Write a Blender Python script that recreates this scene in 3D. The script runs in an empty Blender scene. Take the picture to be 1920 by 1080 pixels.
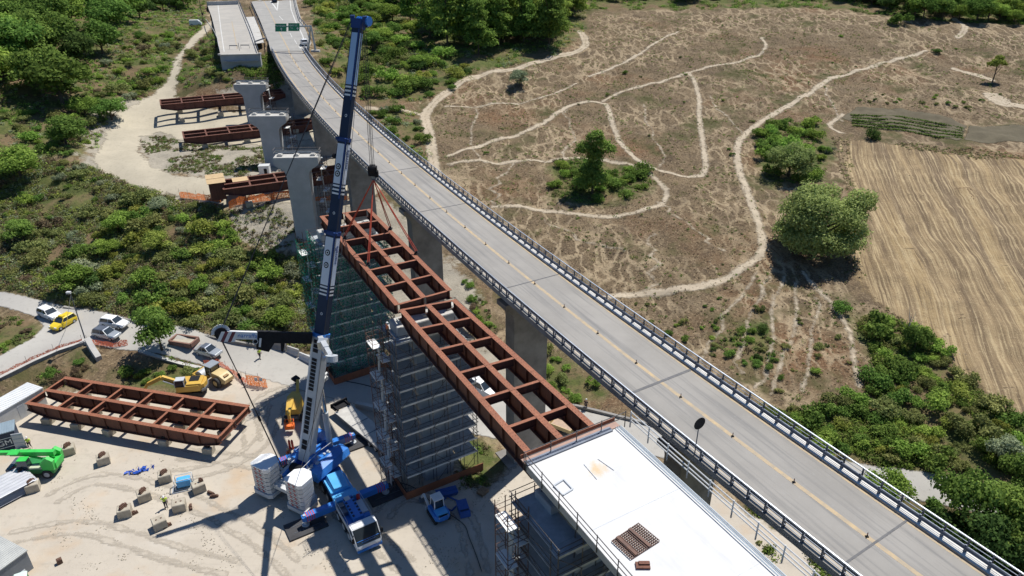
import bpy, bmesh, math, random
import numpy as np
from mathutils import Vector, Matrix
random.seed(7); rng = np.random.default_rng(11)
SC = bpy.context.scene
COL = SC.collection
PI = math.pi

# ------------------------------------------------------------------ camera
CAM_H = 60.0; PITCH = math.radians(27.5); FPX = 1335.0
cd = bpy.data.cameras.new('camera'); cam = bpy.data.objects.new('camera', cd); COL.objects.link(cam)
cam.location = (0, 0, CAM_H); cam.rotation_euler = (PI/2 - PITCH, 0, 0)
cd.sensor_width = 36; cd.lens = 36*FPX/1920; cd.clip_end = 6000
SC.camera = cam
# ------------------------------------------------------------------ light
TO_SUN = Vector((.343, .43, 1.0)).normalized()
w = bpy.data.worlds.new('World'); SC.world = w; w.use_nodes = True
nt = w.node_tree; sky = nt.nodes.new('ShaderNodeTexSky'); sky.sky_type = 'NISHITA'; sky.sun_disc = False
sky.sun_elevation = math.asin(TO_SUN.z); sky.sun_rotation = math.atan2(TO_SUN.x, TO_SUN.y)
bg = nt.nodes['Background']; bg.inputs['Strength'].default_value = .064
sky.air_density = 1.0; sky.dust_density = .3; sky.ozone_density = 4.0
tint = nt.nodes.new('ShaderNodeMix'); tint.data_type = 'RGBA'; tint.blend_type = 'MULTIPLY'; tint.inputs[0].default_value = 1
nt.links.new(sky.outputs[0], tint.inputs[6]); tint.inputs[7].default_value = (.80, .97, 1.12, 1)   # sky light tinted bluer to cool the shadow fill
nt.links.new(tint.outputs[2], bg.inputs['Color'])
sl = bpy.data.lights.new('sun', 'SUN'); sun = bpy.data.objects.new('sun', sl); COL.objects.link(sun)
sl.energy = 4.6; sl.angle = math.radians(.5); sl.color = (1, .955, .88)
sun.rotation_euler = TO_SUN.to_track_quat('Z', 'Y').to_euler(); sun.location = (40, 40, 120)
SC.view_settings.view_transform = 'Standard'; SC.view_settings.look = 'None'
SC.view_settings.exposure = 0.30; SC.view_settings.gamma = 1
SC.cycles.max_bounces = 5; SC.cycles.diffuse_bounces = 3; SC.cycles.glossy_bounces = 2
SC.cycles.transparent_max_bounces = 12; SC.cycles.transmission_bounces = 3
SC.cycles.use_adaptive_sampling = True; SC.cycles.adaptive_threshold = .02
SC.cycles.caustics_reflective = False; SC.cycles.caustics_refractive = False

# ------------------------------------------------------------------ pixel rays (author's survey of the photograph: photo pixel -> place)
_s, _c = math.sin(PITCH), math.cos(PITCH)
def ray(px, py):
    u = (px-960)/FPX; q = (py-540)/FPX
    return np.array([u, _c-q*_s, -(_s+q*_c)])
def P(px, py, z):
    r = ray(px, py); t = (z-CAM_H)/r[2]
    return Vector((r[0]*t, r[1]*t, z))
DK = .028
def D(px, py, z0):
    r = ray(px, py); t = (z0-CAM_H)/(r[2]-DK*r[1])
    return Vector((r[0]*t, r[1]*t, CAM_H+r[2]*t))

# ------------------------------------------------------------------ materials
MATS = {}
def newmat(name):
    m = bpy.data.materials.new(name); m.use_nodes = True; MATS[name] = m
    return m, m.node_tree, m.node_tree.nodes['Principled BSDF']
def N(nt, t, **kw):
    n = nt.nodes.new(t)
    for k, v in kw.items():
        if k == 'inp':
            for a, b in v.items(): n.inputs[a].default_value = b
        else: setattr(n, k, v)
    return n
def noise(nt, scale, detail=4, rough=.6, vec=None, dim='3D'):
    n = N(nt, 'ShaderNodeTexNoise'); n.inputs['Scale'].default_value = scale
    n.inputs['Detail'].default_value = detail; n.inputs['Roughness'].default_value = rough
    if vec is not None: nt.links.new(vec, n.inputs['Vector'])
    return n.outputs[0]
def ramp(nt, src, p0, p1, c0=(0,0,0,1), c1=(1,1,1,1)):
    if p0 > p1: p0, p1, c0, c1 = p1, p0, c1, c0
    r = N(nt, 'ShaderNodeValToRGB'); e = r.color_ramp.elements
    e[0].position = p0; e[1].position = p1; e[0].color = c0; e[1].color = c1
    nt.links.new(src, r.inputs[0]); return r.outputs[0]
def mixc(nt, fac, a, b):
    m = N(nt, 'ShaderNodeMix', data_type='RGBA')
    for sock, v in ((m.inputs[0], fac), (m.inputs[6], a), (m.inputs[7], b)):
        if isinstance(v, (int, float)): sock.default_value = v
        elif isinstance(v, tuple): sock.default_value = v if len(v) == 4 else (*v, 1)
        else: nt.links.new(v, sock)
    return m.outputs[2]
def math_(nt, op, a, b=0, clamp=False):
    m = N(nt, 'ShaderNodeMath', operation=op); m.use_clamp = clamp
    for i, v in ((0, a), (1, b)):
        if isinstance(v, (int, float)): m.inputs[i].default_value = v
        else: nt.links.new(v, m.inputs[i])
    return m.outputs[0]
def geopos(nt): return N(nt, 'ShaderNodeNewGeometry').outputs['Position']
def bump(nt, bsdf, h, strength, dist=.05):
    b = N(nt, 'ShaderNodeBump'); b.inputs['Strength'].default_value = strength; b.inputs['Distance'].default_value = dist
    nt.links.new(h, b.inputs['Height']); nt.links.new(b.outputs[0], bsdf.inputs['Normal'])
def mat(name, c1, c2=None, scale=1.5, rough=.7, metal=0, lo=.35, hi=.65, bmp=0, bscale=8, spec=.5):
    if name in MATS: return MATS[name]
    m, nt, b = newmat(name)
    b.inputs['Roughness'].default_value = rough; b.inputs['Metallic'].default_value = metal
    b.inputs['Specular IOR Level'].default_value = spec
    if c2 is None: c2 = tuple(x*.8 for x in c1)
    g = geopos(nt)
    n = noise(nt, scale, 5, .65, g)
    c = mixc(nt, ramp(nt, n, lo, hi), (*c1, 1), (*c2, 1))
    nt.links.new(c, b.inputs['Base Color'])
    if bmp: bump(nt, b, noise(nt, bscale, 4, .6, g), bmp)
    return m
m_conc = mat('grey_concrete', (.46,.475,.49), (.38,.395,.41), .5, .85, bmp=.2, bscale=4)
m_conc_old = mat('weathered_concrete', (.30,.29,.27), (.19,.18,.17), .45, .9, bmp=.25)
m_conc_pale = mat('pale_concrete', (.50,.49,.46), (.40,.39,.37), .6, .85)
m_block = mat('block_concrete', (.46,.42,.34), (.33,.29,.23), 1.3, .9, bmp=.2)
m_galv = mat('galvanised_steel', (.52,.56,.62), (.38,.42,.48), .7, .42, .75)
m_rail_dark = mat('dull_steel', (.17,.195,.24), (.12,.135,.17), .7, .5, .6)  # on the viaduct railings, galvanised steel with its backlit shade in the colour
m_tube = mat('scaffold_tube', (.17,.16,.16), (.10,.09,.085), 2, .55, .5)
m_tube_rust = mat('rusty_tube', (.16,.085,.06), (.10,.06,.05), 2, .7, .2)
m_plank = mat('scaffold_board', (.45,.48,.50), (.32,.345,.36), 1.2, .75)
m_land = mat('scaffold_landing', (.80,.80,.78), (.68,.68,.66), 1.2, .6)
m_black = mat('black_rubber', (.018,.018,.02), (.03,.03,.032), 3, .8)
m_blackp = mat('black_paint', (.014,.014,.016), (.022,.022,.026), 3, .75, spec=.2)
m_glass = mat('dark_glass', (.02,.028,.035), (.03,.04,.05), 1, .08, 0, spec=.9)
m_white = mat('white_paint', (.78,.79,.80), (.70,.71,.72), .8, .35)
m_offw = mat('off_white_paint', (.60,.61,.61), (.50,.51,.51), 1, .5)
m_lgrey = mat('light_grey_paint', (.50,.53,.56), (.43,.46,.50), .6, .45)
m_blue = mat('crane_blue', (.035,.20,.62), (.03,.16,.50), .8, .38)
m_blue_l = mat('sky_blue_paint', (.10,.42,.80), (.08,.36,.70), .8, .35)
m_navy = mat('boom_navy', (.017,.034,.075), (.014,.029,.062), .5, .55, spec=.25)
m_navy_b = mat('boom_blue', (.02,.055,.20), (.018,.048,.17), .5, .5, spec=.3)
m_panel = mat('boom_panel_blue', (.40,.56,.78), (.36,.52,.74), .4, .4)
m_red = mat('red_paint', (.55,.04,.03), (.42,.03,.02), 1, .5)
m_redstrap = mat('red_sling', (.55,.09,.05), (.40,.06,.03), 3, .8)
m_yel = mat('machine_yellow', (.62,.40,.07), (.52,.32,.06), .8, .45)
m_yel2 = mat('car_yellow', (.75,.55,.03), (.68,.50,.03), .8, .3)
m_tan = mat('faded_yellow', (.62,.48,.24), (.50,.38,.18), .8, .55)
m_green = mat('machine_green', (.05,.55,.09), (.04,.44,.07), .8, .4)
m_green_d = mat('dark_green_plastic', (.02,.14,.03), (.02,.10,.025), .8, .5)
m_cont = mat('container_navy', (.025,.04,.075), (.03,.05,.09), 1.5, .6)
m_silver = mat('car_silver', (.50,.53,.55), (.45,.48,.50), .8, .25, .5)
m_skin = mat('skin', (.45,.28,.20), (.40,.24,.17), 5, .6)
m_hivis = mat('hi_vis_yellow', (.55,.75,.08), (.48,.66,.06), 5, .8)
m_hivo = mat('hi_vis_orange', (.85,.18,.03), (.72,.14,.02), 5, .8)
m_trouser = mat('dark_trousers', (.04,.045,.06), (.03,.03,.04), 6, .9)
m_wood = mat('timber', (.36,.25,.15), (.24,.16,.10), 3, .85)
m_rustwood = mat('rusty_timber', (.14,.075,.05), (.09,.05,.035), 4, .85)
m_ply = mat('plywood', (.55,.40,.22), (.46,.33,.18), 1.5, .75)
m_hoard = mat('orange_hoarding', (.32,.11,.05), (.22,.08,.04), 1, .8)
m_bark = mat('bark', (.12,.09,.065), (.07,.055,.04), 3, .95)
m_mat = mat('outrigger_mat', (.035,.035,.04), (.055,.055,.06), 1.2, .8)
m_sign = mat('sign_green', (.01,.23,.13), (.01,.20,.11), 1, .5)
m_signw = mat('sign_white', (.75,.78,.78), (.7,.73,.73), 1, .5)
m_bluetarp = mat('blue_tarp', (.02,.10,.50), (.015,.06,.34), 3, .6)
m_head = mat('lamp_glass', (.7,.72,.75), (.6,.62,.65), 2, .1)
m_tail = mat('tail_lamp', (.4,.01,.01), (.3,.01,.01), 2, .2)
m_line = mat('white_marking', (.62,.62,.60), (.45,.45,.43), 1.5, .8)
m_tanline = mat('tan_marking', (.50,.375,.215), (.36,.30,.22), 1.6, .85, lo=.3, hi=.6)
m_joint = mat('joint_rubber', (.10,.10,.105), (.15,.15,.155), 2, .8)
m_rope = mat('steel_rope', (.045,.045,.05), (.07,.07,.075), 3, .6, .3)
def cor(name, a, b):
    m, nt, bs = newmat(name); g = geopos(nt)
    n1 = noise(nt, .55, 5, .7, g); n2 = noise(nt, 6, 3, .6, g)
    c = mixc(nt, ramp(nt, n1, .3, .7), (*a, 1), (*b, 1))
    c = mixc(nt, ramp(nt, n2, .55, .75), c, (*[x*.72 for x in b], 1))
    mp = N(nt, 'ShaderNodeMapping'); mp.inputs['Scale'].default_value = (2.2, 2.2, .18); nt.links.new(g, mp.inputs[0])   # rain streaks running down the webs
    c = mixc(nt, math_(nt, 'MULTIPLY', ramp(nt, noise(nt, 1.4, 4, .7, mp.outputs[0]), .54, .70), .55), c, (*[x*1.5 for x in a], 1))
    c = mixc(nt, math_(nt, 'MULTIPLY', ramp(nt, noise(nt, .9, 3, .6, mp.outputs[0]), .58, .72), .5), c, (*[x*.5 for x in b], 1))
    nt.links.new(c, bs.inputs['Base Color']); bs.inputs['Roughness'].default_value = .75
    return m
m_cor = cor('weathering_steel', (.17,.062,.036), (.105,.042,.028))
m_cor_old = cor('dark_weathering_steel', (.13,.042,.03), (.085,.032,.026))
m_cor_top = cor('sunlit_weathering_steel', (.30,.112,.058), (.225,.084,.046))  # brighter copy for the flange tops, their sunlight put into the colour
# orange mesh / green net: a porous weave
def net(name, c, cover, scale):
    m, nt, b = newmat(name); g = geopos(nt)
    nt.links.new(mixc(nt, ramp(nt, noise(nt, .8, 4, .6, g), .35, .65), (*c, 1), (*[x*.6 for x in c], 1)), b.inputs['Base Color'])
    b.inputs['Roughness'].default_value = .8
    tr = N(nt, 'ShaderNodeBsdfTransparent'); mx = N(nt, 'ShaderNodeMixShader')
    h = ramp(nt, noise(nt, scale, 1, .5, g), cover-.12, cover+.12)
    tl = N(nt, 'ShaderNodeBsdfTranslucent'); tl.inputs[0].default_value = (*c, 1); m2 = N(nt, 'ShaderNodeMixShader'); m2.inputs[0].default_value = .5; nt.links.new(b.outputs[0], m2.inputs[1]); nt.links.new(tl.outputs[0], m2.inputs[2])
    nt.links.new(h, mx.inputs[0]); nt.links.new(m2.outputs[0], mx.inputs[1]); nt.links.new(tr.outputs[0], mx.inputs[2])
    nt.links.new(mx.outputs[0], nt.nodes['Material Output'].inputs[0]); return m
m_onet = net('orange_mesh', (.80,.25,.08), .60, 7)
m_rnet = net('faded_orange_mesh', (.70,.19,.11), .58, 7)
m_gnet = net('green_debris_net', (.03,.34,.23), .43, 5)

# ------------------------------------------------------------------ mesh builder
class MB:
    def __init__(s): s.v = []; s.f = []; s.mi = []; s.k = 0
    def _add(s, vs, fs):
        o = len(s.v); s.v += [tuple(p) for p in vs]
        for f in fs: s.f.append(tuple(o+i for i in f)); s.mi.append(s.k)
    def mat(s, k): s.k = k; return s
    def box(s, c, d, R=None):
        c = Vector(c); vs = []
        for z in (-.5, .5):
            for x, y in ((-.5,-.5),(.5,-.5),(.5,.5),(-.5,.5)):
                p = Vector((x*d[0], y*d[1], z*d[2])); vs.append(c + (R @ p if R else p))
        s._add(vs, [(3,2,1,0),(4,5,6,7),(0,1,5,4),(1,2,6,5),(2,3,7,6),(3,0,4,7)]); return s
    def bar(s, a, b, wd, h, up=(0,0,1)):
        a, b = Vector(a), Vector(b); x = (b-a); L = x.length
        if L < 1e-6: return s
        x /= L; up = Vector(up)
        y = up.cross(x)
        if y.length < 1e-4: y = Vector((0,1,0)).cross(x)
        y.normalize(); z = x.cross(y)
        return s.box((a+b)/2, (L, wd, h), Matrix((x, y, z)).transposed())
    def tube(s, a, b, r, n=8, r2=None):
        a, b = Vector(a), Vector(b); x = b-a
        if x.length < 1e-6: return s
        x.normalize(); y = x.orthogonal().normalized(); z = x.cross(y); r2 = r if r2 is None else r2
        vs = []
        for p, q in ((a, r), (b, r2)):
            for i in range(n):
                t = 2*PI*i/n; vs.append(p + (y*math.cos(t)+z*math.sin(t))*q)
        fs = [(i, (i+1) % n, n+(i+1) % n, n+i) for i in range(n)] + [tuple(range(n-1, -1, -1)), tuple(range(n, 2*n))]
        s._add(vs, fs); return s
    def path(s, pts, r, n=6):
        for a, b in zip(pts[:-1], pts[1:]): s.tube(a, b, r, n)
        return s
    def extr(s, poly, vec):
        poly = [Vector(p) for p in poly]; vec = Vector(vec); n = len(poly)
        s._add(poly + [p+vec for p in poly], [tuple(range(n-1, -1, -1)), tuple(range(n, 2*n))] +
               [(i, (i+1) % n, n+(i+1) % n, n+i) for i in range(n)]); return s
    def loft(s, rings, cap=True):
        n = len(rings[0]); vs = [p for r in rings for p in r]; fs = []
        for k in range(len(rings)-1):
            for i in range(n): fs.append((k*n+i, k*n+(i+1) % n, (k+1)*n+(i+1) % n, (k+1)*n+i))
        if cap: fs += [tuple(range(n-1, -1, -1)), tuple((len(rings)-1)*n+i for i in range(n))]
        s._add(vs, fs); return s
    def quad(s, *p): s._add(p, [tuple(range(len(p)))]); return s
    def ball(s, c, r, n=10, m=6, sc=(1,1,1)):
        c = Vector(c); vs = [c+Vector((0,0,-r*sc[2]))]; fs = []
        for j in range(1, m):
            a = -PI/2+PI*j/m
            for i in range(n):
                t = 2*PI*i/n; vs.append(c+Vector((math.cos(a)*math.cos(t)*r*sc[0], math.cos(a)*math.sin(t)*r*sc[1], math.sin(a)*r*sc[2])))
        vs.append(c+Vector((0,0,r*sc[2]))); T = len(vs)-1
        for i in range(n):
            fs.append((0, 1+(i+1) % n, 1+i)); fs.append((T, 1+(m-2)*n+i, 1+(m-2)*n+(i+1) % n))
            for j in range(m-2): fs.append((1+j*n+i, 1+j*n+(i+1) % n, 1+(j+1)*n+(i+1) % n, 1+(j+1)*n+i))
        s._add(vs, fs); return s
    def build(s, name, m, parent=None, off=None, smooth=False, bevel=0):
        me = bpy.data.meshes.new(name)
        v = s.v if off is None else [(a-off[0], b-off[1], c-off[2]) for a, b, c in s.v]
        me.from_pydata(v, [], s.f); ms = m if isinstance(m, (list, tuple)) else [m]
        for q in ms: me.materials.append(q)
        me.polygons.foreach_set('material_index', s.mi)
        if smooth: me.polygons.foreach_set('use_smooth', [True]*len(s.f))
        me.update()
        bm = bmesh.new(); bm.from_mesh(me); bmesh.ops.recalc_face_normals(bm, faces=bm.faces)
        bm.to_mesh(me); bm.free()
        o = bpy.data.objects.new(name, me); COL.objects.link(o)
        if parent is not None: o.parent = parent
        if bevel:
            b = o.modifiers.new('bevel', 'BEVEL'); b.width = bevel; b.segments = 2; b.limit_method = 'ANGLE'; b.angle_limit = .6
        return o
def thing(name, label, cat, loc=(0,0,0), rz=0, group=None):
    o = bpy.data.objects.new(name, None); COL.objects.link(o); o.empty_display_size = .3
    o.location = loc; o.rotation_euler = (0, 0, rz); tag(o, label, cat, group); return o
def tag(o, label, cat, group=None):
    o['label'] = label; o['category'] = cat
    if group: o['group'] = group
    return o
def struct(o): o['kind'] = 'structure'; return o
def stuff(o, label=None, cat=None):
    o['kind'] = 'stuff'
    if label: o['label'] = label; o['category'] = cat
    return o
KIDS = {}
def kids(o): return [c for c in bpy.data.objects if c.parent == o]
def dup(root, loc, rz, label=None, group=None, scale=None):
    def cp(o, par):
        c = o.copy(); COL.objects.link(c)
        if par is not None: c.parent = par
        for k in o.children: cp(k, c)
        return c
    r = cp(root, None); r.location = loc; r.rotation_euler = (0, 0, rz)
    if scale: r.scale = scale
    if label: r['label'] = label
    if group: r['group'] = group
    return r
def text_mb(txt, size, depth=.01):
    cu = bpy.data.curves.new('lettering', 'FONT'); cu.body = txt; cu.size = size; cu.extrude = depth
    cu.align_x = 'CENTER'; cu.align_y = 'CENTER'; cu.resolution_u = 2
    o = bpy.data.objects.new('lettering', cu); COL.objects.link(o)
    dg = bpy.context.evaluated_depsgraph_get(); me = bpy.data.meshes.new_from_object(o.evaluated_get(dg))
    bpy.data.objects.remove(o); return me
def lettering(txt, size, c, ex, ey, m, parent, off=(0,0,0), name='lettering', depth=.01):
    """flat raised letters: centre c, reading direction ex, up direction ey"""
    me = text_mb(txt, size, depth); ex = Vector(ex).normalized(); ey = Vector(ey); ey = (ey-ex*ey.dot(ex)).normalized(); ez = ex.cross(ey)
    R = Matrix((ex, ey, ez)).transposed().to_4x4(); R.translation = Vector(c)-Vector(off)
    me.transform(R); me.materials.clear(); me.materials.append(m); me.name = name
    o = bpy.data.objects.new(name, me); COL.objects.link(o); o.parent = parent; return o
# ------------------------------------------------------------------ terrain
CP = []
def cp(l):
    for a in l: CP.append(tuple(P(*a)))
cp([ # yard and valley floor
 (0,1080,0),(200,1000,0),(480,1080,0),(800,1080,0),(1100,1080,-.3),(1500,1080,-1.5),(1900,1080,-2.5),(0,880,0),(150,840,0),(300,900,0),(480,760,0),(640,760,0),(560,1000,0),
 (300,800,0),(430,730,0),(700,950,0),(640,690,.3),(740,740,0),(800,880,0),(930,800,0),(930,950,0),(880,880,-.3),(1000,840,.1),(1150,800,.2),(1400,860,0),(1700,905,0),(1900,950,0),(1700,1020,-2),(1500,960,-1.2),
 (60,760,.4),(200,700,.3),(330,720,.2),(250,740,.1),(100,710,1.2),(150,680,1.2),(300,690,.6),(20,735,1),
 # valley road, left
 (0,555,4.2),(110,600,3.4),(217,615,2.8),(300,640,2.4),(390,660,1.9),(480,675,1.1),(560,685,.5),(160,635,3.0),(80,660,3.4),(0,695,3.6),(40,630,3.7),(60,590,3.9),
 (-150,540,4.8),(-150,720,3.6),(-150,900,.5),
 # thicket hill
 (0,520,5.5),(150,550,4.8),(300,580,3.8),(420,600,3.0),(530,630,1.6),(590,640,1.4),(590,560,3.5),(540,520,5.0),(420,520,6.2),(250,500,7.2),(100,450,8.2),(0,430,9),(350,430,9.6),(200,390,10.8),(60,360,12),(300,380,11.6),(430,450,8.6),
 (480,465,7.6),(560,460,7.6),(420,400,11.4),(440,380,13.0),(500,372,13.1),(560,372,13.1),(480,415,10.4),(560,415,10.4),(330,345,13.5),(230,320,13.9),(200,280,14.8),(400,350,13.4),(520,340,13.4),
 (330,300,14.1),(420,305,14.0),(470,290,14.2),(270,235,15.6),(350,240,15.3),(430,245,15.0),(500,240,15.0),(400,200,17.6),(470,190,17.9),(310,190,17.6),(540,180,18.4),
 (300,160,20),(330,100,24),(380,60,27),(390,20,29),(400,120,23.2),(430,140,22.4),(480,140,22.5),(365,110,24.4),
 (450,126,24.9),(425,126,24.9),(478,125,25.0),(450,124.5,25.0),(500,122,25.2),(415,118,25.4),
 (130,280,17),(60,310,15),(0,290,16.5),(230,190,19.4),(150,220,18.8),(60,210,20),(0,200,21.5),(260,120,24.5),(180,100,26),(60,100,28),(300,50,29),(200,20,32),(0,40,34),(-150,100,31),(-150,300,18),(-200,430,11),
 # under the viaduct
 (600,260,15.2),(580,200,17.6),(560,160,20.5),(640,320,12.6),(690,370,11),(650,400,9.0),(720,420,8),(790,480,6),(850,520,4.6),(860,580,3.0),(900,650,1.2),(830,700,.4),(950,700,.8),(1000,650,2.2),(1080,700,1.2),(1100,760,.5),(700,300,14),(760,350,11.5),(650,480,5.5),(700,560,2.4),
 # dry hill, right
 (1100,556,3.6),(1200,600,2.8),(1300,700,1.4),(1400,760,.8),(1250,540,4.6),(1420,480,6.6),(1530,490,6.4),(1600,600,3.9),(1650,700,2.6),(1700,800,1.2),(1550,840,.4),(1800,860,.8),(1750,650,3.6),(1900,780,2.4),
 (1800,500,6.6),(1900,620,4.4),(1700,400,8.6),(1900,420,8.6),(1600,300,11.2),(1850,300,11.8),(1390,270,13.4),(1400,380,9.6),(1100,350,10.6),(1000,420,8.6),(950,330,11.6),(1250,300,12.2),(1250,420,8.6),(1050,480,6.4),
 (860,330,12.6),(820,250,15.4),(800,200,17.4),(740,240,16.6),(900,200,17),(1000,230,15.4),(1100,190,17.2),(1200,230,15.2),(1300,150,19.4),(1450,200,16.2),(1550,150,18.6),(1700,220,14.6),(1850,230,14.2),(1860,150,18.2),(1700,100,22),(1800,45,27.5),(1920,60,26),
 (900,130,21.4),(1000,115,22.4),(1090,75,25.4),(1200,90,24),(1400,90,23.8),(1500,50,27),(1300,30,29),(1650,40,28),(800,120,22.4),(720,160,20),(680,120,22.5),(640,90,25),(850,50,27.5),(960,40,28.5),(700,40,28),(2050,300,11),(2050,600,4),(2100,100,22),(620,50,28.0),(600,105,25.5),(600,20,30),
])
for a in [(500,80),(489,45),(478,15),(520,75),(540,60),(560,80),(580,88),(570,60),(555,30),(545,5),(505,10)]: CP.append(tuple(D(*a, 22.05)))
for a in [(425,70),(470,70),(405,20),(452,20),(440,45),(480,60),(470,25)]: CP.append(tuple(D(*a, 22.05)))
for x, y, z in [(-160,340,44),(-60,340,40),(60,340,38),(180,340,38),(-300,340,46),(300,340,40),(0,300,34),(100,300,33),(200,300,32),(-200,300,44),(-300,200,34),(300,200,20),(300,100,6),(-300,100,8),(-200,40,0),(200,40,-3),(0,10,0),(-100,10,0),(120,10,-3),(300,0,-3),(-300,0,0)]: CP.append((x, y, z))
CP = np.array(CP, float)
_A = CP[:, :2]; _n = len(_A)
_K = np.sqrt(((_A[:, None]-_A[None])**2).sum(-1))
_K -= np.eye(_n)*.9
_Q = np.c_[np.ones(_n), _A]
_S = np.linalg.solve(np.block([[_K, _Q], [_Q.T, np.zeros((3, 3))]]), np.r_[CP[:, 2], 0, 0, 0])
def Hraw(x, y):
    x = np.asarray(x, float); y = np.asarray(y, float); sh = x.shape; x = x.ravel(); y = y.ravel(); out = np.empty(len(x))
    for i in range(0, len(x), 20000):
        a, b = x[i:i+20000], y[i:i+20000]
        d = np.sqrt((a[:, None]-_A[None, :, 0])**2+(b[:, None]-_A[None, :, 1])**2)
        out[i:i+20000] = d @ _S[:_n] + _S[_n] + _S[_n+1]*a + _S[_n+2]*b
    return out.reshape(sh)
# heightfield on a regular lattice; everything that stands on the ground reads this same lattice
GX0, GX1, GY0, GY1, GS = -236., 236., 36., 316., .8
_gx = np.arange(GX0, GX1+.01, GS); _gy = np.arange(GY0, GY1+.01, GS)
XX, YY = np.meshgrid(_gx, _gy)
_r2 = np.random.default_rng(5)
def fbm(x, y, waves, seed):
    r = np.random.default_rng(seed); o = np.zeros_like(x)
    for lam, amp, n in waves:
        for _ in range(n):
            a = r.uniform(0, 2*PI); k = 2*PI/(lam*r.uniform(.7, 1.4)); o += amp*np.sin(k*(x*math.cos(a)+y*math.sin(a))+r.uniform(0, 6.3))/math.sqrt(n)
    return o
ZZ = Hraw(XX, YY)
def sdpoly(x, y, poly):
    """signed distance to a polygon in metres: negative inside"""
    p = np.array([(a[0], a[1]) for a in poly]); d = np.full(x.shape, 1e9); ins = np.zeros(x.shape, bool)
    for i in range(len(p)):
        a, b = p[i], p[(i+1) % len(p)]; e = b-a
        t = np.clip(((x-a[0])*e[0]+(y-a[1])*e[1])/max(e@e, 1e-9), 0, 1)
        d = np.minimum(d, (x-a[0]-t*e[0])**2+(y-a[1]-t*e[1])**2)
        if abs(e[1]) > 1e-12:
            c = (a[1] > y) != (b[1] > y); ins ^= c & (x < (b[0]-a[0])*(y-a[1])/e[1]+a[0])
    d = np.sqrt(d); return np.where(ins, -d, d)
def sdline(x, y, pts):
    d = np.full(x.shape, 1e9)
    for a, b in zip(pts[:-1], pts[1:]):
        ex, ey = b[0]-a[0], b[1]-a[1]
        t = np.clip(((x-a[0])*ex+(y-a[1])*ey)/max(ex*ex+ey*ey, 1e-9), 0, 1)
        d = np.minimum(d, (x-a[0]-t*ex)**2+(y-a[1]-t*ey)**2)
    return np.sqrt(d)
def bil(Z, x, y):
    fx = np.clip((np.asarray(x, float)-GX0)/GS, 0, len(_gx)-1.001); fy = np.clip((np.asarray(y, float)-GY0)/GS, 0, len(_gy)-1.001)
    i = fx.astype(int); j = fy.astype(int); u = fx-i; v = fy-j
    a, b, c, d = Z[j, i], Z[j, i+1], Z[j+1, i], Z[j+1, i+1]
    # same diagonal as the triangulated ground
    return np.where(u >= v, a+u*(b-a)+v*(d-b), a+v*(c-a)+u*(d-c))
def H(x, y): return float(bil(ZZ, x, y))
def at(px, py, lift=0.):
    r = ray(px, py); t = np.arange(30, 560, .4)
    z = CAM_H+r[2]*t; h = bil(ZZ, r[0]*t, r[1]*t); k = np.argmax(z < h)
    if not (z < h).any(): k = len(t)-1
    t0, t1 = t[max(k-1, 0)], t[k]
    for _ in range(14):
        m = (t0+t1)/2
        if CAM_H+r[2]*m < bil(ZZ, r[0]*m, r[1]*m): t1 = m
        else: t0 = m
    return Vector((r[0]*t1, r[1]*t1, H(r[0]*t1, r[1]*t1)+lift))
def on(x, y, lift=0.): return Vector((x, y, H(x, y)+lift))
# the valley floor is graded flat, the slopes are left rough
YARD = [P(a, b, 0) for a, b in [(-400,1500),(-300,860),(-20,800),(70,735),(200,742),(330,742),(380,705),(430,690),(600,700),(760,730),(835,792),(846,850),(880,918),(930,912),(985,850),(1100,850),(1300,900),(1600,1080),(1800,1500)]]
sd_y = sdpoly(XX, YY, YARD)
k = np.clip((sd_y+1)/9, 0, 1); k = k*k*(3-2*k); ZZ = ZZ*k
rough = np.clip((sd_y-2)/8, 0, 1)
ZZ = ZZ + rough*fbm(XX, YY, [(14, .22, 5), (5.5, .13, 5), (2.6, .06, 5)], 3) + .012*fbm(XX, YY, [(6, 1, 4)], 8)
def pix(l): return [at(*a) for a in l]
# -- graded surfaces (road, track) press the terrain smooth
ROADPX = [(-90,536),(0,548),(130,577),(262,603),(400,632),(520,655),(640,675),(760,702),(900,738),(1008,752),(1150,783),(1400,838),(1650,876),(1730,885),(1960,930),(1960,990),(1720,938),(1400,892),(1150,842),(1000,836),(880,812),(740,775),(600,742),(500,712),(440,694),(400,690),(330,672),(260,658),(200,652),(160,642),(100,664),(0,706),(-90,738),(-90,706),(0,668),(60,636),(84,612),(66,594),(0,574),(-90,560)]
ROAD = [Vector(tuple(P(a, b, 0))) for a, b in ROADPX]
Zs = ZZ.copy()
for _ in range(14):
    Zs[1:-1, 1:-1] = (Zs[1:-1, 1:-1]*2+Zs[:-2, 1:-1]+Zs[2:, 1:-1]+Zs[1:-1, :-2]+Zs[1:-1, 2:])/6
ROAD = pix(ROADPX)
TRACKPX = [(400,38),(383,48),(345,90),(316,150),(283,180),(222,212),(198,252),(174,300),(190,324),(240,347),(330,370),(420,387),(560,382),(700,378),(720,335),(600,322),(540,342),(430,337),(335,330),(285,313),(261,285),(262,257),(300,247),(345,264),(420,270),(490,272),(600,258),(600,225),(500,212),(400,205),(338,196),(327,175),(336,130),(352,95),(398,52)]
TRACK = pix(TRACKPX)
for poly in (ROAD, TRACK):
    sd = sdpoly(XX, YY, poly); k = np.clip(1-(sd/2.5), 0, 1); ZZ = ZZ*(1-k)+Zs*k
ROAD = pix(ROADPX); TRACK = pix(TRACKPX)
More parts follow.
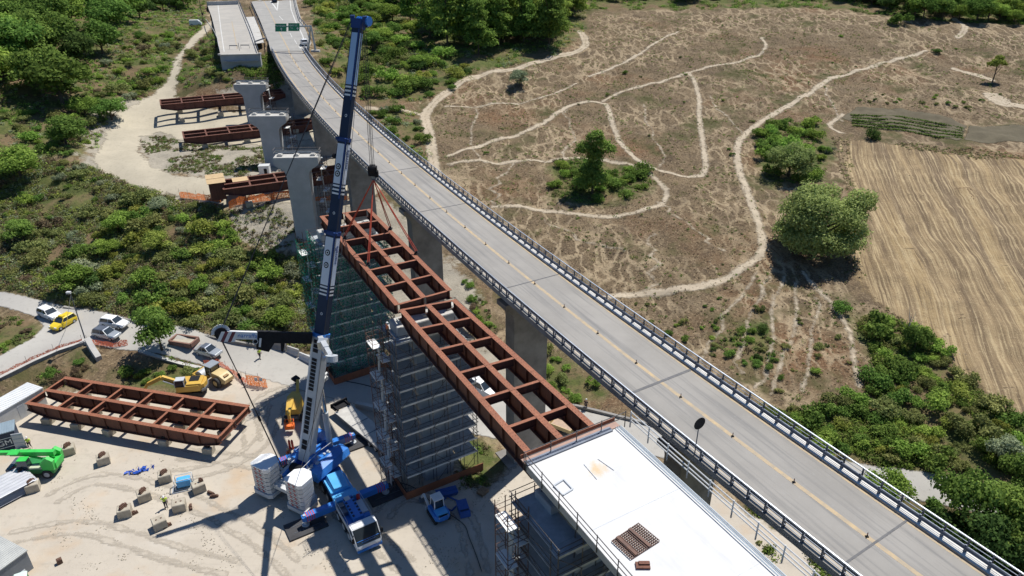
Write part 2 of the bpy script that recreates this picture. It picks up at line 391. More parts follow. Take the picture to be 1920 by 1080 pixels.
# zones
GREEN_PX = [
 [(-200,340),(60,300),(180,315),(260,352),(330,375),(410,388),(428,405),(442,445),(482,474),(560,482),(590,500),(596,655),(500,650),(400,628),(262,598),(130,572),(0,541),(-200,510)],
 [(-250,-200),(380,-200),(385,40),(330,140),(290,178),(215,212),(190,260),(170,300),(60,305),(-250,330)],
 [(360,95),(398,58),(408,95),(414,125),(440,140),(440,168),(345,168),(335,150),(345,115)],
 [(575,-60),(1100,-60),(1095,60),(1040,108),(900,132),(800,185),(700,200),(640,165),(600,115)],
 [(690,206),(790,216),(798,250),(805,300),(780,300),(720,240)],
 [(1100,-80),(2100,-80),(2100,60),(1900,48),(1700,40),(1600,22),(1500,14),(1100,20)],
 [(1025,305),(1100,298),(1205,312),(1222,345),(1180,375),(1090,382),(1035,370)],
 [(1418,245),(1480,230),(1550,235),(1562,300),(1530,345),(1450,350),(1425,320)],
 [(1600,590),(1680,600),(1760,640),(1800,700),(1860,760),(2000,830),(2000,930),(1740,890),(1560,868),(1450,840),(1500,775),(1620,745),(1640,680)], [(1250,690),(1380,745),(1500,775),(1460,845),(1380,800)], [(488,104),(506,98),(532,150),(520,168),(480,150),(436,128)],
 [(1490,900),(1720,950),(1960,1000),(1960,1400),(1700,1300),(1400,1000),(1380,920)],
 [(240,690),(330,660),(380,690),(385,705),(340,735),(220,725)], [(60,705),(150,660),(172,690),(150,722),(80,735)], [(-60,590),(60,600),(78,625),(40,655),(-60,690)],
 [(850,815),(935,830),(940,880),(900,930),(830,900)], [(1010,660),(1090,680),(1135,740),(1080,760),(1010,745)], [(1330,640),(1440,600),(1460,680),(1380,690)], [(860,500),(900,545),(935,620),(900,640),(860,560)],
]
GREEN = [pix(l) for l in GREEN_PX]
SOIL_PX = [[(428,386),(580,370),(720,372),(790,430),(800,480),(760,480),(600,478),(480,470),(440,442)], [(545,520),(600,525),(600,645),(560,640),(540,600)], [(820,480),(860,500),(900,560),(870,640),(1010,660),(1005,720),(930,820),(840,780),(760,690),(700,560),(740,480)], [(640,250),(700,300),(720,340),(600,330),(600,230)], [(410,170),(470,165),(545,150),(600,210),(600,230),(480,215)], [(250,250),(300,240),(500,262),(600,255),(600,325),(540,345),(430,340),(280,318)], [(170,215),(235,190),(300,180),(300,200),(230,225),(205,260),(185,300),(200,330),(330,376),(420,390),(330,392),(200,345),(150,310)]]
SOIL = [pix(l) for l in SOIL_PX]
def zone(polys):
    o = np.full(XX.shape, 12.)
    for q in polys:
        a = np.array([(p[0], p[1]) for p in q]); m = (XX > a[:, 0].min()-12) & (XX < a[:, 0].max()+12) & (YY > a[:, 1].min()-12) & (YY < a[:, 1].max()+12)
        s_ = np.full(XX.shape, 12.); s_[m] = sdpoly(XX[m], YY[m], q); o = np.minimum(o, s_)
    return np.clip(o, -12, 12)
z_green = zone(GREEN); z_soil = zone(SOIL)
z_yard = np.clip(sd_y, -12, 12)
def grid_mesh(name, xs, ys, Z, attrs, hole=None):
    nx, ny = len(xs), len(ys); X, Y = np.meshgrid(xs, ys)
    me = bpy.data.meshes.new(name); co = np.stack([X, Y, Z], -1).reshape(-1, 3)
    j, i = np.mgrid[0:ny-1, 0:nx-1]; a = (j*nx+i).ravel(); b = a+1; c = a+nx+1; d = a+nx
    tri = np.stack([a, b, c, a, c, d], -1).reshape(-1, 3)
    if hole is not None: tri = tri[np.repeat(~hole.ravel(), 2)]
    return np_mesh(me, co, tri, attrs)
def np_mesh(me, co, faces, attrs={}, smooth=True):
    nf, kf = faces.shape
    me.vertices.add(len(co)); me.vertices.foreach_set('co', co.astype(np.float32).ravel())
    me.loops.add(nf*kf); me.loops.foreach_set('vertex_index', faces.astype(np.int32).ravel())
    me.polygons.add(nf); me.polygons.foreach_set('loop_start', np.arange(0, nf*kf, kf, dtype=np.int32)); me.polygons.foreach_set('loop_total', np.full(nf, kf, np.int32))
    me.polygons.foreach_set('use_smooth', np.full(nf, smooth))
    for k_, v in attrs.items():
        dom = 'POINT' if len(v) == len(co) else 'FACE'
        at_ = me.attributes.new(k_, 'FLOAT', dom); at_.data.foreach_set('value', v.astype(np.float32).ravel())
    me.update(); me.validate(); return me
def attr(nt, name): return N(nt, 'ShaderNodeAttribute', attribute_name=name).outputs['Fac']
# ---- ground material
m_ground, nt, b = newmat('dry_ground')
g = geopos(nt); L = nt.links
mp = N(nt, 'ShaderNodeMapping'); mp.inputs['Scale'].default_value = (1, 1, .3); L.new(g, mp.inputs[0]); gv = mp.outputs[0]
big = noise(nt, .035, 4, .6, gv); med = noise(nt, .22, 5, .7, gv); fine = noise(nt, 1.3, 5, .75, gv); vfine = noise(nt, 5, 3, .7, gv)
c = mixc(nt, ramp(nt, med, .32, .68), (.098,.071,.046), (.190,.139,.083))
c = mixc(nt, ramp(nt, big, .52, .66), c, (.165,.093,.050))
c = mixc(nt, ramp(nt, fine, .56, .72), c, (.045,.034,.025))
c = mixc(nt, ramp(nt, fine, .44, .30), c, (.25,.185,.120))
# straw-coloured trails that sheep have trodden: cells whose borders are bare
wob = N(nt, 'ShaderNodeTexNoise'); wob.inputs['Scale'].default_value = .28; wob.inputs['Detail'].default_value = 3; L.new(gv, wob.inputs['Vector'])
va = N(nt, 'ShaderNodeVectorMath', operation='MULTIPLY_ADD'); L.new(wob.outputs['Color'], va.inputs[0]); va.inputs[1].default_value = (4, 4, 0); L.new(gv, va.inputs[2])
mp2 = N(nt, 'ShaderNodeMapping'); mp2.inputs['Scale'].default_value = (.40, .15, 0); mp2.inputs['Rotation'].default_value = (0, 0, -.35); L.new(va.outputs[0], mp2.inputs[0])
vo = N(nt, 'ShaderNodeTexVoronoi', feature='DISTANCE_TO_EDGE'); vo.inputs['Scale'].default_value = 1; L.new(mp2.outputs[0], vo.inputs['Vector'])
tr1 = ramp(nt, vo.outputs['Distance'], .03, .12, (1,1,1,1), (0,0,0,1))
patch = ramp(nt, noise(nt, .05, 3, .6, gv), .42, .56)
trail = math_(nt, 'MULTIPLY', math_(nt, 'MULTIPLY', tr1, patch), ramp(nt, fine, .28, .50))
c = mixc(nt, math_(nt, 'MULTIPLY', trail, .8), c, (.42,.33,.215))
c = mixc(nt, math_(nt, 'MULTIPLY', ramp(nt, noise(nt, 2.6, 4, .8, gv), .53, .64), .85), c, (.040,.032,.024))
c = mixc(nt, math_(nt, 'MULTIPLY', ramp(nt, noise(nt, 3.1, 4, .8, N(nt, 'ShaderNodeNewGeometry').outputs[0]), .53, .66), .8), c, (.39,.30,.185))
c = mixc(nt, ramp(nt, noise(nt, .075, 5, .7, gv), .54, .66), c, (.085,.080,.034))
# green zone
cg = mixc(nt, ramp(nt, med, .35, .62), (.060,.085,.024), (.135,.140,.048))
cg = mixc(nt, ramp(nt, noise(nt, .12, 4, .65, gv), .44, .60), cg, (.175,.125,.072))
cg = mixc(nt, ramp(nt, fine, .52, .7), cg, (.04,.05,.02))
jit = math_(nt, 'MULTIPLY', math_(nt, 'SUBTRACT', med, .5), 9.0)
jit2 = math_(nt, 'MULTIPLY', math_(nt, 'SUBTRACT', fine, .5), 4.0)
def zmask(a, soft=1.2): return math_(nt, 'MULTIPLY_ADD', math_(nt, 'ADD', math_(nt, 'ADD', attr(nt, a), jit), jit2), -1/soft, True)
def zm(a, soft):
    m = N(nt, 'ShaderNodeMapRange'); L.new(math_(nt, 'ADD', math_(nt, 'ADD', attr(nt, a), jit), jit2), m.inputs[0])
    m.inputs[1].default_value = soft; m.inputs[2].default_value = -soft; return m.outputs[0]
c = mixc(nt, zm('green', 1.4), c, cg)
cs = mixc(nt, ramp(nt, med, .3, .7), (.40,.36,.29), (.27,.245,.20)); cs = mixc(nt, ramp(nt, fine, .55, .72), cs, (.20,.18,.145))
c = mixc(nt, zm('soil', .7), c, cs)
cy = mixc(nt, ramp(nt, med, .3, .7), (.42,.375,.30), (.34,.30,.24))
c = mixc(nt, zm('yard', .6), c, cy)
L.new(c, b.inputs['Base Color']); b.inputs['Roughness'].default_value = .95; b.inputs['Specular IOR Level'].default_value = .15
bump(nt, b, math_(nt, 'ADD', fine, math_(nt, 'MULTIPLY', vfine, .4)), .9, .22)
me = grid_mesh('ground', _gx, _gy, ZZ, {'green': z_green.ravel(), 'soil': z_soil.ravel(), 'yard': z_yard.ravel()})
# ring of coarse ground round the lattice, out to the horizon, welded in height along the seam
def ring():
    xs = np.r_[-3000, -1500, -800, -450, -320, np.arange(GX0, GX1+.1, 8*GS), 320, 450, 800, 1500, 3000]
    ys = np.r_[-1500, -600, -200, -60, 10, np.arange(GY0, GY1+.1, 8*GS), 340, 400, 500, 800, 1500, 3000]
    X, Y = np.meshgrid(xs, ys); xc = np.clip(X, -330, 330); yc = np.clip(Y, -20, 345); Z = Hraw(xc, yc)
    ins = (X >= GX0-.1) & (X <= GX1+.1) & (Y >= GY0-.1) & (Y <= GY1+.1); Z[ins] = bil(ZZ, X[ins], Y[ins])
    far = np.hypot(X-xc, Y-yc); Z = Z+np.where(Y > 300, far*.09, far*.01)
    hole = ins[:-1, :-1] & ins[1:, 1:]
    return grid_mesh('far_ground', xs, ys, Z, {'green': np.full(X.size, -12. ), 'soil': np.full(X.size, 12.), 'yard': np.full(X.size, 12.)}, hole)
for nm, q in (('ground', me), ('hills', ring())):
    q.materials.append(m_ground); o = bpy.data.objects.new(nm, q); COL.objects.link(o); struct(o)

# ---- sheets laid on the ground (each a few cm above), with worn, ragged edges
def sheet(name, sdf, bbox, step, lift, m, margin=1.2, extra=None):
    x0, x1, y0, y1 = bbox
    xs = np.arange(x0, x1+step, step); ys = np.arange(y0, y1+step, step); X, Y = np.meshgrid(xs, ys); S = sdf(X, Y)
    nx = len(xs); keep = (S[:-1, :-1] < margin) & (S[1:, 1:] < margin) & (S[1:, :-1] < margin) & (S[:-1, 1:] < margin)
    j, i = np.nonzero(keep); a = j*nx+i; f = np.stack([a, a+1, a+nx+1, a, a+nx+1, a+nx], -1).reshape(-1, 3)
    used = np.unique(f); mp_ = np.zeros(X.size, int); mp_[used] = np.arange(len(used)); Z = bil(ZZ, X, Y)+lift
    co = np.stack([X, Y, Z], -1).reshape(-1, 3)[used]
    at_ = {'edge': S.ravel()[used]}
    if extra: at_.update({k_: v(X, Y).ravel()[used] for k_, v in extra.items()})
    me = np_mesh(bpy.data.meshes.new(name), co, mp_[f], at_); me.materials.append(m)
    o = bpy.data.objects.new(name, me); COL.objects.link(o); return struct(o)
def bb(pts, m=3):
    xs = [p[0] for p in pts]; ys = [p[1] for p in pts]; return (max(min(xs)-m, GX0+2), min(max(xs)+m, GX1-2), max(min(ys)-m, GY0+2), min(max(ys)+m, GY1-2))
def ragged(nt, bsdf, amp, scale=.8, soft=.12):
    g = geopos(nt); e = attr(nt, 'edge')
    n = math_(nt, 'MULTIPLY', math_(nt, 'SUBTRACT', noise(nt, scale, 5, .7, g), .5), amp)
    a = N(nt, 'ShaderNodeMapRange'); nt.links.new(math_(nt, 'ADD', e, n), a.inputs[0]); a.inputs[1].default_value = soft; a.inputs[2].default_value = -soft
    t = N(nt, 'ShaderNodeBsdfTransparent'); mx = N(nt, 'ShaderNodeMixShader')
    nt.links.new(a.outputs[0], mx.inputs[0]); nt.links.new(t.outputs[0], mx.inputs[1]); nt.links.new(bsdf.outputs[0], mx.inputs[2])
    nt.links.new(mx.outputs[0], nt.nodes['Material Output'].inputs[0])
def dirt(name, c1, c2, c3, amp, scale=.8, soft=.12, s1=.3, s2=2.2, bs=.35):
    m, nt, b = newmat(name); g = geopos(nt)
    c = mixc(nt, ramp(nt, noise(nt, s1, 5, .65, g), .32, .68), (*c1, 1), (*c2, 1))
    c = mixc(nt, ramp(nt, noise(nt, s2, 5, .75, g), .54, .74), c, (*c3, 1))
    nt.links.new(c, b.inputs['Base Color']); b.inputs['Roughness'].default_value = .95; b.inputs['Specular IOR Level'].default_value = .15
    bump(nt, b, noise(nt, s2*2, 4, .7, g), bs, .06); ragged(nt, b, amp, scale, soft); return m
m_yard = dirt('yard_dust', (.50,.45,.375), (.42,.375,.315), (.36,.325,.27), 3.5, .5, .3, .09, 1.0)
nt = m_yard.node_tree; b = nt.nodes['Principled BSDF']; g = geopos(nt)   # rusty stains, pale washed patches and tyre tracks in the dust
src = b.inputs['Base Color'].links[0].from_socket
c = mixc(nt, math_(nt, 'MULTIPLY', ramp(nt, noise(nt, .13, 4, .6, g), .56, .74), .55), src, (.47,.32,.185))
c = mixc(nt, math_(nt, 'MULTIPLY', ramp(nt, noise(nt, .10, 3, .55, N(nt, 'ShaderNodeNewGeometry').outputs[0]), .40, .26), .6), c, (.56,.53,.48))
mpw = N(nt, 'ShaderNodeMapping'); mpw.inputs['Rotation'].default_value = (0, 0, .5); mpw.inputs['Scale'].default_value = (.12, 1.2, 1); nt.links.new(g, mpw.inputs[0])
c = mixc(nt, math_(nt, 'MULTIPLY', ramp(nt, noise(nt, 1.0, 5, .7, mpw.outputs[0]), .55, .75), .35), c, (.30,.265,.22))
c = mixc(nt, math_(nt, 'MULTIPLY', ramp(nt, noise(nt, 4, 3, .8, g), .66, .72), .6), c, (.22,.195,.16))
nt.links.new(c, b.inputs['Base Color'])
m_road = dirt('dusty_asphalt', (.44,.425,.39), (.37,.355,.33), (.33,.315,.29), .9, 1.0, .15, .12, 1.6, .2)
m_track = dirt('pale_gravel', (.47,.42,.325), (.39,.35,.27), (.30,.27,.215), 4.5, .55, .35, .2, 1.8)
m_path = dirt('trodden_earth', (.48,.41,.31), (.39,.325,.24), (.24,.19,.135), 1.9, .75, .3, .4, 2.4)
nt = m_path.node_tree; b = nt.nodes['Principled BSDF']; src = b.inputs['Base Color'].links[0].from_socket; g = geopos(nt)   # a grassy strip between the two wheel ruts
strip = ramp(nt, math_(nt, 'ADD', attr(nt, 'middle'), math_(nt, 'MULTIPLY', noise(nt, .5, 4, .7, g), .9)), .42, .68, (1,1,1,1), (0,0,0,1))
nt.links.new(mixc(nt, math_(nt, 'MULTIPLY', strip, .75), src, (.205,.160,.105)), b.inputs['Base Color'])
sheet('construction_yard', lambda x, y: sdpoly(x, y, YARD), bb([P(-20,1100,0), P(1500,1100,0), P(0,700,0), P(900,700,0), Vector((-110,90,0))]), .9, .045, m_yard, 2.2)
sheet('valley_road', lambda x, y: sdpoly(x, y, ROAD), bb(ROAD), .7, .085, m_road, .8)
sheet('gravel_track', lambda x, y: sdpoly(x, y, TRACK), bb(TRACK), .7, .06, m_track, 2.2)
PATHS = [
 ([(818,345),(812,300),(805,250),(797,218),(815,192),(850,165),(900,143),(960,131),(1030,111),(1088,94),(1098,78),(1088,60)], 1.35),
 ([(690,203),(750,206),(795,216)], 1.0), ([(836,200),(920,195),(1010,185),(1080,157)], .38), ([(1105,143),(1180,112),(1230,80),(1270,60)], .6),
 ([(843,292),(900,275),(1000,240),(1060,202),(1100,191),(1135,195),(1148,230),(1165,270),(1195,300),(1240,321),(1290,332),(1318,326),(1323,300),(1312,230),(1310,180),(1300,150),(1290,136)], .68),
 ([(1130,191),(1190,165),(1250,150),(1285,138),(1330,125),(1400,110),(1435,90),(1428,70)], .6),
 ([(843,308),(960,303),(1060,297),(1130,300),(1200,318),(1240,346),(1249,370),(1230,388),(1180,401),(1110,405),(1040,397),(925,388)], .58),
 ([(1790,36),(1808,48),(1806,60),(1795,70)], 1.2), ([(1735,95),(1680,111),(1600,135),(1555,148),(1520,175),(1450,215),(1400,250),(1383,275),(1386,320),(1405,370),(1425,430),(1429,468),(1412,490),(1370,518),(1290,540),(1200,552),(1136,558)], .85),
 ([(1505,510),(1560,570),(1592,620),(1602,680),(1612,725)], .35), ([(1920,200),(1880,195),(1860,182)], 2.4), ([(1858,178),(1880,190)], 2.2), ([(1790,130),(1830,140),(1858,150)], 1.3),
 ([(1580,215),(1555,235),(1580,250)], .6), ([(1440,520),(1402,600),(1380,700)], .12), ([(1470,520),(1450,620),(1422,728)], .14), ([(1492,530),(1480,640),(1462,738)], .12), ([(1420,512),(1340,620),(1300,690)], .1), ([(1530,560),(1520,650),(1500,735)], .1), ([(1216,440),(1222,480),(1212,545)], .12), ([(1240,380),(1300,430),(1360,470)], .12), ([(900,205),(880,260),(905,300)], .1), ([(1060,205),(1075,250),(1060,295)], .08), ([(1200,195),(1230,260),(1240,316)], .08), ([(1330,180),(1370,230),(1395,255)], .1), ([(1540,160),(1560,200),(1575,228)], .12), ([(960,305),(935,345),(928,385)], .1), ([(1020,410),(1090,450),(1180,470)], .08),
]
for l, hw in PATHS:
    hw = hw*.86 if hw > .3 else hw
    p = pix(l)
    q = [p[0]]                                     # a smooth line through the surveyed points
    for i in range(len(p)-1):
        a0 = p[max(i-1, 0)]; a1, a2 = p[i], p[i+1]; a3 = p[min(i+2, len(p)-1)]
        for t in (.25, .5, .75, 1): q.append(.5*((2*a1)+(a2-a0)*t+(2*a0-5*a1+4*a2-a3)*t*t+(3*a1-a0-3*a2+a3)*t**3))
    if hw <= .14:
        wv_ = fbm(np.array([p_.x for p_ in q]), np.array([p_.y for p_ in q]), [(7, .9, 4), (3, .4, 3)], 70); q = [p_+Vector((w2, 0, 0)) for p_, w2 in zip(q, wv_)]
    sheet('dirt_path', lambda x, y, q=q, hw=hw: sdline(x, y, q)-hw, bb(q), min(.42, max(.28, hw*.45)), .06, m_path, .6, {'middle': lambda x, y, q=q, hw=hw: sdline(x, y, q)+(0 if hw > .8 else 9)})
# stubble field, its combing follows the hill
FIELD = pix([(1572,262),(1650,266),(1760,283),(1920,302),(2060,320),(2060,990),(1930,812),(1855,745),(1785,685),(1700,610),(1618,540),(1596,470),(1604,380),(1575,312)])
m_stub, nt, b = newmat('stubble'); g = geopos(nt); L = nt.links
va = N(nt, 'ShaderNodeVectorMath', operation='MULTIPLY_ADD'); wn = N(nt, 'ShaderNodeTexNoise'); wn.inputs['Scale'].default_value = .016; wn.inputs['Detail'].default_value = 2; L.new(g, wn.inputs['Vector'])
L.new(wn.outputs['Color'], va.inputs[0]); va.inputs[1].default_value = (13, 13, 0); L.new(g, va.inputs[2])
fa, fb_ = at(1690,330), at(1800,600); ang = math.atan2(fb_.y-fa.y, fb_.x-fa.x)
mpf = N(nt, 'ShaderNodeMapping', vector_type='TEXTURE'); mpf.inputs['Rotation'].default_value = (0, 0, ang); mpf.inputs['Scale'].default_value = (30, 1, 500); L.new(va.outputs[0], mpf.inputs[0])
s1 = noise(nt, .55, 4, .7, mpf.outputs[0]); s2 = noise(nt, 2.3, 3, .6, mpf.outputs[0]); s3 = noise(nt, 2.2, 5, .8, g)
c = mixc(nt, ramp(nt, s1, .38, .62), (.165,.120,.074), (.320,.238,.138)); c = mixc(nt, math_(nt, 'MULTIPLY', ramp(nt, noise(nt, .17, 3, .6, mpf.outputs[0]), .50, .60), .6), c, (.38,.28,.148)); c = mixc(nt, math_(nt, 'MULTIPLY', ramp(nt, noise(nt, .23, 3, .6, mpf.outputs[0]), .55, .63), .6), c, (.150,.112,.078))
c = mixc(nt, math_(nt, 'MULTIPLY', ramp(nt, s2, .50, .64), .85), c, (.46,.36,.215)); c = mixc(nt, math_(nt, 'MULTIPLY', ramp(nt, s2, .44, .34), .8), c, (.135,.098,.064))
c = mixc(nt, ramp(nt, s3, .56, .74), c, (.48,.39,.24)); c = mixc(nt, math_(nt, 'MULTIPLY', ramp(nt, noise(nt, .9, 5, .8, g), .50, .72), .6), c, (.165,.120,.078))
L.new(c, b.inputs['Base Color']); b.inputs['Roughness'].default_value = .95; b.inputs['Specular IOR Level'].default_value = .1
bump(nt, b, math_(nt, 'ADD', s2, s3), .9, .2); ragged(nt, b, 5.5, .45, .5)
sheet('stubble_field', lambda x, y: sdpoly(x, y, FIELD), bb(FIELD), .9, .05, m_stub, 1.5)
PLOT = pix([(1578,222),(1605,202),(1690,203),(1760,215),(1812,236),(1800,264),(1700,247),(1620,238)]); PLOT2 = pix([(1818,236),(1960,236),(1960,272),(1808,262)])
m_plot = dirt('garden_soil', (.105,.090,.062), (.145,.125,.085), (.070,.072,.042), 1.2, .7, .2, .4, 2.5)
for q in (PLOT, PLOT2): sheet('vegetable_plot', lambda x, y, q=q: sdpoly(x, y, q), bb(q), .6, .07, m_plot, .8)
# ------------------------------------------------------------------ existing viaduct
VL = [(1600,1098),(1536,1048),(1478,1002),(1422,960),(1398,938),(1307,863),(1223,797),(1171,752),(1140,727),(1094,686),(1039,639),(991,596),(945,557),(870,485),(825,445),(765,392),(710,347),(630,265),(595,222),(570,192),(545,160),(520,120),(507,92)]
_p = np.array([D(*a, 22.6) for a in VL]); _cf = np.polyfit(_p[:, 1], _p[:, 0], 4)
Y_END = 199.5
def vx(y): return float(np.polyval(_cf, y)) if y > 30.5 else float(np.polyval(_cf, 30.5) + np.polyval(np.polyder(_cf), 30.5)*(y-30.5))
STN = [] ; _y = 13.0
while _y <= Y_END: STN.append(_y); _y += 1.5*.86
def vfr(y):
    dx = (vx(y+.05)-vx(y-.05))/.1; L = math.hypot(dx, 1); t = Vector((dx/L, 1/L, DK/L)); n = Vector((1/L, -dx/L, 0))
    return Vector((vx(y), y, 22.6+DK*y)), t, n
def vp(y, o, z=0.): b_, t, n = vfr(y); return b_+n*o+Vector((0, 0, z))
W_D = 8.75
def sweep(mb, prof, ys): 
    mb.loft([[vp(y, o, z) for o, z in prof] for y in ys]); return mb
V = thing('viaduct', 'long curving concrete road viaduct in use, with steel railings and an orange centre line', 'viaduct', vp(60, W_D/2))
vo = V.location.copy()
mb = MB(); sweep(mb, [(0,.14),(0,-.42),(.9,-.52),(1.5,-.6),(2.0,-1.9),(3.4,-1.9),(3.5,-.6),(5.3,-.6),(5.4,-1.9),(6.8,-1.9),(7.3,-.6),(7.9,-.52),(W_D,-.42),(W_D,.14),(W_D-.75,.14),(W_D-.75,-.06),(.75,-.06),(.75,.14)], STN)
mb.build('deck', m_conc_old, V, vo)
m_asph, nt, b = newmat('grey_asphalt'); g = geopos(nt)
c = mixc(nt, ramp(nt, noise(nt, .16, 4, .6, g), .35, .65), (.305,.290,.268), (.252,.240,.222))
mpr = N(nt, 'ShaderNodeMapping', vector_type='TEXTURE'); mpr.inputs['Rotation'].default_value = (0, 0, math.radians(120)); mpr.inputs['Scale'].default_value = (14, .5, 1); nt.links.new(g, mpr.inputs[0])
c = mixc(nt, math_(nt, 'MULTIPLY', ramp(nt, noise(nt, .8, 4, .7, mpr.outputs[0]), .48, .70), .85), c, (.17,.168,.165))
c = mixc(nt, math_(nt, 'MULTIPLY', ramp(nt, noise(nt, 3.5, 4, .8, g), .55, .8), .5), c, (.32,.318,.31))
nt.links.new(c, b.inputs['Base Color']); b.inputs['Roughness'].default_value = .85; bump(nt, b, noise(nt, 9, 3, .7, g), .15, .03)
mb = MB(); sweep(mb, [(.76,-.05),(.76,0),(W_D-.76,0),(W_D-.76,-.05)], STN); mb.build('road_surface', m_asph, V, vo)
for o0, o1, m in ((.80,1.12,m_tanline), (W_D-1.0,W_D-.80,m_tanline), (4.20,4.55,m_tanline)):
    mb = MB(); sweep(mb, [(o0,.001),(o0,.006),(o1,.006),(o1,.001)], STN); mb.build('lane_marking' if o0 > 4 and o0 < 5 else 'kerb_dust', m, V, vo)
m_kerb = mat('kerb_paint', (.46,.40,.32), (.36,.33,.29), 1.1, .85); m_kerbw = mat('white_kerb', (.72,.70,.66), (.55,.53,.50), 1.0, .85, lo=.45, hi=.75)
for o0, o1, m in ((.06,.72,m_kerb), (W_D-.70,W_D-.06,m_kerbw)):
    mb = MB(); sweep(mb, [(o0,.10),(o0,.155),(o1,.155),(o1,.10)], STN); mb.build('kerb', m, V, vo)
JY = [49.2, 67.6, 88.5, 103.5, 119, 133, 146, 158, 171, 184, 197.3, 31.5]
for y in JY:
    mb = MB(); wd = .28 if y in (49.2,) else .16
    a, b_ = vp(y, .78, .012), vp(y, W_D-.78, .012); mb.bar(a, b_, wd, .012); mb.build('expansion_joint', m_joint, V, vo)
# railings: handrail outside, crash barrier inside, on both edges
def wbeam(o, s):   # corrugated barrier beam, thin in offset
    return [(o,.42),(o+.05*s,.47),(o+.05*s,.53),(o,.58),(o+.05*s,.63),(o+.05*s,.70),(o,.75),(o-.02*s,.75),(o-.02*s,.42)]
for side in (0, 1):
    s = 1 if side == 0 else -1; e = 0 if side == 0 else W_D
    hr = MB(); 
    for z, h in ((1.17,.10),):
        o = e+.08*s; sweep(hr, [(o-.045,z-h/2),(o+.045,z-h/2),(o+.045,z+h/2),(o-.045,z+h/2)], STN)
    hro = hr.build('handrail', m_galv, V, vo)
    for z in (.82, .50):
        hr = MB(); o = e+.08*s; sweep(hr, [(o-.02,z-.02),(o+.02,z-.02),(o+.02,z+.02),(o-.02,z+.02)], STN); hr.build('middle_rail', m_rail_dark, hro, vo)
    gb = MB(); sweep(gb, wbeam(e+.40*s, s), STN)
    gbo = gb.build('crash_barrier', m_rail_dark, V, vo)
    mh = MB(); mg = MB()
    i = 0
    for y in STN[1:-1]:
        b_, t, n = vfr(y); R = Matrix((t, n, t.cross(n)*-1)).transposed(); R = Matrix((t, n, Vector((0,0,1)))).transposed()
        near = 24 < y < 98
        a = MB() if near else mh
        a.box(b_+n*(e+.08*s)+Vector((0,0,.66)), (.10,.12,1.06), R); a.box(b_+n*(e+.10*s)+Vector((0,0,.165)), (.24,.24,.025), R)
        a.bar(b_+n*(e+.12*s)+Vector((0,0,.2)), b_+n*(e+.34*s)+Vector((0,0,.6)), .06, .06) if side == 0 else None
        if near: a.build('post', m_rail_dark, hro, vo)
        a = MB() if near else mg
        a.box(b_+n*(e+.31*s)+Vector((0,0,.45)), (.09,.13,.62), R); a.box(b_+n*(e+.36*s)+Vector((0,0,.80)), (.12,.10,.05), R)
        if near: a.build('post', m_rail_dark, gbo, vo)
    for mm, par in ((mh, hro), (mg, gbo)):
        o = mm.build('post', m_rail_dark, par, vo); o['kind'] = 'stuff'
def wall_pier(x, y, zt, tx, ty):
    u = Vector((tx, ty, 0)).normalized(); v = Vector((-u.y, u.x, 0)); zb = H(x, y)-1
    c = Vector((x, y, 0)); mb = MB(); pr = []
    for a, z in ((-2.2,zb),(2.2,zb),(2.2,zt-2.2),(2.35,zt-1.5),(2.8,zt-.9),(3.3,zt-.6),(3.3,zt),(-3.3,zt),(-3.3,zt-.6),(-2.8,zt-.9),(-2.35,zt-1.5),(-2.2,zt-2.2)):
        pr.append(c+u*a-v*1.0+Vector((0,0,z)))
    mb.extr(pr, v*2.0)
    mb.box(c+Vector((0,0,zb+.35)), (6.4,4,1.4), Matrix((u, v, Vector((0,0,1)))).transposed())
    return mb
for x, y in ((16.4,47.3),(1.4,70.5),(-12.1,96.2),(-26.2,125.4),(-38.9,150.8),(-51.2,177.2)):
    yb = min(range(20, 199), key=lambda q: (vp(q, W_D/2)-Vector((x, y, vp(q, 0).z))).length_squared); b_, t, n = vfr(yb)
    q = b_+n*(W_D/2-.3); wall_pier(q.x, q.y, q.z-1.9, n.x, n.y).build('pier', m_conc_old, V, vo)
# small flexible delineators on the centre line
proto = None
DELY = [vfr(y)[0].y for y in np.arange(22, 197, 5.0)]
for i, y in enumerate(DELY):
    p = vp(y, 4.35, .005)
    if proto is None:
        mb = MB(); mb.box((0,0,.03), (.22,.16,.05)); mb.tube((0,0,.04), (0,0,.36), .032, 6); mb.mat(1).tube((0,0,.25), (0,0,.30), .035, 6)
        proto = mb.build('lane_delineator', [m_blackp, m_hivo]); tag(proto, 'small dark delineator post standing on the orange centre line of the viaduct', 'delineator', 'delineators along the viaduct centre line'); proto.location = p
    else: o = proto.copy(); COL.objects.link(o); o.location = p
# round sign seen from behind, on the near railing
p = vp(41.9, .12, .14)
t = thing('round_sign', 'round traffic sign on a post, seen from behind, at the near viaduct railing', 'road sign', p)
mb = MB(); mb.tube((0,0,0), (0,0,3.2), .045, 8); mb.build('post', m_rail_dark, t)
mb = MB(); dr = Vector((.45,-.85,0)); mb.tube(Vector((0,0,3.0))+dr*.03, Vector((0,0,3.0))+dr*.06, .52, 24); mb.build('disc', m_blackp, t)

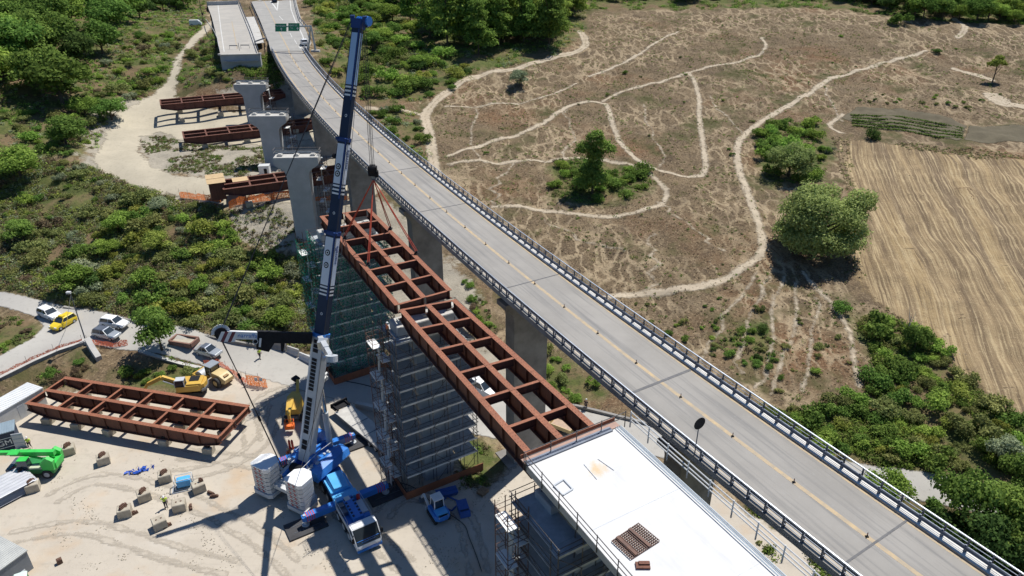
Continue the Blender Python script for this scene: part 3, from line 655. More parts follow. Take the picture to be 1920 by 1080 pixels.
# ------------------------------------------------------------------ new crossing: piers, steel frames, slab
def new_pier(c, ang, zt, label, rail=True, base=None):
    u = Vector((math.cos(ang), math.sin(ang), 0)); v = Vector((-u.y, u.x, 0)); zb = H(c[0], c[1])-.8 if base is None else base
    c = Vector((c[0], c[1], 0)); t = thing('bridge_pier', label, 'bridge pier', (c.x, c.y, zb+.8)); off = t.location
    pr = [(-1.85,zb)]; 
    half = [(1.85,zb),(1.95,zt-3.2),(2.05,zt-2.7),(2.35,zt-2.25),(2.85,zt-1.85),(3.4,zt-1.55),(3.72,zt-1.25),(3.8,zt-.95),(3.8,zt-.02)]
    poly = [(a, z) for a, z in half]+[(-a, z) for a, z in half[::-1]]
    mb = MB(); mb.extr([c+u*a-v*1.15+Vector((0,0,z)) for a, z in poly], v*2.3); mb.build('shaft_and_cap', m_conc, t, off)
    R = Matrix((u, v, Vector((0,0,1)))).transposed()
    mb = MB(); mb.box(c+Vector((0,0,zt+.0)), (7.5,2.2,.10), R); mb.build('cap_top', m_conc_pale, t, off)
    for a in (-2.8, 0, 2.8):
        mb = MB(); mb.box(c+u*a+Vector((0,0,zt+.18)), (.9,.9,.28), R); mb.box(c+u*a+Vector((0,0,zt+.38)), (.6,.6,.12), R); mb.build('bearing', m_conc_pale, t, off)
    if rail:
        mb = MB(); cs = [c+u*a+v*b_+Vector((0,0,zt)) for a, b_ in ((-3.9,-.2),(-3.9,1.45),(3.9,1.45),(3.9,-.2))]
        for z in (.5, 1.05):
            mb.path([q+Vector((0,0,z)) for q in cs], .06, 6)
        mb.build('guard_rail', m_tube, t, off)
        mb = MB(); mb.bar(cs[1]+Vector((0,0,.35)), cs[2]+Vector((0,0,.35)), .03, .5); mb.build('toe_board', m_plank, t, off)
        for a, b_ in [(a, 1.45) for a in np.linspace(-3.9, 3.9, 6)]+[(-3.9,-.2),(3.9,-.2)]:
            mb = MB(); mb.tube(c+u*a+v*b_+Vector((0,0,-.8)), c+u*a+v*b_+Vector((0,0,1.25)), .035, 6); mb.build('post', m_tube, t, off)
        mb = MB(); mb.box(c+v*1.75+Vector((0,0,zt-.9)), (8.0,.7,.06), R); mb.build('walkway', m_plank, t, off)
    return t
A_ = lambda dx, dy: math.atan2(dx, -dy)        # transverse angle from the direction along the bridge
def cross_ang(a, b_): d = Vector(b_)-Vector(a); return math.atan2(d.x, -d.y) if False else math.atan2(-d.x, d.y)
P1, P2, P3, P4, P5, P6 = (-62.1,172.6), (-49.8,145.4), (-37.2,119.6), (-22.6,90.0), (-9.3,67.0), (5.6,42.2)
zt_ = lambda y: 20.1+DK*y
piers = [(P1,P2,'pale concrete bridge pier with hammerhead cap, farthest of the three bare ones'),(P2,P3,'pale concrete bridge pier with hammerhead cap, middle of the three bare ones'),(P3,P4,'tallest bare concrete pier with hammerhead cap, left of the crane boom'),(P4,P5,'concrete pier wrapped in the green netted scaffold under the lifted frame'),(P5,P6,'concrete pier inside the grey scaffold tower under the two frame ends'),(P6,None,'concrete pier inside the scaffold below the white deck slab')]
SD = Vector((-.48,.877,0))
TA = {}
for i, (c, nx, lab) in enumerate(piers):
    d = Vector((c[0]-nx[0], c[1]-nx[1])) if nx else Vector((-.51,.86))
    a = math.atan2(d.x*-1, d.y) if i > 2 else (.03, .02, .06)[i]; TA[c] = a
    new_pier(c, a, zt_(c[1])-(.15 if i > 2 else 0), lab, rail=i < 3)

def frame(label, LS, RS, RE, LE, depth=1.75, bays=6, mt=m_cor, mtop=m_cor_top, group=None, endL=True, name='steel_bridge_frame', taper=(1, 1)):
    """three plate girders joined by cross beams; corners are on the top flange: left start, right start, right end, left end"""
    LS, RS, RE, LE = map(Vector, (LS, RS, RE, LE)); base = (LS+RS+RE+LE)/4-Vector((0,0,depth))
    t = thing(name, label, 'steel frame', base, 0, group); off = base
    for k in (0, .5, 1):
        a = LS.lerp(RS, k); b_ = LE.lerp(RE, k); d = (b_-a); L = d.length; d.normalize(); n = Vector((d.y, -d.x, 0)).normalized(); up = Vector((0,0,1))
        dep = lambda s: depth*(.55+.45*min(1, s/(.11*L))) if (s < .11*L and taper[0]) else (depth*(.55+.45*min(1, (L-s)/(.11*L))) if (L-s < .11*L and taper[1]) else depth)
        ss = [0, .11*L, .89*L, L]
        mb = MB(); mb.k = 0
        prof = [a+d*s-up*.03 for s in ss]+[a+d*s-up*dep(s) for s in ss[::-1]]
        mb.extr([p-n*.02 for p in prof], n*.04)
        for s0, s1 in zip(ss[:-1], ss[1:]): mb.bar(a+d*s0-up*(dep(s0)+.03), a+d*s1-up*(dep(s1)+.03), .62, .06)
        for s in np.linspace(.02*L, .98*L, bays*2+1):
            dd = dep(s); mb.box(a+d*s-up*(dd/2+.01), (.03,.42,dd-.04), Matrix((d, n, up)).transposed())
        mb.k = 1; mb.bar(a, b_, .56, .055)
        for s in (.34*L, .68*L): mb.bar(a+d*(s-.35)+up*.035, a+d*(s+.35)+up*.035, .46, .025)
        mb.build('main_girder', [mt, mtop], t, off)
    for k in (0, .5, 1):
        a = LS.lerp(RS, k); b_ = LE.lerp(RE, k); d = (b_-a); L = d.length; d.normalize(); n = Vector((d.y, -d.x, 0)).normalized(); mb = MB(); R = Matrix((d, n, Vector((0,0,1)))).transposed()
        for i in range(int(L/.4)):
            for o_ in (-.14, .14): mb.box(a+d*(.3+.4*i)+n*o_+Vector((0,0,.045)), (.04,.04,.05), R)
        stuff(mb.build('shear_studs', mtop, t, off))
    for h in (0, .5):
        for j in range(bays+1):
            f = j/bays; f = .004 if j == 0 else (.996 if j == bays else f)
            if j == 0 and not endL: continue
            a = LS.lerp(LE, f).lerp(RS.lerp(RE, f), h); b_ = LS.lerp(LE, f).lerp(RS.lerp(RE, f), h+.5); d = (b_-a).normalized()
            a = a+d*.29-Vector((0,0,.02)); b_ = b_-d*.29-Vector((0,0,.02)); dp = .8
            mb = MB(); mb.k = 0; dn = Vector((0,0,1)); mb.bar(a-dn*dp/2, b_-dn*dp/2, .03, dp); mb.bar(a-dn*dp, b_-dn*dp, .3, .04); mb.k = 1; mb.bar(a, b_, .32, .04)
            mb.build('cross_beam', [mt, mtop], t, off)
    return t
# span being lifted, span already set, span waiting on blocks in the yard
frame('rust-brown steel frame hanging from the crane on four red slings', D(745,572,22.25), D(843,545,22.25), D(690,392,22.25), D(603,405,22.25))
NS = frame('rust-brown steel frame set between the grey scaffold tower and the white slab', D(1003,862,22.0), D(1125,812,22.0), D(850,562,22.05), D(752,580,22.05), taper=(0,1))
yf = [P(49,755,2.9), P(120,708,2.9), P(467,762,2.9), P(411,820,2.9)]
frame('rust-brown steel frame resting on concrete blocks in the yard', *yf)
def stored(lab, px0, z, d, L, wv=6.0, dep=1.6):
    a = P(*px0, z); d = Vector((*d, 0)).normalized(); n = Vector((d.y, -d.x, 0))
    c = [a, a+n*wv, a+n*wv+d*L, a+d*L]; frame(lab, *c, depth=dep, mt=m_cor_old, mtop=m_cor, taper=(1,1)); return a, d, n
ST = []
zz = H(-74,181)+2.55; ST.append(stored('dark rusty steel frame on blocks below the far abutment, beside the farthest pier', (299,187), zz, (.905,.425), 29))
zz = H(-62,163)+2.5; ST.append(stored('dark rusty steel frame on blocks inside the gravel loop, behind the middle pier', (341,247), zz, (.9,.43), 29))
zz = H(-48,131)+2.5; ST.append(stored('dark rusty steel frame topped with plywood at the edge of the gravel track', (413,338), zz, (.91,.42), 29, 5.6))
a, d, n = ST[2]
t = thing('box_girder_end', 'tall dark steel boxes capped with plywood at the end of the stored frame', 'steel box', a-d*1.6+n*1.5-Vector((0,0,2.4)))
for s, lab in ((.2,'far'), (3.2,'near')):
    q = a-d*.9+n*s; R = Matrix((d, n, Vector((0,0,1)))).transposed()
    mb = MB(); mb.box(q+Vector((0,0,-.7)), (2.6,2.4,3.2), R); mb.build('steel_box', m_cor_old, t, t.location)
    mb = MB(); q2 = q+Vector((0,0,1.0)); mb.extr([q2-d*1.6-n*1.4, q2-d*1.6-n*0+Vector((0,0,.35)), q2-d*1.6+n*1.4, q2-d*1.6+n*1.4-Vector((0,0,.06)), q2-d*1.6+Vector((0,0,.29)), q2-d*1.6-n*1.4-Vector((0,0,.06))], d*3.2); mb.build('plywood_cover', m_ply, t, t.location)
mb = MB(); q = a+d*3.4+n*1.2+Vector((0,0,.09)); mb.box(q, (2.8,2.6,.05), Matrix((d, n, Vector((0,0,1)))).transposed()); tag(mb.build('plywood_sheet', m_ply), 'plywood sheet lying on the stored frame by the gravel track', 'plywood')
# blocks under the frames
blk = None
def block(p, rz, label, group=None, s=1.0, wood=None, zscale=1.0):
    t = thing('concrete_block', label, 'concrete block', p, rz, group)
    mb = MB(); h = 1.05*s*zscale; a, b_ = .62*s, .55*s
    mb.loft([[(-a,-b_,-.1),(a,-b_,-.1),(a,b_,-.1),(-a,b_,-.1)], [(-a,-b_,h-.08),(a,-b_,h-.08),(a,b_,h-.08),(-a,b_,h-.08)], [(-a+.06,-b_+.06,h),(a-.06,-b_+.06,h),(a-.06,b_-.06,h),(-a+.06,b_-.06,h)]])
    o = mb.build('block', m_block, t)
    mb = MB(); mb.tube((-.2*s,0,h-.02), (-.2*s,0,h+.03), .09*s, 10); mb.tube((.25*s,0,h-.02), (.25*s,0,h+.03), .09*s, 10); mb.build('lifting_eye', m_rustwood, t)
    return t
def wood_on(p, rz, label, h=1.05, m=None, L=.95, w=.3):
    mb = MB(); mb.box((0,0,.1), (L,w,.18)); mb.box((.02,.03,.27), (L*.9,w*.8,.16)); mb.box((-.05,.1,.40), (L*.55,.16,.12))
    o = mb.build('timber_packing', m or m_rustwood); o.location = Vector(p)+Vector((0,0,h)); o.rotation_euler = (0,0,rz); tag(o, label, 'timber'); return o
u = (yf[3]-yf[0]).normalized(); v = (yf[1]-yf[0]).normalized()
ang = math.atan2(u.y, u.x); k = 0
for f in (.09, .25, .42, .71, .93):
    for g_ in (.0, .5, 1.):
        q = yf[0].lerp(yf[3], f).lerp(yf[1].lerp(yf[2], f), g_); q.z = H(q.x, q.y)
        block(q, ang+.2*math.sin(9*f+g_*5), 'pale concrete block standing under the steel frame in the yard', 'blocks under the yard frame', .98)
        wood_on(q, ang, 'dark timber packing squeezed between a block and the yard frame', 1.02, m_blackp, .5, .4)['group'] = 'packings under the yard frame'
LB = ['far stored frame below the abutment', 'middle stored frame in the gravel loop', 'stored frame with the plywood covers']
for (a, d, n), lb in zip(ST, LB):
    for f in (4, 13, 24):
        for g_ in (0.2, 5.6):
            q = a+d*f+n*g_; q.z = H(q.x, q.y); block(q, math.atan2(d.y, d.x), 'grey concrete block standing under the '+lb, 'blocks under the '+lb, 1.0)
# ------------------------------------------------------------------ white deck slab of the new crossing
SA, SB = D(988,872,22.6), D(1166,799,22.6); sdir = (Vector((.507,-.862,-DK*.862))).normalized(); SL = 42
m_slab, nt, b = newmat('fresh_white_concrete'); g = geopos(nt)
c = mixc(nt, ramp(nt, noise(nt, .3, 4, .6, g), .4, .75), (.64,.64,.635), (.56,.565,.57))
mps = N(nt, 'ShaderNodeMapping', vector_type='TEXTURE'); mps.inputs['Rotation'].default_value = (0,0,math.atan2(sdir.y, sdir.x)); mps.inputs['Scale'].default_value = (7,1,1); nt.links.new(g, mps.inputs[0])
c = mixc(nt, math_(nt, 'MULTIPLY', ramp(nt, noise(nt, .7, 4, .7, mps.outputs[0]), .55, .75), .5), c, (.47,.475,.49))
st = P(1120,880,SA.z); ds = N(nt, 'ShaderNodeVectorMath', operation='DISTANCE'); nt.links.new(g, ds.inputs[0]); ds.inputs[1].default_value = st
c = mixc(nt, math_(nt, 'MULTIPLY', ramp(nt, math_(nt, 'ADD', math_(nt, 'MULTIPLY', ds.outputs['Value'], .5), noise(nt, 1.5, 4, .7, g)), .55, 1.5, (1,1,1,1), (0,0,0,1)), .8), c, (.60,.42,.22))
nt.links.new(c, b.inputs['Base Color']); b.inputs['Roughness'].default_value = .85
t = thing('deck_slab', 'bright white concrete bridge deck slab on the newest span', 'deck slab', SA-Vector((0,0,.4))); off = t.location
u = (SB-SA).normalized(); up = Vector((0,0,1))
SLABT, SLABO = t, off.copy(); mb = MB(); mb.extr([SA, SB, SB-up*.28, SA-up*.28], sdir*SL); mb.build('slab', m_slab, t, off)
mb = MB(); mb.extr([SA-u*.05-up*.02, SA-u*.05-up*.62, SA+u*.22-up*.62, SA+u*.22-up*.29, SA-up*.29], sdir*SL); mb.build('edge_fascia', m_conc_pale, t, off)
w_ = (SB-SA).length
for f in (.14, .5, .86):
    a = SA+u*(w_*f)-up*.32+sdir*.3; mb = MB(); mb.bar(a, a+sdir*SL, .56, .06); mb.bar(a-up*.85, a-up*.85+sdir*SL, .05, 1.6); mb.bar(a-up*1.68, a-up*1.68+sdir*SL, .62, .06); mb.build('main_girder', m_cor_old, t, off)
mb = MB()
for kx in range(3): mb.bar(SB-u*(.15+.22*kx)+up*(.1+.03*kx), SB-u*(.15+.22*kx)+up*(.1+.03*kx)+sdir*SL, .06, .06)
mb.build('conduit', mat('conduit_blue', (.30,.38,.46), (.24,.31,.38), 1, .5), t, off)
def railing(name, label, pts, posts, m, zs=(.55,1.05), r=.035, sp=2.2, cat='railing'):
    t = thing(name, label, cat, pts[0]); off = t.location
    for z in zs:
        mb = MB(); mb.path([Vector(p)+up*z for p in pts], r, 6); mb.build('rail', m, t, off)
    for a, b_ in zip(pts[:-1], pts[1:]):
        a, b_ = Vector(a), Vector(b_); n_ = max(1, int((b_-a).length/sp))
        for i in range(n_+1):
            q = a.lerp(b_, i/n_); mb = MB(); mb.tube(q-up*.45, q+up*1.15, r*1.1, 6); mb.build('post', m, t, off)
    return t
railing('edge_railing', 'tube guard rail along the left edge of the white slab', [SA-u*.1, SA-u*.1+sdir*SL], 0, m_tube)
railing('edge_railing', 'tube guard rail across the front end of the white slab', [SA-sdir*.25-u*.1, SB-sdir*.25+u*.5], 0, m_tube)
railing('edge_railing', 'double pale tube rail along the right side of the white slab, next to the viaduct', [SB+u*.85, SB+u*.85+sdir*SL], 0, m_offw, (.25,.6,1.05), .05)
t = thing('end_hoarding', 'row of rusty boards and walkway at the front end of the white slab', 'hoarding', SA-sdir*.6-up*.3)
mb = MB(); mb.bar(SA-sdir*.55-up*.15, SB-sdir*.55-up*.15, .7, .08); mb.build('walkway', mat('pinkish_board', (.42,.28,.23), (.33,.22,.18), 1.5, .8), t, t.location)
mb = MB(); mb.bar(SA-sdir*.95+up*.05, SB-sdir*.95+up*.05, .05, .34); mb.build('board', m_cor_top, t, t.location)
mb = MB(); mb.bar(SA-sdir*.1+up*.06, SB-sdir*.1-u*1+up*.06, .5, .12); mb.build('edge_beam', m_rail_dark, t, t.location)
# rebar mat over an opening in the slab
t = thing('rebar_mat', 'brown steel rebar grid lying on the white slab', 'rebar mat', D(1190,1016,22.6)+up*.03); q = t.location
cr = [D(1147,1016,22.6), D(1196,983,22.6), D(1236,1016,22.6), D(1183,1050,22.6)]
for k in range(2):
    mb = MB(); n_ = 15 if k == 0 else 13
    for i in range(n_):
        f = i/(n_-1)
        a, b_ = (cr[0].lerp(cr[1], f), cr[3].lerp(cr[2], f)) if k == 0 else (cr[0].lerp(cr[3], f), cr[1].lerp(cr[2], f))
        z = up*(.06 if k else .13); mb.bar(a+z, b_+z, .055, .05)
    if k == 0:
        for f in (.2, .66): a, b_ = cr[0].lerp(cr[1], f), cr[3].lerp(cr[2], f); mb.bar(a+up*.17, b_+up*.17, .24, .06)
    mb.build('bars', m_tube_rust, t, q)
mb = MB(); q4 = [D(1038,912,22.6), D(1057,900,22.6), D(1074,918,22.6), D(1056,929,22.6)]
for i in range(4): mb.bar(q4[i]+up*.05, q4[(i+1) % 4]+up*.05, .12, .1)
tag(mb.build('formwork_frame', m_lgrey), 'small square formwork frame lying on the white slab by its left railing', 'formwork')
for i, (a, b_, r, nm) in enumerate((((1095,871),(1119,899),.05,'left'),((1121,861),(1151,882),.04,'right'))):
    mb = MB(); mb.bar(D(*a,22.6)+up*.03, D(*b_,22.6)+up*.03, r, .04); tag(mb.build('steel_bar', m_lgrey), 'thin steel bar lying on the %s of the orange stain on the white slab' % nm, 'bar')
for s_ in (7.5, 15.0, 22.5):
    mb = MB(); mb.bar(SA+sdir*s_+up*.004, SB+sdir*s_+up*.004, .05, .008); mb.build('pour_joint', m_lgrey, SLABT, SLABO)
mb = MB(); q = D(1205,1062,22.6); mb.box(q+up*.08, (.9,.5,.14)); mb.box(q+up*.2+Vector((.1,.1,0)), (.7,.25,.1)); tag(mb.build('timber_scrap', m_cor), 'small rusty timber piece on the slab below the rebar grid', 'timber')
# ------------------------------------------------------------------ scaffold towers
m_toe = mat('pale_board', (.66,.67,.66), (.50,.51,.50), 1.3, .75)
def tower(label, c, ang, zt, wv, dv, mt, netted=False, hoard=True, group=None, lift=2.0, zb=None, skip=0):
    u = Vector((math.cos(ang), math.sin(ang), 0)); v = Vector((-u.y, u.x, 0)); c = Vector((*c, 0)); zb = H(c.x, c.y) if zb is None else zb
    t = thing('scaffold_tower', label, 'scaffolding', (c.x, c.y, zb)); off = t.location; R = Matrix((u, v, up)).transposed()
    xs = np.linspace(-wv/2, wv/2, 6); ys = [-dv/2, -dv/2+.95, dv/2-.95, dv/2]; Q = lambda a, b_, z: c+u*a+v*b_+up*z
    for i, x in enumerate(xs):
        for j, y in enumerate(ys):
            if j in (1, 2) and False: continue
            mb = MB(); g0 = H(*(Q(x, y, 0).xy))-.2; mb.tube(Q(x, y, g0), Q(x, y, zt+.9), .045, 6); mb.build('pole', mt, t, off)
    n = int((zt-zb)/lift)
    for l in range(1, n+1):
        z = zt-lift*(n-l)
        mb = MB(); jit = .12*math.sin(l*2.3)
        for y in (-dv/2+.55, dv/2-.55): mb.box(Q(jit, y, z), (wv-.1,1.05,.07), R)
        for x in (-wv/2+1.25, wv/2-1.25): mb.box(Q(x, 0, z+.004), (2.4,dv-2.2,.07), R)
        mb.build('platform', m_plank, t, off)
        mb = MB()
        for y in (-dv/2-.06, dv/2+.06):
            for dz in (.5, 1.0): mb.tube(Q(-wv/2-.2, y, z+dz), Q(wv/2+.2, y, z+dz), .035, 5)
        for x in (-wv/2-.06, wv/2+.06):
            for dz in (.5, 1.0): mb.tube(Q(x, -dv/2-.2, z+dz), Q(x, dv/2+.2, z+dz), .035, 5)
        mb.build('guard_rail', mt, t, off)
        mb = MB(); mb.bar(Q(-wv/2, -dv/2-.03, z+.12), Q(wv/2, -dv/2-.03, z+.12), .03, .24); mb.build('toe_board', m_toe, t, off)
        mb = MB()
        for i in range(5):
            a, b_ = (xs[i], xs[i+1]) if (i+l) % 2 else (xs[i+1], xs[i])
            if i % 2 == 0: mb = MB(); mb.tube(Q(a, -dv/2-.1, z-lift), Q(b_, -dv/2-.1, z), .03, 5); mb.build('brace', mt, t, off)
        mb = MB(); mb.tube(Q(-wv/2-.1, -dv/2 if l % 2 else dv/2, z-lift), Q(-wv/2-.1, dv/2 if l % 2 else -dv/2, z), .03, 5)
        mb.build('brace', mt, t, off)
    if netted:
        e = .22
        for a, b_, top in (((-wv/2-e,-dv/2-e),(wv/2+e,-dv/2-e), .0), ((-wv/2-e,dv/2+e),(-wv/2-e,-dv/2-e), .6), ((wv/2+e,-dv/2-e),(wv/2+e,dv/2+e), 0)):
            mb = MB(); g = 10; zz0 = zb+.8
            P0 = [[Q(a[0]+(b_[0]-a[0])*i/g, a[1]+(b_[1]-a[1])*i/g, zz0+(zt+.5+top-zz0)*k/g)+(u*.08*math.sin(i*2+k)+v*.08*math.cos(i+2*k)) for i in range(g+1)] for k in range(g+1)]
            for k in range(g):
                for i in range(g): mb.quad(P0[k][i], P0[k][i+1], P0[k+1][i+1], P0[k+1][i])
            mb.build('debris_net', m_gnet, t, off)
    if hoard:
        mb = MB()
        for a, b_ in (((-wv/2-.5,-dv/2-.6),(wv/2+.4,-dv/2-.6)), ((-wv/2-.5,dv/2+.4),(-wv/2-.5,-dv/2-.6))):
            p0, p1 = Q(*a, 0), Q(*b_, 0); p0.z, p1.z = H(*p0.xy)+.55, H(*p1.xy)+.55; mb.bar(p0, p1, .06, 1.2)
        mb.build('hoarding', m_hoard, t, off)
    return t
def stairs(label, c, ang, zt, mt=None, wv=1.8, dv=1.9, zb=None, group=None, netted=False):
    mt = mt or m_tube_rust
    u = Vector((math.cos(ang), math.sin(ang), 0)); v = Vector((-u.y, u.x, 0)); c = Vector((*c, 0)); zb = H(c.x, c.y) if zb is None else zb
    t = thing('stair_tower', label, 'scaffolding', (c.x, c.y, zb), 0, group); off = t.location; R = Matrix((u, v, up)).transposed(); Q = lambda a, b_, z: c+u*a+v*b_+up*z
    for a in (-wv/2, 0, wv/2):
        for b_ in (-dv/2, dv/2): mb = MB(); mb.tube(Q(a, b_, zb-.2), Q(a, b_, zt+1), .042, 6); mb.build('pole', mt, t, off)
    n = int((zt-zb)/2)
    for l in range(1, n+1):
        z = zb+2*l; s = 1 if l % 2 else -1
        mb = MB(); mb.box(Q(s*(wv/2-.45), 0, z), (.95,dv+.1,.06), R); mb.build('landing', m_land, t, off)
        mb = MB(); mb.bar(Q(-s*(wv/2-.8), .1, z-1.95), Q(s*(wv/2-.9), .1, z), .6, .06, up); mb.build('stair_flight', m_plank, t, off)
        mb = MB()
        for dz in (.5, 1.0): mb.path([Q(-wv/2,-dv/2,z+dz), Q(wv/2,-dv/2,z+dz), Q(wv/2,dv/2,z+dz), Q(-wv/2,dv/2,z+dz), Q(-wv/2,-dv/2,z+dz)], .03, 5)
        mb.tube(Q(-s*wv/2,-dv/2,z-2), Q(s*wv/2,-dv/2,z), .03, 5); mb.tube(Q(s*wv/2,dv/2,z-2), Q(s*wv/2,-dv/2,z), .03, 5)
        mb.build('guard_rail', mt, t, off)
    if netted:
        for a, b_ in (((-wv/2-.15,-dv/2-.15),(wv/2+.15,-dv/2-.15)), ((-wv/2-.15,dv/2+.15),(-wv/2-.15,-dv/2-.15))):
            mb = MB(); g = 8
            for k in range(g):
                z0, z1 = zb+6+(zt+.3-zb-6)*k/g, zb+6+(zt+.3-zb-6)*(k+1)/g; mb.quad(Q(*a, z0), Q(*b_, z0), Q(*b_, z1), Q(*a, z1))
            mb.build('debris_net', m_gnet, t, off)
    return t
def tr(c, a, b_): A = TA[c]; return (c[0]+math.cos(A)*a-math.sin(A)*b_, c[1]+math.sin(A)*a+math.cos(A)*b_)
tower('grey scaffold tower round the pier under the two steel frame ends', P5, TA[P5], 20.6, 9.2, 4.6, m_tube)
tower('scaffold tower wrapped in green debris netting under the lifted frame', P4, TA[P4], 21.2, 9.4, 4.8, m_tube, True)
tower('scaffold tower under the white deck slab at the bottom of the photo', tr(P6, -.4, -1.6), TA[P6], 20.4, 10.4, 6.4, m_tube, hoard=False, zb=H(7,40))
stairs('rusty stair tower with pale landings at the left of the grey scaffold tower', tr(P5, -5.65, .2), TA[P5], 21.0)
stairs('stair tower with pale landings at the left of the green netted scaffold', tr(P4, -5.75, .2), TA[P4], 21.6, netted=True)
stairs('stair tower with pale landings left of the white slab', tr(P6, -6.3, .4), TA[P6], 20.6)
for c, lab in ((P1,'slim stair tower beside the farthest bare pier'), (P2,'slim stair tower beside the middle bare pier'), (P3,'slim stair tower beside the tallest bare pier')):
    stairs(lab, tr(c, 3.9, .1), TA[c], zt_(c[1])-1.2)
# ------------------------------------------------------------------ mobile crane
T0 = Vector((-23.3, 66.9, 0)); T0.z = H(T0.x, T0.y)
F = Vector((.53,-.848,0)); Lf = Vector((.848,.53,0)); CB = T0+Lf*.35
def K(s, l, z): return CB+F*s+Lf*l+up*z           # carrier coordinates
RK = Matrix((F, Lf, up)).transposed()
tip = Vector((-16.2, 79.7, 50.1)); sx = Vector((tip.x-T0.x, tip.y-T0.y, 0)).normalized(); sy = Vector((-sx.y, sx.x, 0))
def S(x, y, z): return T0+sx*x+sy*y+up*z          # superstructure coordinates
RS_ = Matrix((sx, sy, up)).transposed()
C = thing('mobile_crane', 'huge blue and white mobile crane with a telescopic boom lifting a steel frame', 'crane', T0); off = T0.copy()
def wheel(par, c, ax, r, wd, off_, rim=m_offw, rr=.55, name='wheel'):
    c = Vector(c); ax = Vector(ax).normalized(); mb = MB(); n = 18
    a = ax.orthogonal().normalized(); b_ = ax.cross(a); rings = []
    for t_, q in ((-.5,.86),(-.42,.97),(-.2,1),(.2,1),(.42,.97),(.5,.86)): rings.append([c+ax*(t_*wd)+(a*math.cos(2*PI*i/n)+b_*math.sin(2*PI*i/n))*r*q for i in range(n)])
    mb.loft(rings); o = mb.build(name, m_black, par, off_)
    mb = MB(); mb.tube(c-ax*(wd*.5+.015), c+ax*(wd*.5+.015), r*rr, 14); mb.tube(c-ax*(wd*.5+.05), c+ax*(wd*.5+.05), r*rr*.4, 8); mb.build('rim', rim, o, off_); return o
mb = MB(); mb.box(K(5.0,0,1.25), (19.6,1.5,.6), RK); mb.box(K(5.0,0,1.62), (19.4,2.5,.22), RK); mb.build('chassis', m_blue, C, off)
for s in (12.5, 10.8, 9.1, 5.6, 3.9, 2.2, .5, -1.2):
    for l in (-1.18, 1.18): wheel(C, K(s,l,.72), Lf, .70, .5, off)
mb = MB(); mb.box(K(6.0,0,1.95), (3.4,2.5,.5), RK); mb.loft([[K(4.2,-1.0,2.2),K(4.2,1.0,2.2),K(4.2,.8,2.75),K(4.2,-.8,2.75)],[K(7.0,-1.0,2.2),K(7.0,1.0,2.2),K(7.0,.8,2.6),K(7.0,-.8,2.6)]]); mb.build('deck_cover', m_blue_l, C, off)
mb = MB(); mb.box(K(8.0,0,2.0), (1.1,2.7,.75), RK); mb.build('outrigger_box', m_blue_l, C, off)
mb = MB(); mb.box(K(-2.6,0,1.7), (1.3,2.7,.8), RK); mb.build('outrigger_box', m_blue, C, off)
mb = MB(); mb.box(K(10.4,0,2.25), (3.6,1.15,.7), RK); mb.mat(1)
for i in range(6):
    for l in (-.42,.42): mb.box(K(9.0+i*.55,l,2.605), (.32,.24,.012), RK)
mb.mat(2); mb.box(K(8.9,-.1,2.63), (.6,.6,.06), RK); mb.build('boom_rest', [m_blue, m_navy, m_offw], C, off)
mb = MB(); mb.box(K(10.6,.95,2.15), (2.0,.75,.6), RK); mb.build('battery_box', m_lgrey, C, off)
mb = MB(); mb.box(K(11.7,.9,2.0), (.9,.9,.5), RK); mb.build('oil_tank', m_blue, C, off)
mb = MB(); mb.tube(K(9.3,1.05,2.1), K(9.3,1.05,2.9), .2, 10); mb.build('exhaust', m_red, C, off)
mb = MB(); mb.box(K(9.6,-.95,2.0), (1.7,.7,.5), RK); mb.box(K(9.4,-.9,2.3), (.5,.5,.3), RK); mb.build('tool_box', m_rail_dark, C, off)
for l in (-1.36, 1.36):
    mb = MB(); mb.box(K(10.9,l,1.75), (4.6,.06,.62), RK); mb.build('side_panel', m_offw, C, off)
    mb = MB(); mb.path([K(8.7,l,2.1),K(8.7,l,2.9),K(12.4,l,2.9),K(12.4,l,2.1)], .025, 5); mb.build('hand_rail', m_lgrey, C, off)
# driving cab
cabr = lambda s, w_, z0, z1: [K(s,-w_,z0), K(s,w_,z0), K(s,w_,z1), K(s,-w_,z1)]
mb = MB(); mb.loft([cabr(12.9,1.42,.75,2.75), cabr(13.85,1.42,.75,2.75), cabr(14.72,1.40,.65,1.6), cabr(14.95,1.36,.6,1.2)]); mb.build('cab', m_white, C, off)
mb = MB(); mb.extr([K(13.88,-1.34,2.73), K(13.88,1.34,2.73), K(14.74,1.32,1.58), K(14.74,-1.32,1.58)], F*.02+up*.012); mb.extr([K(14.75,-1.32,1.56), K(14.75,1.32,1.56), K(14.90,1.30,1.30), K(14.90,-1.30,1.30)], F*.02); mb.build('windscreen', m_glass, C, off)
for l in (-1, 1):
    mb = MB(); mb.extr([K(13.1,l*1.425,2.55), K(13.8,l*1.425,2.55), K(14.35,l*1.425,1.8), K(13.1,l*1.425,1.8)], Lf*l*.012); mb.build('side_window', m_glass, C, off)
    mb = MB(); mb.box(K(14.6,l*1.6,2.0), (.12,.25,.6), RK); mb.bar(K(14.3,l*1.4,2.5), K(14.6,l*1.6,2.3), .05, .05); mb.build('mirror', m_blackp, C, off)
    mb = MB(); mb.box(K(14.97,l*1.0,.95), (.06,.5,.25), RK); mb.build('headlight', m_head, C, off)
mb = MB(); mb.box(K(14.85,0,.62), (.35,2.75,.34), RK); mb.build('bumper', m_blue, C, off)
mb = MB(); mb.box(K(13.35,0,2.78), (.9,2.5,.05), RK); mb.build('cab_roof', m_white, C, off)
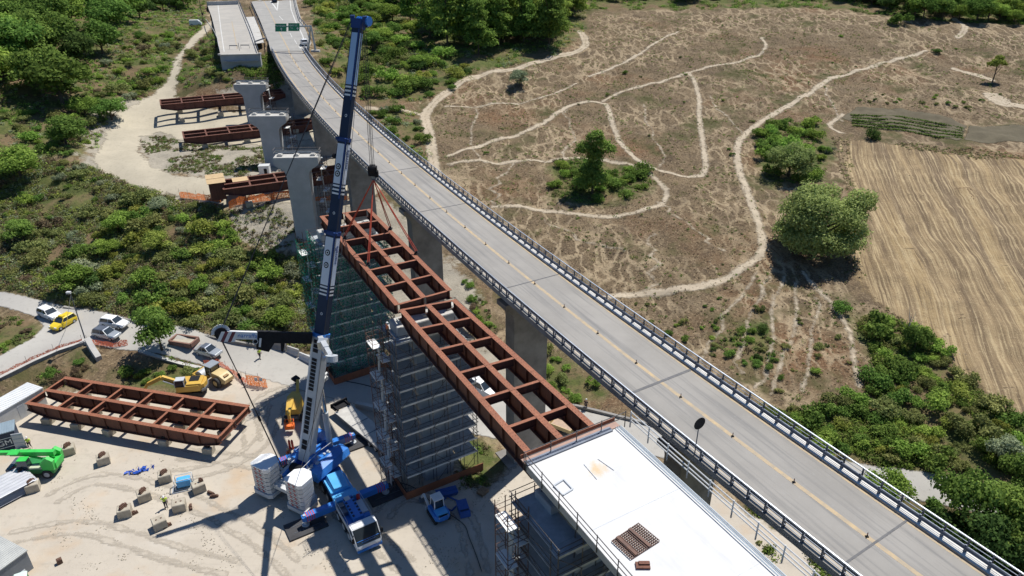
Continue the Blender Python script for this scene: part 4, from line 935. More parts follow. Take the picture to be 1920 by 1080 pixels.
# outriggers and the mats they stand on
for s, l, lab in ((7.9,-1,'left of the crane cab, in the foreground'), (7.9,1,'right of the crane cab'), (-2.6,1,'beside the flatbed trailer'), (-2.6,-1,'behind the left counterweight')):
    e = 4.75*l
    mb = MB(); mb.box(K(s,l*2.9,1.35), (.78,3.6,.72), RK); mb.box(K(s+.02,l*4.2,1.33), (.62,1.7,.56), RK); mb.mat(1)
    for i in range(4): mb.box(K(s,l*(3.75+i*.26),1.35), (.80,.09,.74), RK)
    mb.mat(2); mb.tube(K(s,e,1.75), K(s,e,.42), .17, 10); mb.tube(K(s,e,.42), K(s,e,.30), .42, 12)
    mb.build('outrigger', [m_blue, m_red, m_lgrey], C, off)
    q = K(s,e,0); q.z = H(q.x, q.y)
    mt = thing('outrigger_mat', 'black outrigger mat '+lab, 'crane mat', q); 
    mb = MB(); mb.box((0,0,.12), (2.6,4.3,.26), RK.copy()); mb.build('pad', m_mat, mt)
    mb = MB(); 
    for i in (-1,1): mb.bar(F*(.5*i)-Lf*1.5+up*.262, F*(.5*i)+Lf*1.5+up*.262, .05, .03)
    mb.build('lifting_bar', m_rail_dark, mt)
# turntable and superstructure
mb = MB(); mb.tube(S(0,0,1.72), S(0,0,2.25), 1.35, 24); mb.build('slewing_ring', m_rail_dark, C, off)
mb = MB()
for y in (-.95, .95):
    mb.extr([S(-4.9,y-.14,2.2), S(2.3,y-.14,2.2), S(2.3,y-.14,2.7), S(-.6,y-.14,3.0), S(-1.5,y-.14,4.15), S(-2.2,y-.14,4.15), S(-3.0,y-.14,3.1), S(-4.9,y-.14,2.8)], sy*.28)
mb.box(S(-1.0,0,2.35), (6.4,1.8,.25), RS_); mb.build('upper_frame', m_blue, C, off)
r_ = [(-2.9,2.0),(-3.2,2.5),(-2.9,3.3),(-2.0,3.55),(-1.45,3.4),(-1.4,2.0)]
mb = MB(); mb.loft([[S(-3.3,y*.9-.2,z*.95) for y, z in r_], [S(-2.4,y,z) for y, z in r_], [S(1.2,y,z) for y, z in r_], [S(2.2,y*.92-.1,z*.93) for y, z in r_]]); mb.build('engine_housing', m_blue, C, off)
mb = MB(); mb.box(S(-.2,2.1,2.6), (2.4,1.2,1.0), RS_); mb.box(S(-1.8,2.0,2.5), (.7,1.0,.8), RS_); mb.build('winch_housing', m_blue, C, off)
cb = lambda x, z0, z1, y0=1.45, y1=2.55: [S(x,y0,z0), S(x,y1,z0), S(x,y1,z1), S(x,y0,z1)]
mb = MB(); mb.loft([cb(1.2,2.1,3.9), cb(2.6,2.1,3.9), cb(3.2,2.1,2.9)]); mb.build('operator_cab', m_blue, C, off)
mb = MB(); mb.quad(*[p+sx*.02+up*.01 for p in cb(2.62,3.0,3.85)[:2]], *[p+sx*.02 for p in cb(2.62,3.0,3.85)[2:]]); mb.box(S(1.95,2.56,3.3), (1.1,.02,.8), RS_); mb.build('cab_window', m_glass, C, off)
rr_ = random.Random(4)
mb = MB()
for i in range(34):
    x = rr_.uniform(-4.4,.6); y = rr_.choice((-1,1))*rr_.uniform(1.0,1.9); z = rr_.uniform(2.9,3.9)*.95
    mb.box(S(x,y,z), (rr_.uniform(.15,.5),rr_.uniform(.15,.4),rr_.uniform(.12,.35)), RS_)
mb.build('hydraulic_fittings', m_lgrey, C, off)
for y in (-1.35, 1.35):
    mb = MB(); mb.path([S(-5.2,y,2.8),S(-5.2,y,3.9),S(-1.0,y,4.4),S(1.4,y,4.2)], .035, 5); mb.path([S(-3.2,y,2.8),S(-3.2,y,4.1)], .03, 5); mb.bar(S(-5,y,2.85), S(1,y,2.85), .5, .04); mb.build('catwalk', m_lgrey, C, off)
mb = MB(); mb.tube(S(-3.6,-.7,3.1), S(-3.6,.7,3.1), .55, 18); mb.build('winch_drum', m_blackp, C, off)
# counterweight: two stacks of slabs on a base frame
mb = MB(); mb.box(S(-5.6,0,1.9), (1.1,5.6,.5), RS_); mb.box(S(-4.6,0,2.2), (1.6,1.9,.4), RS_); mb.build('counterweight_frame', m_offw, C, off)
for y in (2.6, -2.6):
    oct_ = [(-1.1,-1.0),(-.85,-1.32),(.75,-1.32),(1.45,-.55),(1.45,.55),(.75,1.32),(-.85,1.32),(-1.1,1.0)]
    for k in range(7):
        z0 = .55+k*.6; gr = 1.0 if k else 1.13; mb = MB(); h = .525
        mb.extr([S(-5.75+a*gr,y+b_*gr,z0) for a, b_ in oct_], up*h)
        mb.build('counterweight_slab', m_offw if k < 6 else m_white, C, off)
        if k:
            mb = MB(); mb.box(S(-5.75-1.11,y,z0+.28), (.03,1.3,.08), RS_); mb.build('slab_slot', m_rail_dark, C, off)
            mb = MB(); 
            for j in (-1,1): 
                p_ = [S(-6.86,y+j*.34-.15,z0+.06), S(-6.86,y+j*.34+.15,z0+.06), S(-6.86,y+j*.34+.15,z0+.46)]
                mb.extr(p_, -sx*.015)
            mb.build('warning_stripe', m_red, C, off)
# boom
foot = S(-1.75,0,3.75); ax = (tip-foot); LB_ = ax.length; ax.normalize(); nb = (-sx*ax.z + up*(ax.x*sx.x+ax.y*sx.y)).normalized(); nr = -sy
def B(d, r=0, n=0): return foot+ax*d+nr*r+nb*n
def secbox(mb, d0, d1, w_, h, c=.16):
    pr = [(-w_/2,-h/2+c),(-w_/2+c,-h/2),(w_/2-c,-h/2),(w_/2,-h/2+c),(w_/2,h/2-.03),(w_/2-.03,h/2),(-w_/2+.03,h/2),(-w_/2,h/2-.03)]
    mb.loft([[B(d0,a,b_) for a, b_ in pr], [B(d1,a,b_) for a, b_ in pr]]); return mb
def dpx(py):            # distance along the boom at which it passes a photo row
    lo, hi = 0, LB_
    for _ in range(40):
        m = (lo+hi)/2; q = B(m); dd = q.y*_c+(CAM_H-q.z)*_s; v_ = (CAM_H-q.z)*_c-q.y*_s
        if 540+v_/dd*FPX > py: lo = m
        else: hi = m
    return lo
d1, d2, d3 = dpx(628), dpx(437), dpx(262); d4 = LB_-.6
mb = MB(); secbox(mb, -.6, d1, 1.62, 1.25); mb.build('boom_base_section', m_lgrey, C, off)
for a, b_, n_ in ((.9,2.2,2), (2.9,7.4,8), (8.2,d1-2.6,9), (d1-2.0,d1-.4,3)):
    mb = MB()
    for i in range(n_):
        s0 = a+(b_-a)*i/n_; s1 = s0+(b_-a)/n_-.10; mb.extr([B(s0,-.42,.63),B(s0,.30,.63),B(s1,.30,.63),B(s1,-.42,.63)], nb*.03)
    mb.build('ladder_panel', m_blackp, C, off)
mb = MB(); mb.extr([B(.4,-.80,.632),B(.4,-.56,.632),B(d1-.4,-.56,.632),B(d1-.4,-.80,.632)], nb*.012); mb.build('boom_stripe', m_white, C, off)
for d_, w_, h, a_ in ((d1,1.42,1.05,d2),(d2,1.26,.9,d3),(d3,1.12,.76,d4)):
    first = d_ == d3
    mb = MB(); secbox(mb, d_-1, a_, w_, h); mb.build('boom_section', m_navy, C, off)
    pl = (a_-d_)
    s1 = a_-.45; s0 = s1-pl*(.46 if d_ == d1 else .42) if not first else s1-pl*.46
    pm = m_panel if first else mat('boom_panel_white', (.72,.76,.82), (.66,.70,.77), .4, .4)
    mb = MB(); mb.extr([B(s0,-w_/2+.12,h/2+.002),B(s0,w_/2-.22,h/2+.002),B(s1,w_/2-.22,h/2+.002),B(s1,-w_/2+.12,h/2+.002)], nb*.012); mb.build('boom_panel', pm, C, off)
    mb = MB(); mb.extr([B(s0,w_/2+.002,-h/2+.2),B(s0,w_/2+.002,h/2-.12),B(s1,w_/2+.002,h/2-.12),B(s1,w_/2+.002,-h/2+.2)], nr*.012); mb.build('boom_panel', pm, C, off)
    mb = MB()
    mb.extr([B(s0-1.6,w_/2-.2,h/2+.002),B(s0-1.6,w_/2,h/2+.002),B(s1+.4,w_/2,h/2+.002),B(s1+.4,w_/2-.2,h/2+.002)], nb*.01); mb.build('boom_stripe', m_navy_b, C, off)
    mb = MB()
    for k in range(3):
        q0 = s0-.35-k*.42; mb.extr([B(q0,-w_/2+.12,h/2+.003),B(q0,w_/2-.22,h/2+.003),B(q0+.2,w_/2-.22,h/2+.003),B(q0+.2,-w_/2+.12,h/2+.003)], nb*.012)
        mb.extr([B(q0,w_/2+.003,-h/2+.2),B(q0,w_/2+.003,h/2-.12),B(q0+.2,w_/2+.003,h/2-.12),B(q0+.2,w_/2+.003,-h/2+.2)], nr*.012)
    mb.build('boom_stripe', m_white, C, off)
    if not first:
        for k, f_ in enumerate((.36,.62) if d_ == d1 else (.62,.80)):
            q = B(s0+(s1-s0)*(1-f_)+.2, -.05, h/2+.016); mb = MB(); mb.tube(q, q+nb*.03, .34, 18); mb.mat(1).tube(q+nb*.03, q+nb*.04, .22, 16); mb.mat(0).tube(q+nb*.04, q+nb*.05, .11, 12); mb.build('boom_emblem', [m_blackp, m_white], C, off)
        lettering('marraffa', .62, B(s1-1.9 if d_ == d1 else s1-1.6, w_/2+.02, .02), ax, nb, m_navy_b, C, off)
    else:
        for k in range(2): 
            q = B(d_+1.2+k*6, 0, h/2+.01); 
    q = B(d_+pl*.22, .1, h/2+.005); mb = MB(); mb.tube(q, q+nb*.02, .16, 12); mb.mat(1).tube(q+nb*.02, q+nb*.03, .09, 10); mb.build('boom_emblem', [m_white, m_navy], C, off)
for d_, w_, h in ((d1,1.72,1.36),(d2,1.5,1.12),(d3,1.34,.98)):
    mb = MB(); secbox(mb, d_-.22, d_+.22, w_, h, .2); 
    for r in (-1,1): mb.box(B(d_, r*(w_/2+.12), h/2-.1), (.2,.2,.25)); mb.tube(B(d_+.1,r*(w_/2-.1),h/2), B(d_+.1,r*(w_/2-.1),h/2+.28), .09, 8)
    mb.build('boom_collar', m_blue if d_ == d1 else m_navy_b, C, off)
mb = MB(); secbox(mb, d4, LB_+.35, 1.30, .95, .12); mb.box(B(LB_+.3,.75,-.1), (.5,.5,.9)); mb.box(B(LB_+.3,-.7,.2), (.45,.4,.8)); mb.box(B(LB_+.1,.2,-.7), (.7,.7,.7)); mb.build('boom_head', m_navy_b, C, off)
for r in (-.5,-.2,.15,.45): 
    q = B(LB_+.35, r, -.55); mb = MB(); mb.tube(q-nr*.06, q+nr*.06, .42, 16); mb.build('sheave', m_blue, C, off)
mb = MB(); mb.tube(B(LB_+.3,.95,-.3), B(LB_+.3,1.15,-.3), .5, 14); mb.build('sheave', m_blue, C, off)
mb = MB(); q = B(d3-1.9,-.75,.2); mb.tube(q, q-nr*.35, .28, 12); mb.build('cable_reel', m_blackp, C, off)
mb = MB(); a = S(2.0,0,2.45); b_ = B(9.2,0,-.7); m_ = a.lerp(b_, .52); mb.tube(a, m_, .36, 14); mb.mat(1).tube(m_, b_, .24, 14); mb.build('luffing_cylinder', [m_lgrey, mat('chrome_rod', (.6,.6,.6), (.5,.5,.5), 2, .2, .8)], C, off)
mb = MB(); q = B(9.4,0.2,-.9); mb.box(q, (.9,.9,.4), RS_); mb.box(q+up*.3+sx*.4, (.9,.3,.2), RS_); mb.build('cylinder_bracket', m_offw, C, off)
lettering('A', .5, B(d1-2.0, .82, .1), ax, nb, m_blue, C, off)
q = B(d1-2.0,.815,.1); mb = MB()
for i in range(20):
    t0, t1 = 2*PI*i/20, 2*PI*(i+1)/20; mb.bar(q+(ax*math.cos(t0)+nb*math.sin(t0))*.42, q+(ax*math.cos(t1)+nb*math.sin(t1))*.42, .02, .07, nr)
mb.build('emblem_ring', m_blue, C, off)
# guying arms (Y) folded out from the head of the base section
def arm(px, py, L, left):
    c0 = B(d1-.25, -.5 if left else .5, .7); r = Vector(tuple(ray(px, py))).normalized(); cc = Vector((0,0,CAM_H)); m = (c0-cc).dot(r); dist = (cc+r*m-c0).length
    t_ = m-math.sqrt(max(L*L-dist*dist, 0)) if not left else m-1.0; return c0, cc+r*t_
a0, a1 = arm(412, 627, 12.4, True); b0, b1 = arm(622, 672, 11.2, False)
for (c0, c1, lf) in ((a0, a1, 1), (b0, b1, 0)):
    d = (c1-c0); L = d.length; d.normalize(); n = (nb-d*nb.dot(d)).normalized(); s_ = d.cross(n)
    if s_.z > 0: s_ = -s_
    if lf:
        mb = MB(); mb.bar(c0+d*.2+s_*.15, c0+d*(L*.60)+s_*.15, .5, 1.25, -s_); mb.extr([c0+d*(L*.40)-s_*.5+n*.3, c0+d*(L*.62)-s_*.5+n*.3, c0+d*(L*.61)+s_*1.5+n*.3, c0+d*(L*.48)+s_*1.8+n*.3, c0+d*(L*.42)+s_*.6+n*.3], -n*.7); mb.extr([c0+d*.3+s_*.3, c0+d*3.6+s_*.3, c0+d*3.4+s_*1.8, c0+d*3.15+s_*1.9, c0+d*3.1+s_*.9], -n*.12); mb.build('guy_arm', m_blackp, C, off)
        mb = MB(); mb.bar(c0+d*(L*.60), c1-d*.6, .55, .82, -s_); mb.build('guy_arm_end', m_white, C, off)
        fv = n if n.dot(Vector((0,-1,.3))) > 0 else -n
        lc = c0+d*(L*.775); lettering('marraffa', .66, lc-d*.45+fv*.29, -d, -s_, m_blue, C, off)
        q = lc+d*1.55+fv*.285; ring_ = MB()
        for i in range(16): t0, t1 = 2*PI*i/16, 2*PI*(i+1)/16; ring_.bar(q+(d*math.cos(t0)+s_*math.sin(t0))*.3, q+(d*math.cos(t1)+s_*math.sin(t1))*.3, .02, .06, fv)
        ring_.build('emblem_ring', m_blue, C, off); lettering('A', .42, q+fv*.01, -d, -s_, m_blue, C, off)
        mb = MB(); q = c1-d*.1-s_*.15; mb.tube(q-n*.3, q+n*.3, .66, 20); mb.build('guy_winch_drum', m_blackp, C, off)
        mb = MB()
        for i in range(20): t0, t1 = 2*PI*i/20, 2*PI*(i+1)/20; mb.bar(q+n*.0+(d*math.cos(t0)+s_*math.sin(t0))*.72, q+(d*math.cos(t1)+s_*math.sin(t1))*.72, .10, .5, d*math.cos(t0)+s_*math.sin(t0)) if math.sin(t0) < .3 else None
        mb.build('drum_guard', m_white, C, off)
        mb = MB(); q = c1-d*1.0+fv*.33
        for i in range(5):
            mb.mat(i % 2); mb.extr([q+d*(.9-.36*i)-s_*.4, q+d*(.54-.36*i)-s_*.4, q+d*(.9-.36*i)+s_*.7, q+d*(1.26-.36*i)+s_*.7], fv*.02)
        mb.build('warning_plate', [m_white, mat('dull_maroon', (.16,.03,.05), (.13,.03,.04), 2, .6)], C, off)
        mb = MB(); mb.bar(c0+d*5.8+s_*1.2+fv*.4, c0+d*5.8+s_*.2+fv*.4, .22, .05, fv); mb.build('marker_plate', m_white, C, off)
        q = c0+d*6.3+s_*.6+fv*.36; mb = MB(); mb.tube(q, q+fv*.02, .3, 16); mb.mat(1).tube(q+fv*.02, q+fv*.03, .22, 14); mb.build('emblem_ring', [m_lgrey, m_blackp], C, off)
    else:
        mb = MB(); mb.bar(c0+d*.2, c0+d*(L*.6), .55, .8); mb.bar(c0+d*(L*.6), c1, .45, .62); q = c1; mb.tube(q-s_*.3, q+s_*.3, .6, 16); mb.build('guy_arm', m_lgrey, C, off)
        mb = MB(); mb.bar(c0+d*1.5+s_*.5, c0+d*(L*.8)+s_*.5, .3, .4); mb.box(c0+d*3, (1,1,.9)); mb.build('guy_arm_cover', m_silver, C, off)
def rope(name, pts, r, par=C, off_=off, n=5): mb = MB(); mb.path(pts, r, n); return mb.build(name, m_rope, par, off_)
th = B(LB_+.2,-.75,.35)
rope('guy_rope', [th, a1], .055); rope('guy_rope', [th+nr*.2, a1+up*.2], .03)
rope('guy_rope', [B(LB_,.8,.3), b1], .03)
q_ = S(-4.6,1.2,3.6); m_ = a1.lerp(q_, .28)
rope('guy_rope', [a1-up*.6, m_], .05); rope('guy_rope', [a1-up*.6+nr*.15, m_], .05); rope('guy_rope', [m_, q_], .075)
for f_ in (.28, .60): 
    q = a1.lerp(q_, f_); mb = MB(); mb.tube(q, q+(q_-a1).normalized()*.6, .15, 8); mb.build('rope_socket', m_blackp, C, off)
rope('guy_rope', [b1, S(-4.4,-1.2,3.4)], .03)
rope('hoist_rope', [B(LB_,.9,.4), B(1.0,.95,.75)], .03)
HK = Vector((-16.2,79.7,33.1))
for dx, dy in ((-.22,-.1),(.22,.1),(-.1,.2),(.1,-.2)): rope('hoist_rope', [Vector((HK.x+dx,HK.y+dy,HK.z+1.3)), B(LB_+.35,.05,-.55)+Vector((dx,dy,-.3))], .032)
hk = thing('hook_block', 'black hook block hanging from the crane boom above the red slings', 'hook block', HK); 
mb = MB(); mb.box((0,0,.75), (1.0,.62,1.1)); mb.tube((-.3,0,1.0), (.3,0,1.0), .52, 16); mb.box((.45,0,.4), (.35,.5,.7)); mb.build('block', m_blackp, hk)
mb = MB(); pts = [Vector((math.sin(a)*.24, 0, -.1+math.cos(a)*.26)) for a in np.linspace(0, 4.4, 9)]; mb.path([Vector((0,0,.3)), *pts], .08, 6); mb.build('hook', m_rail_dark, hk)
for (px, py), lb in (((647,447),'far left'), ((691,497),'near left'), ((732,430),'far right'), ((781,476),'near right')):
    q = D(px, py, 22.3); t = thing('lifting_sling', 'red lifting sling from the crane hook to the %s corner of the lifted frame' % lb, 'sling', q)
    apex = HK+Vector((0,0,-.3)); mb = MB(); d = (apex-q).normalized(); sd = d.orthogonal().normalized()*.12
    mb.tube(q+sd+up*.35, apex, .06, 6); mb.tube(q-sd+up*.35, apex, .06, 6); mb.build('strap', m_redstrap, t, q)
    mb = MB(); mb.tube(q, q+up*.4, .14, 8); mb.box(q+up*.1, (.5,.5,.12)); mb.build('shackle', m_blackp, t, q)
# ------------------------------------------------------------------ vehicles
def head(a, b_):
    a, b_ = at(*a), at(*b_); d = b_-a; return (a+b_)/2, math.atan2(d.y, d.x)
def car(name, label, pa, pb, body, roof=None, L=4.25, Wd=1.8, Hh=1.55, suv=True, loc=None, cat='car', box=False, roofbox=False):
    c, rz = head(pa, pb) if loc is None else loc
    t = thing(name, label, cat, c+up*.06, rz); h = L/2; wd = Wd/2
    def ring(x, w_, z0, z1, tw): return [(x,-w_,z0),(x,w_,z0),(x,w_*1.02,(z0+z1)*.55),(x,w_*tw,z1),(x,-w_*tw,z1),(x,-w_*1.02,(z0+z1)*.55)]
    bh = .62*Hh
    mb = MB(); mb.loft([ring(-h,wd*.86,.42,bh*.93,.9), ring(-h*.95,wd*.97,.28,bh,.93), ring(-h*.3,wd,.25,bh+.02,.95), ring(h*.28,wd,.25,bh,.95), ring(h*.62,wd*.98,.26,bh*.92,.92), ring(h*.92,wd*.92,.28,bh*.80,.88), ring(h,wd*.80,.40,bh*.62,.9)])
    mb.build('body', body, t, smooth=False, bevel=.04)
    xr = -h*.93 if suv else -h*.62; xt = -h*.80 if suv else -h*.36
    bot = [(xr,-wd*.92,bh-.02),(h*.42,-wd*.92,bh-.05),(h*.42,wd*.92,bh-.05),(xr,wd*.92,bh-.02)]
    topv = [(xt,-wd*.74,Hh-.03),(h*.08,-wd*.74,Hh-.03),(h*.08,wd*.74,Hh-.03),(xt,wd*.74,Hh-.03)]
    mb = MB(); mb.loft([bot, topv]); mb.build('windows', m_glass, t)
    mb = MB(); mb.loft([[(xt-.06,-wd*.77,Hh-.05),(h*.10,-wd*.77,Hh-.05),(h*.10,wd*.77,Hh-.05),(xt-.06,wd*.77,Hh-.05)],[(xt,-wd*.68,Hh+.02),(h*.04,-wd*.68,Hh+.02),(h*.04,wd*.68,Hh+.02),(xt,wd*.68,Hh+.02)]])
    ro = mb.build('roof', roof or body, t)
    mb = MB()
    for s in (-1,1):
        mb.bar((xr+.02,s*wd*.925,bh-.02),(xt,s*wd*.755,Hh-.03),.07,.10); mb.bar((h*.41,s*wd*.925,bh-.04),(h*.09,s*wd*.755,Hh-.03),.07,.08); mb.bar((-h*.18,s*wd*.93,bh-.02),(-h*.18,s*wd*.755,Hh-.03),.05,.10)
    mb.build('pillars', body, ro)
    for x in (-h*.62, h*.62):
        for s in (-1,1): wheel(t, (x,s*(wd-.1),.33), (0,1,0), .33, .22, None, m_silver, .6)
    for s in (-1,1):
        mb = MB(); mb.box((h*.945,s*wd*.66,bh*.72), (.16,.38,.14)); mb.build('headlight', m_head, t)
        mb = MB(); mb.box((-h*.965,s*wd*.74,bh*.86), (.12,.24,.22)); mb.build('tail_light', m_tail, t)
        mb = MB(); mb.box((h*.30,s*(wd+.08),bh+.06), (.14,.2,.14)); mb.build('mirror', body, t)
    if roofbox: mb = MB(); mb.box((-.1,0,Hh+.12), (.45,.9,.2)); mb.build('roof_sign', m_yel2, t)
    return t
car('parked_car', 'white hatchback parked by the left verge, behind the yellow car', (77,586), (114,604), m_white, L=4.3)
car('parked_car', 'yellow car with a roof box on the valley road', (135,602), (105,621), m_yel2, L=3.9, Hh=1.6, roofbox=True)
car('parked_car', 'white hatchback parked behind the dark roofed car and orange mesh', (194,604), (240,619), m_white, L=4.4)
car('parked_car', 'silver car with dark roof in front of the white hatchback, behind the orange mesh', (182,625), (222,640), m_silver, m_rail_dark, L=4.2)
car('parked_car', 'silver car with dark roof parked beside the planter and the roller', (375,657), (409,673), m_silver, m_rail_dark, L=4.2, suv=False)
p = D(571,84,22.65); b_, t_, n_ = vfr(197); car('white_car', 'small white car driving away on the highway beside the green gantry sign', 0, 0, m_white, loc=(p, math.atan2(t_.y, t_.x)))
p = D(515,4,22.65); car('dark_car', 'dark car on the highway at the top edge of the photo', 0, 0, m_navy, loc=(p, math.atan2(t_.y, t_.x)))
car('white_van', 'white van under the steel frame beside the viaduct pier', (886,727), (925,748), m_white, L=5.2, Wd=2.0, Hh=2.1)
# ---- flatbed trailer
def P0(px, py, z): return P(px, py, z)
ta, tb = P(643,766,1.0), P(747,850,1.0); d = (tb-ta).normalized(); rz = math.atan2(d.y, d.x); c = (ta+tb)/2; c.z = H(c.x, c.y); TL = (tb-ta).length
t = thing('flatbed_trailer', 'grey low loader trailer parked between the crane and the scaffold tower', 'trailer', c, rz)
mb = MB(); mb.box((0,0,.98), (TL,2.6,.16)); mb.build('deck', mat('trailer_deck', (.52,.51,.48), (.40,.39,.37), 1.2, .8), t)
mb = MB(); mb.box((0,1.28,.9), (TL,.08,.3)); mb.box((0,-1.28,.9), (TL,.08,.3)); mb.box((0,.5,.75), (TL-.6,.16,.35)); mb.box((0,-.5,.75), (TL-.6,.16,.35)); mb.build('frame', m_rail_dark, t)
for x in (-2.2, .6): mb = MB(); mb.box((x,0,1.07), (.14,2.5,.03)); mb.build('cross_strap', m_rail_dark, t)
mb = MB(); mb.box((-TL/2-.5,0,1.2), (1.0,2.4,.12)); mb.box((-TL/2-.95,0,1.45), (.2,2.5,.6)); mb.box((-TL/2-.3,.9,1.35), (1.3,.15,.3)); mb.box((-TL/2-.3,-.9,1.35), (1.3,.15,.3)); mb.build('gooseneck', m_blackp, t)
for x in (TL/2-4.6, TL/2-3.3, TL/2-2.0):
    for s in (-1,1): wheel(t, (x,s*1.12,.42), (0,1,0), .42, .34, None)
mb = MB(); mb.path([(TL/2-3.5,-.9,1.12),(TL/2-2,.3,1.14),(TL/2-.8,.8,1.12)], .05, 5); mb.build('chain', m_tube_rust, t)
# ---- articulated boom lift
c, rz = head((551,790),(563,735)); c = at(553,782)
t = thing('boom_lift', 'yellow articulated boom lift parked with folded arms beside the crane boom', 'boom lift', c, rz)
mb = MB(); mb.box((0,0,.75), (2.4,1.5,.5)); mb.build('chassis', m_rail_dark, t)
for x in (-1.0, 1.0):
    for s in (-1,1): wheel(t, (x,s*1.05,.5), (0,1,0), .5, .42, None, m_yel, .4)
mb = MB(); mb.loft([[(-.9,-1.0,1.1),(-.9,1.0,1.1),(-.9,.8,1.9),(-.9,-.8,1.9)],[(1.6,-1.15,1.1),(1.6,1.15,1.1),(1.6,.95,2.3),(1.6,-.95,2.3)],[(2.9,-.7,1.2),(2.9,.7,1.2),(2.9,.5,2.2),(2.9,-.5,2.2)]]); mb.build('turret', m_yel, t)
mb = MB(); mb.bar((2.6,.1,1.9),(-2.6,.15,2.5),.36,.42); mb.bar((-2.6,.1,2.4),(-2.7,.1,1.2),.3,.34); mb.bar((2.4,-.3,2.0),(4.4,-.2,3.0),.36,.4); mb.build('boom', m_yel, t)
mb = MB(); mb.bar((4.4,-.2,3.0),(4.9,.4,3.2),.9,.3); mb.bar((3.4,-.3,2.5),(4.7,.2,2.3),.25,.25); mb.build('boom_joint', m_blackp, t)
mb = MB(); mb.box((-3.2,.1,.75), (.8,1.1,.12)); mb.box((-3.2,.1,1.0), (.84,1.14,.5)); mb.path([(-3.6,-.45,1.8),(-3.6,.65,1.8),(-2.8,.65,1.8),(-2.8,-.45,1.8),(-3.6,-.45,1.8)], .035, 5)
for x, y in ((-3.6,-.45),(-3.6,.65),(-2.8,.65),(-2.8,-.45)): mb.tube((x,y,.7),(x,y,1.8),.03,5)
mb.build('basket', m_hivo, t)
# ---- tracked excavator
c, rz = head((378,735),(338,738)); 
t = thing('excavator', 'yellow tracked excavator behind the yard frame with its arm to the left', 'excavator', c, rz)
for s in (-1,1):
    mb = MB(); mb.loft([[(-1.9,s*1.2-.25,.3),(-1.9,s*1.2+.25,.3),(-1.9,s*1.2+.25,.6),(-1.9,s*1.2-.25,.6)],[(-1.5,s*1.2-.25,.0),(-1.5,s*1.2+.25,.0),(-1.5,s*1.2+.25,.85),(-1.5,s*1.2-.25,.85)],[(1.5,s*1.2-.25,.0),(1.5,s*1.2+.25,.0),(1.5,s*1.2+.25,.85),(1.5,s*1.2-.25,.85)],[(1.9,s*1.2-.25,.3),(1.9,s*1.2+.25,.3),(1.9,s*1.2+.25,.6),(1.9,s*1.2-.25,.6)]]); mb.build('track', m_black, t)
mb = MB(); mb.extr([(1.4,-1.35,1.05),(1.4,1.35,1.05),(-1.6,1.35,1.05),(-2.3,.9,1.05),(-2.5,0,1.05),(-2.3,-.9,1.05),(-1.6,-1.35,1.05)], (0,0,.95)); mb.box((-1.0,.1,2.1), (2.0,2.2,.25)); mb.build('upper_body', m_yel, t, bevel=.06)
mb = MB(); mb.box((-.9,-.2,2.26), (1.3,1.2,.1)); mb.build('engine_grille', m_blackp, t)
mb = MB(); mb.extr([(-2.45,-1.0,.95),(-2.0,-1.36,.95),(-2.0,1.36,.95),(-2.45,1.0,.95),(-2.62,0,.95)], (0,0,.35)); mb.build('counterweight', m_rail_dark, t)
mb = MB(); mb.loft([[(.1,.35,1.95),(1.5,.35,1.95),(1.5,1.35,1.95),(.1,1.35,1.95)],[(.15,.4,2.95),(1.25,.4,2.95),(1.25,1.3,2.95),(.15,1.3,2.95)]]); mb.build('cab', m_glass, t)
mb = MB(); mb.box((.7,.85,3.0), (1.2,.98,.1)); 
for x, y in ((.13,.38),(.13,1.32),(1.42,.38),(1.42,1.32)): mb.bar((x,y,1.95),(x*.92+.05,y,2.97),.09,.09)
mb.build('cab_frame', m_lgrey, t)
for a, b_, wd, h in (((1.1,-.1,1.7),(3.4,-.1,2.9),.42,.6), ((3.4,-.1,2.9),(5.3,-.1,2.0),.40,.5), ((5.3,-.1,2.1),(6.4,-.1,.7),.3,.36)): 
    mb = MB(); mb.bar(a, b_, wd, h); mb.build('arm', m_yel, t)
mb = MB(); mb.tube((1.6,.25,1.6),(3.2,.25,2.5),.09,8); mb.tube((1.6,-.45,1.6),(3.2,-.45,2.5),.09,8); mb.build('hydraulic_ram', m_lgrey, t)
mb = MB(); mb.extr([(6.2,-.6,.8),(6.8,-.6,.5),(6.6,-.6,.0),(6.0,-.6,.05),(5.8,-.6,.45)], (0,1.1,0)); mb.build('bucket', m_rail_dark, t)
# ---- soil compactor
c, rz = head((432,724),(385,706)); 
t = thing('road_roller', 'faded yellow soil compactor with a grey cab roof next to the excavator', 'roller', c, rz)
mb = MB(); mb.loft([[(-2.6,-.9,.8),(-2.6,.9,.8),(-2.6,.75,1.35),(-2.6,-.75,1.35)],[(-1.6,-1.0,.8),(-1.6,1.0,.8),(-1.6,.85,1.9),(-1.6,-.85,1.9)],[(-.1,-1.0,.8),(-.1,1.0,.8),(-.1,.85,2.0),(-.1,-.85,2.0)]]); mb.build('engine_hood', m_tan, t, bevel=.05)
mb = MB(); mb.box((-2.0,0,1.72), (.6,.8,.08)); mb.build('vent', mat('vent_brown', (.35,.22,.10), (.28,.18,.08), 2, .7), t)
for s in (-1,1): wheel(t, (-1.2,s*1.1,.8), (0,1,0), .8, .55, None, m_tan, .5)
mb = MB(); mb.loft([[(0,-.75,1.2),(1.2,-.75,1.2),(1.2,.75,1.2),(0,.75,1.2)],[(.05,-.7,2.75),(1.1,-.7,2.75),(1.1,.7,2.75),(.05,.7,2.75)]]); mb.build('cab', m_glass, t)
mb = MB(); mb.box((.58,0,2.83), (1.5,1.75,.12)); mb.build('cab_roof', mat('roof_grey', (.26,.29,.33), (.22,.25,.29), 1, .6), t)
mb = MB()
for x in (.03,1.15):
    for s in (-.74,.74): mb.bar((x,s,1.2),(x,s*.96,2.8),.1,.1)
